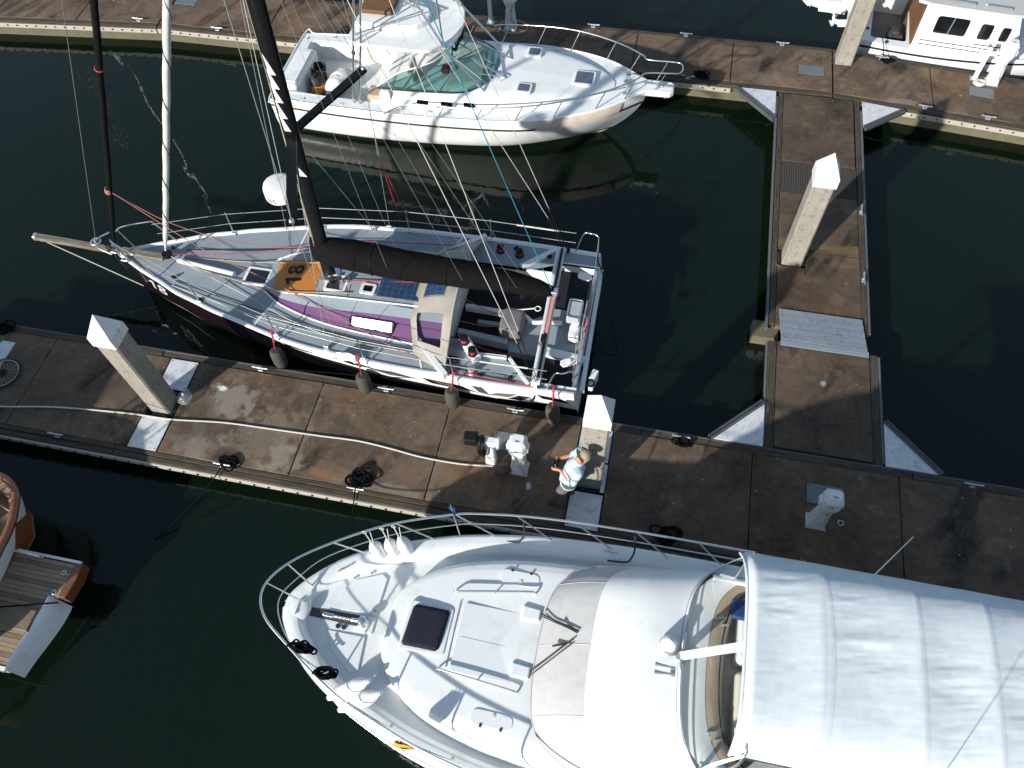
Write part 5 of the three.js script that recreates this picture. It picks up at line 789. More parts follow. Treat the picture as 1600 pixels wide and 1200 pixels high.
  for (const sg of [-1, 1]) { const x = -0.95, z = zc + sg * 0.98, y = topY(x, z); const L = obj('locker_hatch', slab(rrect(x - 0.29, x + 0.29, z - 0.1, z + 0.1, 0.095, 6), y - 0.02, y + 0.016, 0.006), M.gel, s); obj('latch', [rbox(0.035, 0.014, 0.045, 0.005, x - 0.13, y + 0.02, z + sg * 0.1), rbox(0.035, 0.014, 0.045, 0.005, x + 0.15, y + 0.02, z + sg * 0.1)], M.rubber, L); obj('lock', cyl(0.025, 0.025, 0.012, x + 0.02, y + 0.02, z - sg * 0.05, 12), M.cream, L); }
  // windshield wrapped in a grey mesh cover, and the white brow above it
  const F = (t) => [-0.52 + 0.16 * t * t + 0.48 * Math.pow(Math.abs(t), 6), 1.96 - 0.12 * Math.pow(t, 4), zc + 1.36 * t], Rr = (t) => [0.19 + 0.08 * t * t + 0.38 * Math.pow(Math.abs(t), 6), 2.62 - 0.16 * Math.pow(t, 4) - 0.18 * Math.pow(t, 8), zc + 1.3 * t], Gc = (t) => [1.27 + 0.14 * t * t + 0.22 * Math.pow(Math.abs(t), 6), 3.02 - 0.06 * t * t - 0.1 * Math.pow(t, 6), zc + 1.24 * t];
  const mix = (a, b, k) => a.map((c, i) => c + (b[i] - c) * k);
  obj('windshield_cover', grid((u, v) => { const t = 2 * u - 1, p = mix(F(t), Rr(t), v); p[1] += 0.07 * Math.sin(v * PI) + 0.01 * (fbm(u * 16, v * 3, 8, 3) - 0.5); return p; }, 70, 12), M.mesh, s);
  const hem = (fn, off) => tube(Array.from({ length: 40 }, (_, i) => { const p = fn(-1 + i / 19.5); return [p[0] + off, p[1] + 0.006, p[2]]; }), 0.011, 90, 6);
  obj('cover_hem', [hem(F, 0.0)], M.mesh, s); obj('cover_hem', [hem(Rr, 0.0)], M.mesh, s);
  for (const t of [-0.72, 0.62, -0.05]) obj('cover_seam', tube([0, 0.25, 0.5, 0.75, 1].map((v) => { const p = mix(F(t), Rr(t), v); return [p[0], p[1] + 0.07 * Math.sin(v * PI), p[2]]; }), 0.006, 16, 5), M.mesh, s);
  obj('brow', grid((u, v) => { const t = 2 * u - 1, p = mix(Rr(t), Gc(t), v); p[1] += 0.14 * Math.sin(v * PI) * (1 - 0.5 * t * t) + 0.02; return p; }, 60, 16), M.gel, s);
  for (const sg of [1, -1]) obj('house_side', grid((u, v) => { const a = u < 0.3 ? mix(F(sg), Rr(sg), u / 0.3) : u < 0.5 ? mix(Rr(sg), Gc(sg), (u - 0.3) / 0.2) : [Gc(sg)[0] + (u - 0.5) * 13, 2.86, zc + sg * 1.24]; return [a[0], a[1] + (dk(a[0]) - a[1]) * v + 0.01 * (1 - v), a[2] + sg * (1.47 - Math.abs(a[2] - zc)) * Math.min(1, v * 2.2)]; }, 50, 10), M.gel, s);
  // flybridge tub
  const tub = (x) => 1.2 + 0.04 * sstep(1.5, 4, x);
  for (const sg of [1, -1]) obj('bridge_coaming', grid((u, v) => { const x = 1.62 + 6.2 * u, P = [[0.02, -0.3], [0.0, 0], [-0.02, 0.14], [-0.09, 0.16], [-0.12, 0.1], [-0.13, -0.35]]; const k = v * 5, i = Math.min(4, Math.floor(k)), f = k - i; return [x, 2.86 + P[i][1] + (P[i + 1][1] - P[i][1]) * f, zc + sg * (tub(x) + P[i][0] + (P[i + 1][0] - P[i][0]) * f)]; }, 20, 10), M.gel, s);
  obj('bridge_floor', slab([[1.3, zc - 1.15], [8, zc - 1.15], [8, zc + 1.15], [1.3, zc + 1.15]], 2.5, 2.56), M.cream, s);
  const arcBand = (x0, x1, y0, y1, hw, crown = 0.02) => grid((u, v) => { const t = 2 * u - 1, c = 0.14 * t * t + 0.28 * Math.pow(Math.abs(t), 6); return [x0 + (x1 - x0) * v + c, y0 + (y1 - y0) * v + crown * Math.sin(v * PI), zc + hw * t * (1 - 0.03 * v)]; }, 40, 4);
  obj('bridge_dash', [arcBand(1.3, 1.62, 3.0, 2.98, 1.2)], M.gel, s); obj('dash_trim', [arcBand(1.625, 1.78, 2.985, 2.95, 1.16, 0.012)], M.beige, s); obj('dash_back', [arcBand(1.785, 1.9, 2.945, 2.6, 1.12)], M.cream, s);
  obj('dash_edge', tube(Array.from({ length: 24 }, (_, i) => { const t = -1 + i / 11.5, c = 0.14 * t * t + 0.28 * Math.pow(Math.abs(t), 6); return [1.79 + c, 2.945, zc + 1.1 * t]; }), 0.01, 60, 6), M.rubber, s);
  for (const z of [-0.62, 0.75]) obj('dash_latch', [rbox(0.13, 0.03, 0.03, 0.01, 1.68 + 0.06, 3.0, zc + z, 0.25), rbox(0.1, 0.03, 0.03, 0.01, 1.76 + 0.06, 2.98, zc + z + 0.07, 0.25)], M.galv, s);
  obj('bridge_seat', [rbox(0.6, 0.3, 1.0, 0.07, 2.3, 2.75, zc + 0.45)], M.cream, s); obj('bridge_seat', [rbox(0.5, 0.35, 0.9, 0.07, 2.25, 2.75, zc - 0.6)], M.gel, s); obj('blue_cushion', [rbox(0.2, 0.1, 0.26, 0.04, 1.98, 2.98, zc - 0.78)], M.blue, s);
  // clear front screens: white borders around the panes
  const Bf = (t) => [1.86 + 0.03 * t * t, 4.22 - 0.1 * Math.pow(t, 4), zc + 1.12 * t];
  const scr = (t0, t1, v0, v1) => grid((u, v) => { const t = t0 + (t1 - t0) * u, k = v0 + (v1 - v0) * v, p = mix(Gc(t), Bf(t), k); p[0] -= 0.05 * Math.sin(k * PI); return p; }, 24, 10);
  obj('clear_screen', scr(-0.97, -0.05, 0.07, 0.97), M.clear, s); obj('clear_screen', scr(0.05, 0.97, 0.07, 0.97), M.clear, s);
  obj('screen_border', scr(-1, 1, 0, 0.07), M.canvas, s); obj('screen_border', scr(-1, -0.97, 0, 1), M.canvas, s); obj('screen_border', scr(0.97, 1, 0, 1), M.canvas, s);
  obj('centre_strut', [beam(mix(Gc(0), [1.2, 3.05, zc - 0.1], 0.3), [1.86, 4.24, zc], 0.09, 0.05)], M.canvas, s);
  for (const sg of [1, -1]) obj('clear_screen', grid((u, v) => [2.0 + 5 * u, 3.02 + (4.12 - 3.02) * v, zc + sg * (1.2 + (1.13 - 1.2) * v)], 12, 4), M.clear, s);
  for (const sg of [1, -1]) obj('screen_edge', tube(Array.from({ length: 22 }, (_, i) => { const t = sg * (0.07 + 0.88 * i / 21), p = mix(Gc(t), Bf(t), 0.09); return [p[0] - 0.01, p[1] + 0.01, p[2]]; }), 0.009, 50, 5), M.galv, s);
  // canvas bimini: bows, cloth with sag and creases, seams
  const bows = [1.84, 2.62, 3.62, 4.36, 5.2, 6.2, 7.4];
  const bowX = (i, t) => bows[i] + (i === 1 ? 0.1 : 0.03) * (1 - t * t);
  const by = (x, t) => { let i = 0; while (i < bows.length - 2 && x > bows[i + 1]) i++; const k = clamp((x - bows[i]) / (bows[i + 1] - bows[i])); const fall = 0.24 * Math.pow(Math.abs(t), 7) + 0.05 * t * t; const cr = Math.sin(k * PI); return 4.32 - fall - 0.035 * cr * (1 - t * t * 0.6) + 0.02 * Math.sin((x - 1.84) * 0.6) + cr * 0.014 * sstep(0.3, 0.62, fbm(x * 0.9 + 7, t * 2.2, 29, 2)) * 2.6 * (fbm(x * 1.5 + 0.5 * t, t * 9 + x * 1.6, 19, 3) - 0.5) + 0.004 * (fbm(x * 3.5, t * 20 + x * 3, 23, 2) - 0.5) - 0.09 * Math.pow(1 - sstep(1.82, 1.93, x), 2); };
  obj('bimini', grid((u, v) => { const x = 1.82 + 5.6 * u, t = 2 * v - 1; return [x - 0.05 * Math.pow(Math.abs(t), 4) * (1 - sstep(1.8, 2.2, x)), by(x, t), zc - 0.03 + 1.13 * t + 0.03 * Math.sign(t) * Math.pow(Math.abs(t), 9) * 0]; }, 190, 130), M.canvas, s);
  for (const i of [1, 2, 3, 4, 5]) obj('bimini_seam', grid((u, v) => { const t = (2 * u - 1) * 0.985, x = bowX(i, t) + (v - 0.5) * 0.08; return [x, by(x, t) + 0.0015 + 0.0025 * Math.sin(v * PI), zc - 0.03 + 1.131 * t]; }, 110, 4), M.canvas, s);
  obj('bimini_edge', tube(Array.from({ length: 30 }, (_, i) => { const t = -1 + i / 14.5; return [1.82 - 0.05 * Math.pow(Math.abs(t), 4), by(1.82, t), zc - 0.03 + 1.13 * t]; }), 0.02, 80, 6), M.canvas, s);
  for (const x of [1.9, 3.62, 5.2]) obj('bimini_bow', tube([[x, 3.0, zc + 1.14], [x, 3.9, zc + 1.13], [x, 4.16, zc + 0.95], [x, 4.2, zc], [x, 4.16, zc - 0.98], [x, 3.9, zc - 1.15], [x, 3.0, zc - 1.18]], 0.016, 60, 6), M.steel, s);
  obj('side_arm', tube([[2.05, 3.0, zc + 1.2], [1.8, 3.3, zc + 1.3], [1.7, 3.5, zc + 1.35]], 0.04, 16, 8), M.gel, s);
  // light dome, horn, wipers
  obj('search_light', [lathe([[0, 0.17], [0.05, 0.15], [0.09, 0.06], [0.12, -0.05], [0, -0.05]], 18).translate(1.13, 3.13, zc - 0.14)], M.gel, s);
  obj('horn', [0, 1].map((i) => [bar([0.98, 3.2, zc + 0.14 + i * 0.1], [1.16, 3.2, zc + 0.15 + i * 0.08], 0.03, 0.012, 10), bar([1.16, 3.2, zc + 0.15 + i * 0.08], [1.22, 3.19, zc + 0.16 + i * 0.06], 0.02)]).concat([[rbox(0.06, 0.06, 0.12, 0.01, 1.2, 3.17, zc + 0.19)]]), M.steel, s);
  for (const [z0, x1, z1] of [[-0.5, 0.0, -0.22], [0.3, -0.04, -0.12]]) {
    const a = [-0.55, 2.06, zc + z0], b = [x1, 2.6, zc + z1], m2 = [x1 - 0.02, 2.6, zc + z1]; const yv = (p) => { const t = (p[2] - zc) / 1.3; return 0; };
    obj('wiper_base', [slab([[-0.82, zc + z0 - 0.1], [-0.56, zc + z0 - 0.08], [-0.56, zc + z0 + 0.08], [-0.82, zc + z0 + 0.1]], topY(-0.7, zc) - 0.04, topY(-0.7, zc) + 0.035, 0.02)], M.gel, s);
    const q = (k) => { const x = -0.55 + (x1 + 0.55) * k, z = z0 + (z1 - z0) * k, t = z / 1.33, v = clamp((x - F(t)[0]) / (Rr(t)[0] - F(t)[0])); const p = mix(F(t), Rr(t), v); return [x, p[1] + 0.07 * Math.sin(v * PI) + 0.05, zc + z]; };
    obj('wiper_arm', [tube([q(0), q(0.35), q(0.7), q(1)], 0.011, 20, 6), tube([q(0.02), q(0.35), q(0.7), q(0.95)].map((p, i) => [p[0] + 0.025, p[1], p[2] + 0.03]), 0.008, 20, 6)], M.rubber, s);
    const e = q(0.9); const d = z0 < 0 ? [0.3, 0.14] : [0.3, -0.1]; obj('wiper_blade', [beam([e[0] - d[0] * 0.7, e[1] - 0.14, e[2] - d[1] * 0.6], [e[0] + d[0] * 0.7, e[1] + 0.03, e[2] + d[1] * 0.6], 0.022, 0.03)], M.rubber, s);
  }
  // rails
  const rail = [[2.3, -1.87], [0.65, -1.86], [-0.75, -1.81], [-1.69, -1.7], [-2.15, -1.59], [-3.04, -1.25], [-3.85, -0.76], [-4.29, -0.36], [-4.46, 0.0], [-4.31, 0.34], [-3.85, 0.66], [-3.04, 1.12], [-2.2, 1.42], [-1.5, 1.6], [-0.5, 1.75], [1.2, 1.83], [2.6, 1.85]];
  obj('bow_rail', tube(rail.map(([x, z]) => [x, 2.26 + (x < -4 ? 0.03 : 0), zc + z]), 0.018, 200, 8), M.steel, s);
  obj('rail_wire', tube(rail.map(([x, z]) => [x * 0.995 + (x < -4 ? 0.12 : 0.02), 1.93, zc + z * 0.985]), 0.009, 200, 6), M.steel, s);
  const posts = [[-4.03, -0.08, -4.44, -0.1], [-4.0, -0.34, -4.24, -0.42], [-2.42, -1.42, -2.9, -1.32], [-1.5, -1.66, -2.05, -1.62], [-0.62, -1.76, -1.15, -1.77], [0.3, -1.8, -0.3, -1.84], [1.16, -1.83, 0.6, -1.86], [2.0, -1.84, 1.5, -1.87], [-3.3, -0.98, -3.7, -0.86], [-2.3, 1.32, -2.8, 1.2], [-1.38, 1.54, -1.9, 1.5], [-0.4, 1.7, -0.9, 1.69], [-3.35, 0.84, -3.75, 0.72]];
  for (const [x, z, xt, zt] of posts) obj('rail_post', bar([x, sy(x) + 0.03, zc + z], [xt, 2.26, zc + zt], 0.013), M.steel, s);
  obj('antenna', [bar([3.45, 2.9, zc - 1.3], [4.1, 3.2, zc - 2.1], 0.012, 0.006)], M.capWhite, s); obj('antenna', [bar([3.55, 3.1, zc + 1.24], [3.62, 6.0, zc + 1.28], 0.006, 0.003)], M.capWhite, s);
  for (const x of [-1.05, 0.62]) obj('rail_hook', tube([[x - 0.35, 1.56, zc - 1.6], [x - 0.05, 1.6, zc - 1.62], [x + 0.02, 1.8, zc - 1.72], [x - 0.02, 2.27, zc - 1.8]], 0.014, 24, 6, false, 0.3), M.rubber, s);
  obj('burgee_staff', bar([-2.02, 1.6, zc - 1.55], [-2.1, 2.55, zc - 1.64], 0.01), M.steel, s); obj('burgee', grid((u, v) => [-2.09 + 0.05 * Math.sin(v * 5) * (1 - u) + 0.06 * u, 2.5 - 0.28 * u, zc - 1.63 + 0.07 * (v - 0.5) * (0.4 + u)], 6, 6), M.blue, s);
}
// fenders, ropes and pouch tied to that rail
{
  const f = thing('white_fender', 'x', 'fender', [0, 0, 0], 'white fenders hung together on the yacht bow rail');
  obj('fender_body', lathe([[0, -0.24], [0.03, -0.24], [0.045, -0.2], [0.085, -0.13], [0.09, 0.08], [0.07, 0.15], [0.035, 0.2], [0.03, 0.24], [0, 0.24]], 18), M.fenderW, f);
  obj('cord', [bar([0, 0.23, 0], [-0.02, 0.44, -0.05], 0.008), bar([0.02, 0.23, 0], [0.04, 0.42, -0.06], 0.006), new THREE.TorusGeometry(0.025, 0.006, 5, 10).translate(-0.02, 0.44, -0.05)], M.ropeW, f);
  f.scale.set(1.2, 1.5, 1.2); f.position.set(-3.16, 1.72, -3.5); f.userData.label = 'white fender on the bow rail, end of the row toward the bow tip'; f.rotation.set(0, 0.3, 0.1);
  dup(f, [-2.96, 1.72, -3.58], 0.2, 'white fender on the bow rail, middle one of the row of three').rotation.z = 0.05;
  dup(f, [-2.77, 1.73, -3.64], 0.1, 'white fender on the bow rail, end of the row toward the windshield').rotation.z = 0.1;
  const g = dup(f, [-2.98, 1.75, -1.5], 0, 'white fender tied on its side by the rail, beside the black rope hanks', 'white fenders tied sideways to the yacht rail'); g.rotation.set(0.4, 0.6, -1.35); g.remove(g.children.find((c) => c.name === 'cord'));
  const h = dup(f, [-2.78, 1.75, -1.38], 0, 'white fender tied on its side by the rail, on the windshield side of its pair', 'white fenders tied sideways to the yacht rail'); h.rotation.set(0.4, 0.6, -1.35); h.remove(h.children.find((c) => c.name === 'cord'));
  const hank = (label, x, y, z, a) => { const t = thing('rope_hank', label, 'rope', [x, y, z], 'black rope hanks on the yacht rail'); const R = rng(Math.round(x * -100)); const c = [];
    for (let i = 0; i < 9; i++) { const L = 0.08 + 0.09 * R(), w = 0.02 + 0.05 * R(), o = 0.012 * i; c.push(tube(Array.from({ length: 10 }, (_, k) => { const q = k / 10 * 2 * PI, u = L * (1 + Math.cos(q)), v = w * Math.sin(q) + 0.06 * (R() - 0.5); return [x + u * Math.cos(a) - v * Math.sin(a), y - 0.05 + o - u * 0.35, z + u * Math.sin(a) + v * Math.cos(a)]; }), 0.014, 40, 6, true)); }
    obj('loops', c, M.ropeB, t); obj('wrap', new THREE.TorusGeometry(0.03, 0.018, 6, 12).rotateY(0.7).translate(x, y + 0.02, z), M.ropeB, t); };
  hank('black rope hank on the yacht rail, beside the bow cleat', -3.82, 2.25, -1.82, -0.1); hank('black rope hank on the yacht rail, next to the sideways white fenders', -3.36, 2.25, -1.55, -0.25);
  const p = thing('yellow_pouch', 'small yellow pouch with grey print hanging on the yacht rail', 'pouch', [-1.98, 2.1, -0.98]);
  obj('pouch_body', grid((u, v) => { const a = u * 2 * PI, r = 0.035 * Math.sin(v * PI * 0.92 + 0.12); return [-1.98 + (0.12 - 0.025 * Math.cos(v * 6)) * Math.cos(a), 2.24 - 0.32 * v, -0.94 + (r + 0.012) * Math.sin(a)]; }, 16, 10), M.yellow, p);
  obj('pouch_print', grid((u, v) => [-2.03 + 0.1 * u + 0.02 * Math.sin(v * 7), 2.17 - 0.17 * v, -0.884 + 0.008 * Math.sin(v * 3)], 4, 5), M.greyPaint, p);
  obj('pouch_strap', tube([[-2.03, 2.2, -0.94], [-2.0, 2.28, -0.97], [-1.94, 2.2, -0.94]], 0.006, 12), M.ropeW, p);
}
// ---------------------------------------------------------------- the pilot boat with tilted outboards
{
  const zc = -19.98;
  const s = thing('pilot_boat', 'white cabin pilot boat with dark windows and tilted outboard motors', 'motorboat', [6.5, 0, zc]);
  const hb = lut([[4.75, 1.1], [5.5, 1.17], [7, 1.2], [8.5, 1.1], [9.8, 0.75], [10.8, 0.25], [11.1, 0.05]]), sy = lut([[4.75, 0.74], [7, 0.8], [9, 0.95], [11.1, 1.2]]);
  const hs = (sg) => (u, v) => { const x = 4.75 + 6.35 * u, y = sy(x) + (-0.3 - sy(x)) * v; const f = lut([[0, 1], [0.12, 1.0], [0.5, 0.96 - 0.3 * u * u], [0.8, 0.75 - 0.4 * u * u], [1, 0.02]])(v); return [x - 1.0 * v * v * u * u, y, zc + sg * Math.max(0.004, hb(x) * f)]; };
  obj('hull', [grid(hs(1), 40, 12), grid(hs(-1), 40, 12), grid((u, v) => { const a = hs(1)(0, v), b = hs(-1)(0, v); return [a[0], a[1], b[2] + (a[2] - b[2]) * u]; }, 5, 6)], M.gel, s);
  obj('bottom_stripe', grid((u, v) => { const p = hs(1)(u, 0.6 + 0.1 * v); return [p[0], p[1], p[2] + 0.008]; }, 30, 1), std([0.1, 0.14, 0.12], 0.6), s);
  for (const sg of [1, -1]) obj('rub_rail', tube(Array.from({ length: 24 }, (_, i) => { const p = hs(sg)(i / 23.5, 0.1); return [p[0], p[1], p[2] + sg * 0.012]; }), 0.026, 60, 6), M.black, s);
  const cock = rrect(4.95, 5.82, zc - 0.92, zc + 0.92, 0.1);
  obj('deck', slab(outline(hb, 4.76, 11.05, zc, 30), 0.72, 0.79, 0, [cock]), M.gel, s);
  obj('cockpit_floor', slab(rrect(4.93, 5.84, zc - 0.95, zc + 0.95, 0.1), 0.3, 0.34), std([0.24, 0.205, 0.18], 0.9, 0, { map: T.cloth, bumpMap: T.grain, bumpScale: 0.002 }), s);
  obj('cockpit_wall', [box(0.9, 0.45, 0.03, 5.38, 0.55, zc - 0.94), box(0.9, 0.45, 0.03, 5.38, 0.55, zc + 0.94), box(0.03, 0.45, 1.85, 4.94, 0.55, zc)], M.gel, s);
  obj('engine_cover', [rbox(0.36, 0.32, 0.42, 0.07, 5.6, 0.5, zc + 0.35, 0.1), rbox(0.2, 0.12, 0.3, 0.05, 5.58, 0.68, zc + 0.35)], std([0.035, 0.037, 0.04], 0.8, 0, { map: T.cloth }), s);
  for (const [x, z] of [[4.86, 0.6], [5.35, 1.05], [5.35, -1.05]]) obj('rod_holder', new THREE.TorusGeometry(0.035, 0.014, 6, 12).rotateX(PI / 2).translate(x, 0.8, zc + z), M.rubber, s);
  // cabin
  obj('bulkhead_door', [beam([5.8, 1.06, zc - 0.98], [5.86, 1.06, zc - 0.01], 0.03, 1.46)], M.ply, s); obj('bulkhead_door', [beam([5.86, 1.06, zc + 0.01], [5.9, 1.06, zc + 0.98], 0.03, 1.46)], M.ply, s);
  const wl = (y) => 1.04 - 0.1 * (y - 0.79);
  const cabW = (sg, holes) => { const sh2 = new THREE.Shape([[5.92, 0.78], [8.35, 0.78], [8.0, 1.82], [5.92, 1.82]].map(([x, y]) => new THREE.Vector2(x, y))); for (const h of holes) sh2.holes.push(new THREE.Path(h.map(([x, y]) => new THREE.Vector2(x, y)))); const g = new THREE.ExtrudeGeometry(sh2, { depth: 0.04, bevelEnabled: false }); g.translate(0, 0, -0.02); g.rotateX(-0.1 * sg); return g.translate(0, 0.08 * 0, zc + sg * (1.03) + 0.1 * sg); };
  const win = [rrect(6.25, 7.0, 1.2, 1.64, 0.06), rrect(7.25, 7.55, 1.2, 1.6, 0.06), rrect(7.72, 7.94, 1.22, 1.58, 0.05)];
  for (const sg of [1, -1]) {
    obj('cabin_wall', cabW(sg, win), M.gel, s);
    for (const h of win) { const g = new THREE.ShapeGeometry(new THREE.Shape(h.map(([x, y]) => new THREE.Vector2(x, y)))); g.rotateX(-0.1 * sg); const w = obj('cabin_window', g.translate(0, 0, zc + sg * 1.12), M.darkGlass, s); const fr = new THREE.TubeGeometry(new THREE.CatmullRomCurve3(h.map(([x, y]) => V(x, y, 0)), true), 60, 0.016, 5, true); fr.rotateX(-0.1 * sg); obj('frame', fr.translate(0, 0, zc + sg * 1.155), M.gel, w); }
    const mul = bar([6.6, 1.2, 0], [6.64, 1.64, 0], 0.012); mul.rotateX(-0.1 * sg); obj('window_bar', mul.translate(0, 0, zc + sg * 1.15), M.alu, s);
    for (const y of [0.9, 1.0, 1.08]) { const st = box(y === 1.08 ? 0.7 : 1.9, 0.02, 0.006, y === 1.08 ? 7.6 : 7.0, y, 0); st.rotateX(-0.1 * sg); obj('pin_stripe', st.translate(0, 0, zc + sg * 1.155), M.black, s); }
  }
  obj('cabin_front', [grid((u, v) => [8.35 - 0.35 * v, 0.78 + 1.04 * v, zc + (2 * u - 1) * (1.02 - 0.1 * v)], 6, 4)], M.gel, s); obj('front_window', [grid((u, v) => [8.2 - 0.16 * v + 0.02, 1.25 + 0.45 * v, zc + (2 * u - 1) * 0.85], 4, 2)], M.darkGlass, s);
  obj('cabin_roof', slab(outline(lut([[5.7, 0.94], [6, 1.02], [7.6, 1.04], [8.1, 0.98], [8.35, 0.8]]), 5.7, 8.35, zc, 20), 1.82, 1.9, 0.035, [], 3), std([0.5, 0.5, 0.49], 0.5, 0, { map: T.whiteWear }), s);
  for (const [x0, x1] of [[6.3, 6.95], [7.15, 7.75]]) obj('roof_rail', tube([[x0, 1.9, zc + 0.86], [x0 + 0.03, 1.96, zc + 0.86], [x1 - 0.03, 1.96, zc + 0.87], [x1, 1.9, zc + 0.87]], 0.014, 24, 6, false, 0.2), M.steel, s);
  obj('trunk', slab(outline(lut([[8.2, 0.95], [9.2, 0.8], [10.2, 0.3]]), 8.2, 10.2, zc, 12), 0.78, 1.22, 0.06), M.gel, s); obj('trunk_window', rbox(0.5, 0.2, 0.02, 0.05, 8.75, 1.05, zc + 0.9, -0.15), M.darkGlass, s);
  obj('side_rail', tube([[8.1, 0.82, zc + 1.1], [8.3, 1.2, zc + 1.08], [9.4, 1.4, zc + 0.85]], 0.013, 20), M.steel, s);
  // outboards, tilted clear of the water
  const out = (label, x, z, k, yaw) => {
    const o = obj('outboard_motor', rbox(0.5 * k, 0.5 * k, 0.42 * k, 0.13 * k, x + 0.05, 1.05 + 0.12 * k, z, yaw, 0, 0.9, 4), M.gel, s); o.userData.label = label;
    const d = [-Math.cos(yaw), Math.sin(yaw)];
    obj('leg', [beam([x - 0.1, 0.95, z], [x - 0.75 * k, 0.9 - 0.05, z + d[1] * 0.6 * k], 0.16 * k, 0.3 * k), beam([x - 0.7 * k, 0.87, z + d[1] * 0.55 * k], [x - 1.0 * k, 0.88, z + d[1] * 0.8 * k], 0.1 * k, 0.2 * k)], M.gel, o);
    obj('gearcase', [lathe([[0, -0.24 * k], [0.07 * k, -0.12 * k], [0.08 * k, 0.1 * k], [0.04 * k, 0.26 * k], [0, 0.28 * k]], 12).rotateZ(0.25).translate(x - 1.02 * k, 0.92, z + d[1] * 0.82 * k), slab([[x - 1.2 * k, z - 0.02 + d[1] * 0.9 * k], [x - 0.95 * k, z - 0.03 + d[1] * 0.8 * k], [x - 0.95 * k, z + 0.12 + d[1] * 0.8 * k], [x - 1.05 * k, z + 0.2 + d[1] * 0.9 * k]], 0.82, 0.86, 0.01)], M.gel, o);
    obj('propeller', [0, 1, 2].map((i) => { const a = i * 2.094; return box(0.02, 0.16 * k, 0.09 * k, 0, 0.1 * k, 0, 0.5).rotateX(a).rotateZ(PI / 2).translate(x - 1.02 * k, 0.92 + 0.28 * k, z + d[1] * 0.82 * k); }), M.steel, o);
    obj('bracket', [rbox(0.2 * k, 0.3 * k, 0.3 * k, 0.03, x + 0.25 * k, 0.72, z)], M.galv, o);
  };
  out('large white outboard motor tilted up', 4.35, zc + 0.1, 1, -0.25); out('small white kicker outboard', 4.5, zc + 0.75, 0.5, -0.3);
  obj('swim_bracket', [rbox(0.35, 0.06, 1.5, 0.02, 4.6, 0.3, zc)], M.gel, s);
  s.rotation.y = -0.1; s.position.set(6.5, -0.1, -19.86);
}
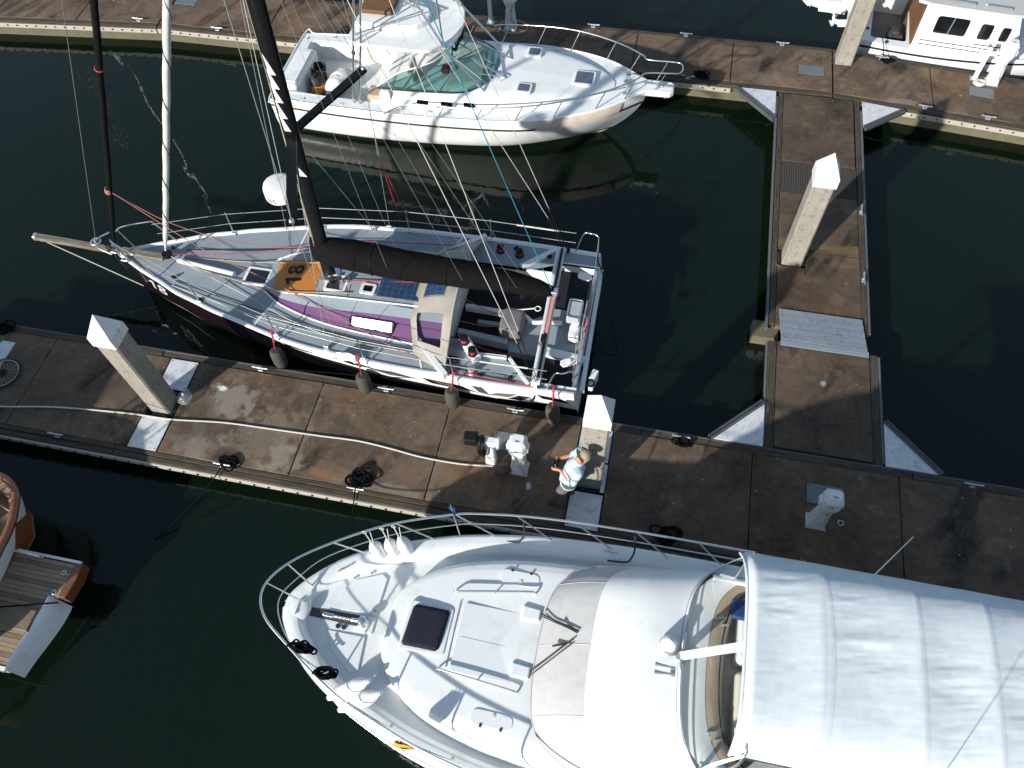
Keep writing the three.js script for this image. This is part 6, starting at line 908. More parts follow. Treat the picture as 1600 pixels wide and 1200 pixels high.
// ---------------------------------------------------------------- the teak-decked sailing yacht, its stern in view
{
  const zc = -1.9, s = thing('teak_yacht', 'teak decked yacht stern with varnished rail and lowered swim platform', 'yacht', [-13, 0, zc]);
  const hb = lut([[-22, 0.2], [-19, 1.5], [-15, 1.95], [-11.5, 1.9], [-10.2, 1.84], [-9.8, 1.76], [-9.52, 1.52], [-9.38, 1.2], [-9.3, 0.8]]), sy = 1.25;
  const hs = (sg) => (u, v) => { const x = -22 + 12.7 * u, y = sy - 1.6 * v, f = lut([[0, 1], [0.3, 0.95], [0.6, 0.84], [0.8, 0.6], [1, 0.02]])(v); return [x - 0.45 * u * v, y, zc + sg * Math.max(0.004, hb(x) * f)]; };
  obj('hull', [grid(hs(1), 70, 12), grid(hs(-1), 70, 12), grid((u, v) => { const a = hs(1)(1, v), b = hs(-1)(1, v); return [a[0] + 0.03 * Math.sin(u * PI), a[1], b[2] + (a[2] - b[2]) * u]; }, 8, 6)], M.gel, s);
  const cock = outline(hb, -14.5, -9.42, zc, 20, 0.24);
  obj('deck', slab(outline(hb, -22, -9.32, zc, 60, 0.03), sy - 0.05, sy, 0, [cock]), M.teak, s);
  obj('cap_rail', tube(outline(hb, -21.9, -9.3, zc, 70, 0.05).map(([x, z]) => [x, sy + 0.05, z]), 0.07, 220, 8, true), M.varnish, s);
  obj('cockpit_floor', slab(cock, 0.5, 0.56), M.teakDark, s); obj('cockpit_wall', grid((u, v) => { const k = u * cock.length, i = Math.floor(k) % cock.length, j = (i + 1) % cock.length, f = k - Math.floor(k); return [cock[i][0] + (cock[j][0] - cock[i][0]) * f, 0.55 + 0.7 * v, cock[i][1] + (cock[j][1] - cock[i][1]) * f]; }, cock.length * 2, 2), M.varnish, s);
  obj('steering_wheel', [new THREE.TorusGeometry(0.42, 0.018, 8, 32).rotateY(PI / 2).rotateZ(0.4).translate(-10.35, 1.5, zc - 0.95)].concat([0, 1, 2, 3].map((i) => bar([0, -0.42, 0], [0, 0.42, 0], 0.009).rotateX(i * PI / 4).rotateZ(0.4).translate(-10.35, 1.5, zc - 0.95))), M.steel, s);
  obj('steering_pedestal', [rbox(0.26, 0.9, 0.3, 0.06, -10.55, 1.0, zc - 0.95)], M.gel, s);
  obj('stern_rail', [tube([[-11.5, 1.9, zc - 1.8], [-10.4, 1.9, zc - 1.7], [-9.9, 1.88, zc - 1.45], [-9.65, 1.85, zc - 1.1]], 0.018, 40), bar([-10.4, 1.25, zc - 1.66], [-10.4, 1.9, zc - 1.7], 0.015), bar([-9.68, 1.25, zc - 1.06], [-9.65, 1.85, zc - 1.1], 0.015), bar([-11.4, 1.25, zc - 1.76], [-11.4, 1.9, zc - 1.8], 0.015)], M.steel, s);
  for (const x of [-9.98, -10.3]) obj('deck_cleat', [tube([[x - 0.1, 1.4, zc - 1.25], [x, 1.38, zc - 1.22], [x + 0.1, 1.4, zc - 1.2]], 0.016, 10), rbox(0.06, 0.08, 0.06, 0.01, x, 1.35, zc - 1.22)], M.steel, s);
  obj('helm_seat', rbox(0.5, 0.35, 0.9, 0.05, -10.9, 0.75, zc - 0.9), M.darkPad, s); obj('gear_rack', [bar([-9.75, 1.0, zc - 1.3], [-9.75, 1.6, zc - 1.3], 0.02), bar([-10.1, 1.5, zc - 1.35], [-9.7, 1.55, zc - 1.2], 0.02), new THREE.TorusGeometry(0.11, 0.016, 6, 20).rotateX(1.1).translate(-9.9, 1.5, zc - 1.0), new THREE.TorusGeometry(0.09, 0.014, 6, 20).rotateX(0.7).translate(-9.95, 1.45, zc - 0.85)], M.steel, s);
  obj('winch', [lathe([[0, 0], [0.1, 0], [0.07, 0.06], [0.065, 0.13], [0.09, 0.18], [0, 0.2]], 18).translate(-10.0, 1.3, zc - 0.75)], M.steel, s);
  obj('locker_box', [rbox(0.3, 0.25, 0.5, 0.03, -9.75, 1.2, zc - 0.35)], M.varnish, s);
  // swim platform of separate planks, white hull edge, varnished fascia, step
  const edge = (z) => -8.33 - 0.16 * sstep(-2.1, -0.9, z) - 0.22 * (z > -2.05 ? 1 : 0) * (1 - 0.3 * (z + 2.05));
  let k = 0; for (let z = -2.62; z < -0.86; z += 0.072, k++) obj('plank', box(edge(z) + 9.42 - (k % 3) * 0.001, 0.03, 0.066, (edge(z) - 9.42) / 2, 0.7 - (z > -1.45 ? 0.05 : 0), z + 0.036), k % 4 === 1 ? M.teakDark : M.teak, s);
  obj('plank_bed', slab([[-9.42, -2.64], [edge(-2.6) + 0.01, -2.64], [edge(-2.1) + 0.01, -2.06], [edge(-2.0) + 0.01, -2.04], [edge(-0.9), -0.9], [-9.42, -0.9]], 0.58, 0.63), M.rubber, s);
  obj('platform_step', [rbox(0.9, 0.1, 0.34, 0.02, -9.0, 0.72, -1.62)], M.teakDark, s);
  obj('fascia', [slab([[-8.34, -2.66], [-8.23, -2.66], [-8.2, -2.4], [-8.23, -2.06], [-8.36, -2.06]], 0.45, 0.73, 0.02)], M.varnish, s);
  obj('platform_trim', [beam([-9.5, 0.72, -2.66], [-8.25, 0.72, -2.66], 0.04, 0.05)], M.gel, s);
  obj('hull_edge', [grid((u, v) => { const z = -2.06 + 1.2 * u; return [edge(Math.max(z, -2.04)) + 0.02 + (0.15 * Math.sin((1 - u) * PI * 0.5 + 0.2) + 0.02) * v, 0.72 - 0.5 * v * v, z + 0.02 * v]; }, 16, 6), beam([-9.6, 0.6, -0.87], [edge(-0.9), 0.6, -0.87], 0.06, 0.16)], M.gel, s);
  obj('mooring_line', bar([-8.3, 0.72, -1.98], [-10.4, 1.3, -1.2], 0.014), M.ropeB, s);
  obj('platform_ring', [new THREE.TorusGeometry(0.035, 0.01, 6, 14).rotateX(PI / 2).translate(-8.46, 0.722, -2.45), new THREE.TorusGeometry(0.035, 0.01, 6, 14).rotateX(PI / 2).translate(-8.46, 0.722, -2.12)], M.steel, s);
  obj('boarding_pole', [bar([-9.35, 0.9, -2.6], [-8.95, 0.76, -2.62], 0.02), rbox(0.1, 0.05, 0.05, 0.01, -8.95, 0.76, -2.62)], M.steel, s);
  obj('added_shade_cloth', grid((u, v) => [-13.5 + 4.0 * u, 1.3 + 0.75 * v, zc + Math.min(1.8, hb(-13.5 + 4.0 * u) - 0.05)], 20, 3), M.taupe, s);  // unseen cloth added on the near quarter to shade the swim platform
  // deckhouse and awning forward, out of the picture, whose shade falls on the dock
  obj('deckhouse', slab(outline(lut([[-18, 0.7], [-16.5, 1.25], [-14.5, 1.35]]), -18, -14.5, zc, 12), 1.25, 2.1, 0.1), M.gel, s);
  obj('awning', grid((u, v) => [-15.5 + 3.0 * u, 2.75 - 0.12 * Math.pow(2 * v - 1, 2), zc - 1.5 + 3 * v], 10, 10), M.blackCloth, s);
  for (const [x, z] of [[-15.4, -1.4], [-12.6, -1.4], [-15.4, 1.4], [-12.6, 1.4]]) obj('awning_post', bar([x, 1.2, zc + z], [x, 2.65, zc + z], 0.02), M.steel, s);
}
// ---------------------------------------------------------------- power pedestals, hose stands and the things on the docks
{
  const p = thing('power_pedestal', 'white power pedestal on the sunlit main dock beside the hose stand', 'pedestal', [0, 0, 0], 'white dock power pedestals');
  const fr = (w0, d0, w1, d1, y0, y1, c = 0.15) => { const P = []; for (const [w, d, y] of [[w0, d0, y0], [w1, d1, y1]]) { const a = w / 2, b = d / 2, q = c * Math.min(w, d); P.push([[a - q, y, -b], [a, y, -b + q], [a, y, b - q], [a - q, y, b], [-a + q, y, b], [-a, y, b - q], [-a, y, -b + q], [-a + q, y, -b]]); } const v = []; for (let i = 0; i < 8; i++) { const j = (i + 1) % 8; v.push(P[0][i], P[1][i], P[0][j], P[0][j], P[1][i], P[1][j]); } for (let i = 1; i < 7; i++) { v.push(P[1][0], P[1][i + 1], P[1][i]); } const g = new THREE.BufferGeometry(); g.setAttribute('position', new THREE.Float32BufferAttribute(v.flat(), 3)); g.computeVertexNormals(); return g; };
  obj('base_plate', rbox(0.33, 0.02, 0.29, 0.006, 0, 0.01, 0), M.galv, p);
  obj('pedestal_body', [fr(0.29, 0.25, 0.2, 0.17, 0.02, 0.62), fr(0.2, 0.17, 0.23, 0.21, 0.62, 0.72)], M.capWhite, p);
  obj('pedestal_head', [fr(0.27, 0.25, 0.31, 0.29, 0.72, 0.82), fr(0.31, 0.29, 0.3, 0.28, 0.82, 1.03, 0.18), fr(0.3, 0.28, 0.2, 0.17, 1.03, 1.12, 0.2)], M.capWhite, p);
  for (const sx of [-1, 1]) obj('outlet_box', rbox(0.05, 0.13, 0.15, 0.02, sx * 0.165, 0.86, 0), M.capWhite, p);
  obj('outlet', cyl(0.03, 0.03, 0.02, 0, 0, 0, 12).rotateZ(PI / 2).translate(-0.195, 0.87, 0), M.greyPaint, p);
  obj('front_label', [rbox(0.05, 0.07, 0.006, 0.002, 0.03, 0.56, 0.102, 0, -0.06)], M.greyPaint, p);
  const nt = (t, x, y, z) => new TextGeometry(t, { font, size: 0.045, depth: 0.002, curveSegments: 3 }).rotateX(-0.05).translate(x, y, z);
  obj('berth_number', [nt('13', -0.05, 0.9, 0.146)], M.rubber, p); obj('cap_emblem', [tube([[-0.035, 0, 0], [-0.01, 0, 0.022], [0.035, 0, 0.005]], 0.007, 10, 5).rotateX(-0.1).translate(0.0, 1.122, 0.03)], M.rubber, p);
  obj('side_cord', [tube([[0.1, 0.75, 0.12], [0.04, 0.4, 0.14], [0.11, 0.15, 0.15], [0.13, 0.02, 0.16]], 0.007, 20)], M.wire, p);
  p.position.set(-1.47, DY, -5.82);
  dup(p, [3.63, DY, -5.78], 0, 'white power pedestal standing in the shade near the finger dock');
  dup(p, [-4.2, DY, -18.3], 0, 'white power pedestal on the far dock behind the cruiser rail, ringed by a hose');
  dup(p, [7.7, DY, -18.0], -0.1, 'white power pedestal on the dock beside the pilot boat');
  const h = thing('hose_hanger', 'white cross shaped hose hanger post on the far dock behind the cruiser', 'hose hanger', [0, 0, 0], 'white hose hangers');
  obj('post', rbox(0.1, 0.85, 0.07, 0.01, 0, 0.43, 0), M.capWhite, h); obj('cross_arm', [rbox(0.34, 0.1, 0.06, 0.01, 0, 0.72, 0), rbox(0.02, 0.16, 0.1, 0.004, -0.17, 0.75, 0), rbox(0.02, 0.16, 0.1, 0.004, 0.17, 0.75, 0)], M.capWhite, h); obj('foot_plate', rbox(0.2, 0.015, 0.16, 0.005, 0, 0.008, 0), M.galv, h);
  h.position.set(-4.78, DY, -18.45);
  dup(h, [7.32, DY, -18.08], -0.1, 'white cross shaped hose hanger post beside the pilot boat, cable hung on it');
  const loops = (cx, cy, cz, r, n, seed, flat, tiltX = 0) => { const R = rng(seed), out = []; for (let i = 0; i < n; i++) { const ox = (R() - 0.5) * r * 0.35, oz = (R() - 0.5) * r * 0.35, rr = r * (0.8 + 0.35 * R()), sq = 0.75 + 0.3 * R(), ph = R() * 6; out.push(tube(Array.from({ length: 12 }, (_, k) => { const a = k / 12 * 2 * PI; return [cx + ox + rr * Math.cos(a + ph), cy + flat * i + 0.006 * Math.sin(a * 2 + ph), cz + oz + rr * sq * Math.sin(a + ph)]; }), 1, 40, 6, true)); } return out; };
  const coil = (name, label, cat, cx, cz, r, n, seed, m, rad, extra, y = DY) => { const t = thing(name, label, cat, [cx, y, cz]); const R = rng(seed), out = []; for (let i = 0; i < n; i++) { const mess = m === M.ropeB ? 1 : 0, ox = (R() - 0.5) * r * (0.4 + 0.6 * mess), oz = (R() - 0.5) * r * (0.4 + 0.3 * mess), rr = r * (0.75 + 0.4 * R() + 0.25 * mess * (R() - 0.3)), sq = 0.6 + 0.3 * R() - 0.3 * mess * R(), ph = R() * 6, tl = mess * (R() - 0.3) * 0.9, ct = Math.cos(tl), st2 = Math.sin(tl), wv = mess * 0.25; out.push(tube(Array.from({ length: 12 }, (_, k) => { const a = k / 12 * 2 * PI + ph, q = rr * (1 + wv * Math.sin(2 * a + ph * 3)), u = q * Math.cos(a), w = q * sq * Math.sin(a); return [cx + ox + u * ct - w * st2, y + rad + rad * 1.1 * i * 0.6 + mess * 0.012 * Math.sin(3 * a), cz + oz + u * st2 + w * ct]; }), rad, 44, 6, true)); } obj('loops', out, m, t); if (extra) obj('tail', tube(extra, rad * 0.7, 30, 6), m, t); return t; };
  coil('hose_coil', 'thin pale hose coiled round the foot of the far pedestal', 'hose', -4.2, -18.3, 0.36, 3, 5, M.ropeT, 0.012, [[-3.9, 0.52, -18.2], [-4.15, 0.9, -18.14], [-4.1, 1.3, -18.13]]);
  coil('cable_hank', 'pale cable hank hanging on the hose hanger beside the pilot boat', 'cable', 7.42, -17.9, 0.12, 5, 9, M.ropeW, 0.02, null, DY);
  // hose stand with a black reel beside the pedestal
  const st = thing('hose_stand', 'white hose stand with black cable coils and black meter box', 'hose stand', [-1.98, DY, -5.86]);
  obj('post', fr(0.2, 0.16, 0.13, 0.11, 0, 0.7).translate(-1.98, DY, -5.86), M.capWhite, st); obj('post_head', [rbox(0.26, 0.14, 0.14, 0.02, -1.96, DY + 0.76, -5.86)], M.capWhite, st);
  obj('meter_box', [rbox(0.24, 0.2, 0.2, 0.03, -2.3, DY + 0.78, -5.86, 0.1), rbox(0.03, 0.1, 0.03, 0.01, -2.2, DY + 0.92, -5.92)], M.black, st);
  obj('cable_coil', [0, 1, 2, 3].map((i) => new THREE.TorusGeometry(0.17 + 0.02 * (i % 2), 0.018, 6, 24).scale(0.8, 1.25, 1).rotateY(PI / 2).translate(-2.15 + i * 0.028, DY + 0.62, -5.85 + 0.01 * i)), M.black, st); obj('clamp_ring', [new THREE.TorusGeometry(0.09, 0.03, 6, 16).rotateY(PI / 2).translate(-1.82, DY + 0.76, -5.86)], M.capWhite, st);
  const bg = thing('brown_sack', 'small brown sack wrapped on the hose end beside the stand', 'sack', [-1.75, DY, -5.72]);
  obj('sack', grid((u, v) => { const a = u * 2 * PI, t = v * PI, n = 1 + 0.35 * (fbm(u * 5, v * 5, 3, 3, 5) - 0.5); return [-1.75 + 0.15 * n * Math.sin(t) * Math.cos(a), DY + 0.11 - 0.107 * Math.cos(t), -5.72 + 0.12 * n * Math.sin(t) * Math.sin(a)]; }, 20, 14), std([0.11, 0.075, 0.07], 0.95, 0, { map: T.cloth }), bg); obj('sack_patch', rbox(0.14, 0.05, 0.07, 0.02, -1.72, DY + 0.2, -5.75, 0.3), std([0.25, 0.12, 0.05], 0.9), bg);
  const hz = thing('dock_hose', 'long pale hose lying along the middle of the main dock', 'hose', [-7, DY, -5.7]);
  obj('hose', tube([[-13.5, 0.523, -5.05], [-12.4, 0.523, -5.15], [-11.46, 0.523, -5.23], [-10.35, 0.523, -5.42], [-8.95, 0.523, -5.55], [-8.05, 0.53, -5.58], [-7.07, 0.523, -5.7], [-6.06, 0.523, -5.74], [-5.19, 0.523, -5.77], [-4.46, 0.523, -5.8], [-3.84, 0.523, -5.76], [-3.22, 0.523, -5.7], [-2.51, 0.523, -5.7], [-1.94, 0.53, -5.76]], 0.017, 160, 8), M.ropeW, hz);
  const lidT = (label, x) => { const t = thing('hatch_plate', label, 'plate', [x, DY, -6.3]); obj('lid', rbox(0.62, 0.014, 0.37, 0.005, x, DY + 0.005, -6.3), M.lid, t); obj('screw', [[-0.27, -0.14], [0.27, -0.14], [-0.27, 0.14], [0.27, 0.14]].map(([a, b]) => cyl(0.012, 0.012, 0.008, x + a, DY + 0.014, -6.3 + b, 8)), M.rubber, t).userData.kind = 'stuff'; };
  lidT('grey-green cable hatch plate beside the hose stand', -1.75); lidT('grey-green cable hatch plate in shade behind the lone pedestal', 3.8);
  const rg = thing('drain_ring', 'small metal drain ring in the shaded dock beside the pedestal', 'drain', [4.05, DY, -5.84]); obj('ring', new THREE.TorusGeometry(0.045, 0.01, 6, 18).rotateX(PI / 2).translate(4.05, DY + 0.005, -5.84), M.galv, rg); obj('drain_plug', cyl(0.04, 0.04, 0.004, 4.05, DY + 0.003, -5.84, 16), M.rubber, rg);
  // mooring ropes and coils
  coil('rope_coil', 'black rope coil on the dock edge beside the rust stain', 'rope', -4.15, -5.1, 0.17, 8, 21, M.ropeB, 0.016, [[-4.2, 0.58, -4.95], [-4.2, 0.62, -4.87], [-4.05, 0.8, -4.4], [-3.75, 1.2, -3.7], [-3.62, 1.62, -3.2]]);
  coil('rope_coil', 'black rope bundle made fast on the cleat opposite the sailboat bow', 'rope', -6.66, -4.93, 0.12, 6, 23, M.ropeB, 0.016, [[-6.7, 0.56, -4.9], [-6.8, 0.5, -4.6], [-7.05, 0.3, -4.2], [-7.6, 0.02, -3.5], [-7.9, -0.2, -3.2]]);
  coil('rope_coil', 'black rope bundle on the far dock under the cruiser bow rail', 'rope', 0.85, -17.14, 0.13, 6, 25, M.ropeB, 0.016, [[0.6, 0.6, -17.0], [0.3, 0.9, -16.5], [-0.5, 1.4, -15.8], [-0.9, 1.42, -15.65]]);
  coil('rope_coil', 'black and white rope coil on the dock edge at the pilot boat stern', 'rope', 5.3, -18.42, 0.12, 5, 27, M.ropeB, 0.016, [[5.2, 0.58, -18.5], [5.15, 0.75, -18.7], [5.1, 0.84, -18.85]]);
  coil('rope_coil', 'black rope lump on the dock edge opposite the bowsprit', 'rope', -12.35, -6.9, 0.14, 6, 29, M.ropeB, 0.018, null);
  coil('rope_coil', 'black rope lump on the cleat near the half shaded corner plate', 'rope', 1.3, -6.88, 0.12, 6, 33, M.ropeB, 0.016, null);
  coil('rope_coil', 'black rope coil on the shaded dock behind the yacht rail', 'rope', 1.2, -5.05, 0.16, 6, 35, M.ropeB, 0.016, null);
  const ml = (label, pts) => { const t = thing('mooring_line', label, 'rope', pts[0]); obj('line', tube(pts, 0.012, 40, 6), M.ropeB, t); };
  ml('black mooring line from the sailboat quarter to the dock cleat', [[-1.36, 1.22, -7.08], [-1.45, 0.95, -7.0], [-1.6, 0.68, -6.95], [-1.77, 0.57, -6.95]]);
  ml('black spring line running low between sailboat and dock', [[-6.8, 0.57, -6.96], [-5.6, 0.66, -7.02], [-4.2, 0.82, -7.05], [-3.0, 1.2, -7.05]]);
  // crumpled clear bag by the pile
  const cb = thing('plastic_bag', 'crumpled clear plastic bag beside the pile', 'bag', [-7.96, DY, -6.05]);
  obj('bag_film', grid((u, v) => { const a = u * 2 * PI, t = v * PI, n = 1 + 0.7 * (fbm(u * 7, v * 7, 13, 3, 7) - 0.5); return [-7.96 + 0.13 * n * Math.sin(t) * Math.cos(a), DY + 0.1 - 0.098 * Math.cos(t) * (0.8 + 0.2 * n), -6.05 + 0.16 * n * Math.sin(t) * Math.sin(a)]; }, 26, 16), M.plastic, cb); obj('bag_knot', rbox(0.04, 0.06, 0.04, 0.015, -7.96, DY + 0.2, -6.05), M.capWhite, cb);
  // bicycle wheel lying on the dock
  const bw = thing('bicycle_wheel', 'black bicycle wheel lying flat on the shaded dock', 'wheel', [-11.78, DY, -5.92]);
  obj('tyre', new THREE.TorusGeometry(0.33, 0.02, 8, 48).rotateX(PI / 2).translate(-11.78, DY + 0.045, -5.92), M.rubber, bw); obj('rim', new THREE.TorusGeometry(0.305, 0.01, 6, 48).rotateX(PI / 2).translate(-11.78, DY + 0.045, -5.92), M.galv, bw); obj('hub', [cyl(0.03, 0.03, 0.08, -11.78, DY + 0.042, -5.92, 12), cyl(0.09, 0.09, 0.004, -11.78, DY + 0.06, -5.92, 20)], M.black, bw);
  obj('spokes', Array.from({ length: 18 }, (_, i) => { const a = i / 18 * 2 * PI; return bar([-11.78 + 0.03 * Math.cos(a), DY + 0.05, -5.92 + 0.03 * Math.sin(a)], [-11.78 + 0.3 * Math.cos(a + 0.1), DY + 0.045, -5.92 + 0.3 * Math.sin(a + 0.1)], 0.002, 0.002, 4); }), M.wire, bw).userData.kind = 'stuff';
  // drifting foam lines on the water
  const R = rng(77), bits = []; const path = [[-15.0, -16.3], [-14.6, -15.98], [-14.07, -15.63], [-13.72, -15.28], [-13.25, -14.71], [-12.86, -14.26], [-12.57, -14.01], [-11.95, -13.44], [-11.64, -13.14], [-11.28, -12.74], [-10.99, -12.28], [-10.67, -12.11], [-10.45, -11.89], [-10.25, -11.71], [-9.96, -11.24]];
  const curve = new THREE.CatmullRomCurve3(path.map(([x, z]) => V(x, 0.004, z)));
  for (let i = 0; i < 1700; i++) { const k = R(); if (fbm(k * 34, 1, 8, 2) < 0.42) continue; const q = curve.getPoint(k), wob = 0.3 * (fbm(k * 40, 3, 5, 4) - 0.5) * 2, dense = k < 0.22 ? 0.6 * (R() - 0.5) * R() * Math.sin(k / 0.22 * PI) : 0.06 * (R() - 0.5) * (R() < 0.08 ? 4 : 0.6); const s = 0.004 + 0.012 * R() * R(); const n = 5, g = new THREE.CircleGeometry(s, n).rotateX(-PI / 2).scale(1 + R(), 1, 1).rotateY(R() * 6).translate(q.x + wob + dense * 0.9 + 0.02 * (R() - 0.5), 0.004, q.z + wob + dense); bits.push(g); }
  for (let i = 0; i < 160; i++) { const x = -14.6 + 2.6 * R(), z = x * 1.02 - 0.35 + 0.5 * (R() - 0.5) - 0.2; bits.push(new THREE.CircleGeometry(0.003 + 0.006 * R(), 5).rotateX(-PI / 2).translate(x - 0.8, 0.004, z)); }
  const fo = obj('foam_scum', bits, M.foam); tag(fo, 'thin pale foam line drifting on the dark water', 'foam', null, 'stuff');
}
// ---------------------------------------------------------------- the person on the dock, flying a drone
{
  const bone = (a, ra, b, rb) => [a, b ?? a, ra, rb ?? ra];
  const dist = (p, list, k) => { let r = 1e3; for (const [a, b, ra, rb] of list) { const bx = b[0] - a[0], by = b[1] - a[1], bz = b[2] - a[2], px = p[0] - a[0], py = p[1] - a[1], pz = p[2] - a[2], L = bx * bx + by * by + bz * bz; const t = L > 1e-9 ? clamp((px * bx + py * by + pz * bz) / L) : 0; const d = Math.hypot(px - bx * t, py - by * t, pz - bz * t) - (ra + (rb - ra) * t); const h = clamp(0.5 + 0.5 * (r - d) / k); r = r + (d - r) * h - k * h * (1 - h); } return r; };
  const meshField = (fn, c, S, res, poly = 60000) => {
    const mc = new MarchingCubes(res, new THREE.MeshStandardMaterial(), false, false, poly); mc.isolation = 0; const hs = res / 2;
    for (let z = 0; z < res; z++) for (let y = 0; y < res; y++) for (let x = 0; x < res; x++) mc.field[x + y * res + z * res * res] = -fn([c[0] + (x - hs) / hs * S, c[1] + (y - hs) / hs * S, c[2] + (z - hs) / hs * S]);
    mc.update(); const n = mc.count * 3; const pos = new Float32Array(mc.positionArray.slice(0, n));
    for (let i = 0; i < n; i += 3) for (let q = 0; q < 3; q++) pos[i + q] = c[q] + pos[i + q] * S;
    let g = new THREE.BufferGeometry(); g.setAttribute('position', new THREE.BufferAttribute(pos, 3)); g = mergeVertices(g, 1e-5); g.computeVertexNormals();
    return g;
  };
  const fixSign = (g) => { g.computeBoundingBox(); const p = g.attributes.position, n = g.attributes.normal, c = g.boundingBox.getCenter(V()); let s = 0; for (let i = 0; i < p.count; i += 7) s += (p.getX(i) - c.x) * n.getX(i) + (p.getY(i) - c.y) * n.getY(i) + (p.getZ(i) - c.z) * n.getZ(i); if (s < 0) { const ix = g.index; for (let i = 0; i < ix.count; i += 3) { const a = ix.getX(i); ix.setX(i, ix.getX(i + 2)); ix.setX(i + 2, a); } g.computeVertexNormals(); } return g; };
  const p = thing('person', 'person in pale blue shirt and tan cap holding a controller beside the pile', 'person', [-0.56, DY, -5.42]);
  const J = { fN: [-0.62, 0.56, -5.3], fF: [-0.5, 0.56, -5.53], kN: [-0.64, 0.98, -5.32], kF: [-0.53, 0.98, -5.51], hN: [-0.52, 1.38, -5.33], hF: [-0.5, 1.38, -5.51], belly: [-0.53, 1.52, -5.42], chest: [-0.44, 1.76, -5.43], neck: [-0.38, 1.98, -5.44], head: [-0.35, 2.11, -5.45], sN: [-0.39, 1.9, -5.245], sF: [-0.41, 1.9, -5.625], eN: [-0.47, 1.62, -5.2], eF: [-0.52, 1.63, -5.7], wN: [-0.68, 1.62, -5.39], wF: [-0.72, 1.63, -5.6] };
  const legs = [bone(J.hN, 0.08, J.kN, 0.06), bone(J.kN, 0.062, J.fN, 0.042), bone(J.hF, 0.08, J.kF, 0.06), bone(J.kF, 0.062, J.fF, 0.042), bone(J.fN, 0.04, [-0.8, 0.53, -5.27], 0.03), bone(J.fF, 0.04, [-0.68, 0.53, -5.55], 0.03)];
  const torso = [bone(J.hN, 0.085, J.hF, 0.085), bone(J.belly, 0.12, J.chest, 0.12), bone([-0.44, 1.72, -5.34], 0.1, [-0.44, 1.72, -5.52], 0.1), bone(J.sN, 0.06, J.sF, 0.06), bone(J.chest, 0.1, J.neck, 0.055), bone(J.neck, 0.055, J.head, 0.06)];
  const arms = [bone(J.sN, 0.055, J.eN, 0.042), bone(J.eN, 0.042, J.wN, 0.028), bone(J.sF, 0.055, J.eF, 0.042), bone(J.eF, 0.042, J.wF, 0.028)];
  const all = [...legs, ...torso, ...arms];
  const body = fixSign(meshField((q) => dist(q, all, 0.035), [-0.55, 1.37, -5.43], 0.93, 120));
  // head: looking ahead and a little up
  const Fd = V(-0.66, 0.66, 0.36).normalize(), Rt = V(0, 1, 0).cross(Fd).normalize(), Up = Fd.clone().cross(Rt).normalize();
  const hp = (f, u, r) => { const v = V(...J.head).addScaledVector(Fd, f).addScaledVector(Up, u).addScaledVector(Rt, r); return [v.x, v.y, v.z]; };
  const hb2 = [bone(hp(-0.01, 0.03, 0), 0.092, hp(0.02, -0.01, 0), 0.078), bone(hp(0.03, -0.05, 0), 0.06, hp(0.055, -0.085, 0), 0.036), bone(hp(0.088, 0.0, 0), 0.011, hp(0.105, -0.028, 0), 0.014), bone(hp(0.078, 0.022, -0.03), 0.016, hp(0.078, 0.022, 0.03), 0.016), bone(hp(-0.01, 0.0, 0.086), 0.018, hp(-0.012, -0.03, 0.082), 0.012), bone(hp(-0.01, 0.0, -0.086), 0.018, hp(-0.012, -0.03, -0.082), 0.012), bone(hp(0.082, -0.056, -0.018), 0.009, hp(0.082, -0.056, 0.018), 0.009), bone(hp(-0.01, -0.09, 0), 0.058, J.neck, 0.056)];
  const head = fixSign(meshField((q) => dist(q, hb2, 0.018), J.head, 0.19, 72));
  // hands around the controller
  const ctl = [-0.77, 1.64, -5.5];
  const hand = (w, sg) => { const c = [ctl[0] + 0.005, ctl[1] - 0.005, ctl[2] + sg * 0.095], L = [bone(w, 0.027, c, 0.026), bone([c[0] + 0.012, c[1] - 0.01, c[2] + sg * 0.012], 0.026, [c[0] - 0.03, c[1] - 0.01, c[2] + sg * 0.01], 0.022)]; for (let i = 0; i < 4; i++) { const o = -0.03 + i * 0.018, len = [0.9, 1.05, 1, 0.8][i]; const a = [c[0] - 0.025, c[1] - 0.005 + o * 0.5, c[2] + sg * 0.012], b = [c[0] - 0.055 * len, c[1] - 0.02 + o * 0.9, c[2] - sg * 0.0], d = [c[0] - 0.06 * len, c[1] - 0.035 + o * 0.8, c[2] - sg * 0.035 * len]; L.push(bone(a, 0.0095, b, 0.0088), bone(b, 0.0088, d, 0.0078)); } const t0 = [c[0] + 0.01, c[1] + 0.015, c[2]], t1 = [c[0] - 0.005, c[1] + 0.035, c[2] - sg * 0.02], t2 = [c[0] - 0.015, c[1] + 0.038, c[2] - sg * 0.045]; L.push(bone(t0, 0.012, t1, 0.01), bone(t1, 0.01, t2, 0.008)); return fixSign(meshField((q) => dist(q, L, 0.007), [c[0] + 0.01, c[1], c[2]], 0.13, 72)); };
  const bm = obj('body', [body, head, hand(J.wN, 1), hand(J.wF, -1)], M.skin, p);
  const wob = (q, a, f) => a * (fbm(q[0] * f + q[1] * f * 0.6, q[2] * f - q[1] * f, 9, 2) - 0.5);
  const shirtB = [bone([-0.53, 1.3, -5.35], 0.14, [-0.52, 1.3, -5.49], 0.14), bone([-0.53, 1.4, -5.42], 0.165, [-0.45, 1.76, -5.43], 0.155), bone([-0.44, 1.72, -5.33], 0.12, [-0.44, 1.72, -5.53], 0.12), bone(J.sN, 0.082, J.sF, 0.082), bone(J.chest, 0.12, [-0.39, 1.95, -5.44], 0.07), bone(J.sN, 0.078, [-0.455, 1.66, -5.205], 0.074), bone(J.sF, 0.078, [-0.5, 1.67, -5.685], 0.074)];
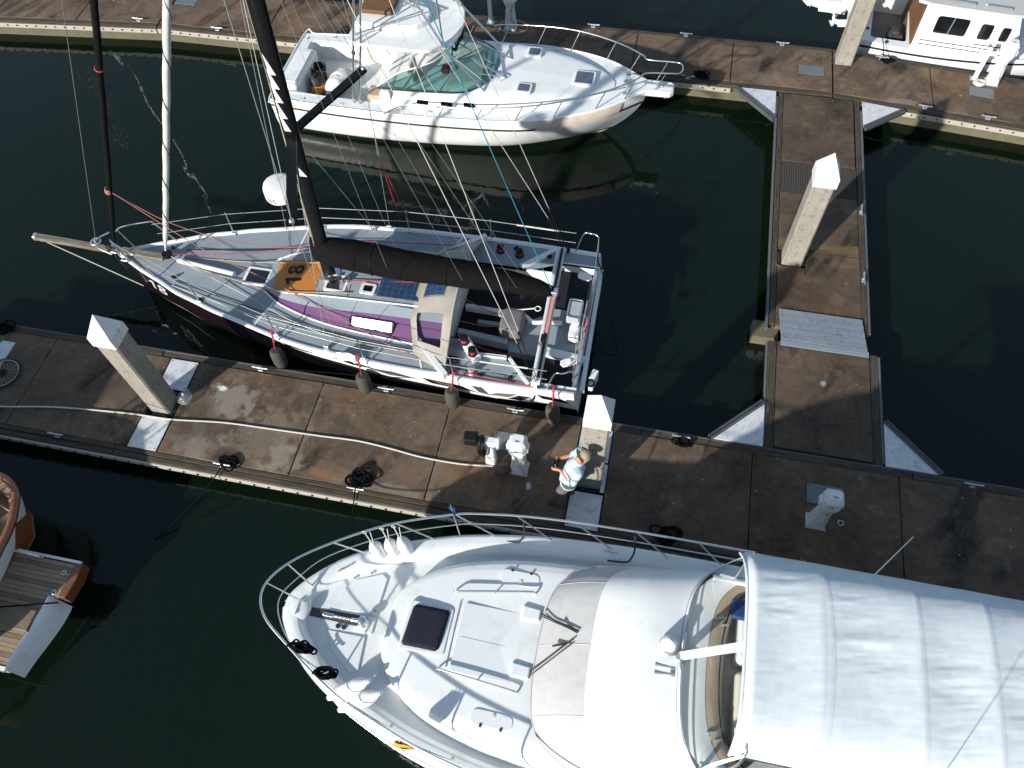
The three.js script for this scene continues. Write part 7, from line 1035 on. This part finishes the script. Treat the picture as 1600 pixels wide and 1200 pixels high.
  obj('shirt', fixSign(meshField((q) => Math.max(dist(q, shirtB, 0.045) + wob(q, 0.02, 14), 1.27 - q[1], (q[1] - 1.985)), [-0.46, 1.65, -5.44], 0.42, 96)), M.shirt, p);
  obj('collar', new THREE.TorusGeometry(0.068, 0.014, 8, 20, 5.2).rotateX(PI / 2).rotateY(0.5).rotateZ(-0.35).translate(-0.385, 1.985, -5.44), M.shirt, p);
  const trB = [bone(J.hN, 0.118, J.kN, 0.082), bone(J.kN, 0.082, J.fN, 0.07), bone(J.hF, 0.118, J.kF, 0.082), bone(J.kF, 0.082, J.fF, 0.07), bone(J.hN, 0.125, J.hF, 0.125)];
  obj('trousers', fixSign(meshField((q) => Math.max(dist(q, trB, 0.03) + wob(q, 0.02, 12), 0.56 - q[1], q[1] - 1.4), [-0.56, 0.98, -5.42], 0.5, 96)), M.trouser, p);
  for (const [a, b] of [[[-0.6, 0.548, -5.3], [-0.81, 0.54, -5.27]], [[-0.48, 0.548, -5.53], [-0.69, 0.54, -5.56]]]) obj('shoe', fixSign(meshField((q) => Math.max(dist(q, [bone(a, 0.052, b, 0.048), bone([a[0], 0.59, a[2]], 0.05)], 0.02), 0.501 - q[1]), [(a[0] + b[0]) / 2, 0.55, (a[2] + b[2]) / 2], 0.2, 56)), M.shoe, p);
  const capB = [bone(hp(-0.012, 0.055, 0), 0.097, hp(0, 0.06, 0), 0.094)], inv = (q) => V(q[0] - J.head[0], q[1] - J.head[1], q[2] - J.head[2]);
  const capM = obj('cap', fixSign(meshField((q) => Math.max(dist(q, capB, 0.01), 0.035 - inv(q).dot(Up)), hp(0, 0.06, 0), 0.16, 64)), M.cap, p);
  obj('brim', grid((u, v) => { const a = (u - 0.5) * 2.2, r = 0.085 + 0.07 * v; return hp(r * Math.cos(a) + 0.0, 0.048 - 0.02 * v - 0.012 * Math.pow(Math.sin(a), 2), r * Math.sin(a)); }, 14, 4), M.cap, capM);
  obj('sunglasses', [bar(hp(0.094, 0.012, -0.06), hp(0.094, 0.012, 0.06), 0.014), bar(hp(0.094, 0.014, 0.06), hp(-0.01, 0.01, 0.092), 0.004), bar(hp(0.094, 0.014, -0.06), hp(-0.01, 0.01, -0.092), 0.004)], M.darkGlass, p);
  obj('hair', fixSign(meshField((q) => Math.max(dist(q, [bone(hp(-0.03, 0.0, 0), 0.09)], 0.01), inv(q).dot(Up) - 0.04, -inv(q).dot(Up) - 0.06, inv(q).dot(Fd) + 0.03), hp(-0.03, 0, 0), 0.12, 48)), std([0.3, 0.28, 0.26], 0.9), p);
  obj('watch', new THREE.TorusGeometry(0.032, 0.011, 6, 16).applyQuaternion(new THREE.Quaternion().setFromUnitVectors(V(0, 0, 1), V(J.wN[0] - J.eN[0], J.wN[1] - J.eN[1], J.wN[2] - J.eN[2]).normalize())).translate(J.wN[0] + 0.03, J.wN[1], J.wN[2] - 0.03), M.black, p);
  const c = thing('drone_controller', 'black drone controller with two short antennas held by the person', 'controller', ctl);
  obj('controller_body', rbox(0.1, 0.045, 0.16, 0.02, ctl[0], ctl[1], ctl[2], 0, 0, 0.35), M.black, c); obj('screen', rbox(0.09, 0.008, 0.12, 0.003, ctl[0] - 0.075, ctl[1] + 0.035, ctl[2], 0, 0, -0.35), M.darkGlass, c);
  for (const dz of [-0.05, 0.05]) obj('antenna', bar([ctl[0] - 0.05, ctl[1] + 0.01, ctl[2] + dz], [ctl[0] - 0.15, ctl[1] + 0.07, ctl[2] + dz], 0.009), M.black, c); for (const dz of [-0.045, 0.045]) obj('stick', bar([ctl[0] + 0.01, ctl[1] + 0.02, ctl[2] + dz], [ctl[0] + 0.005, ctl[1] + 0.045, ctl[2] + dz], 0.005), M.steel, c);
}
renderer.render(scene, camera);
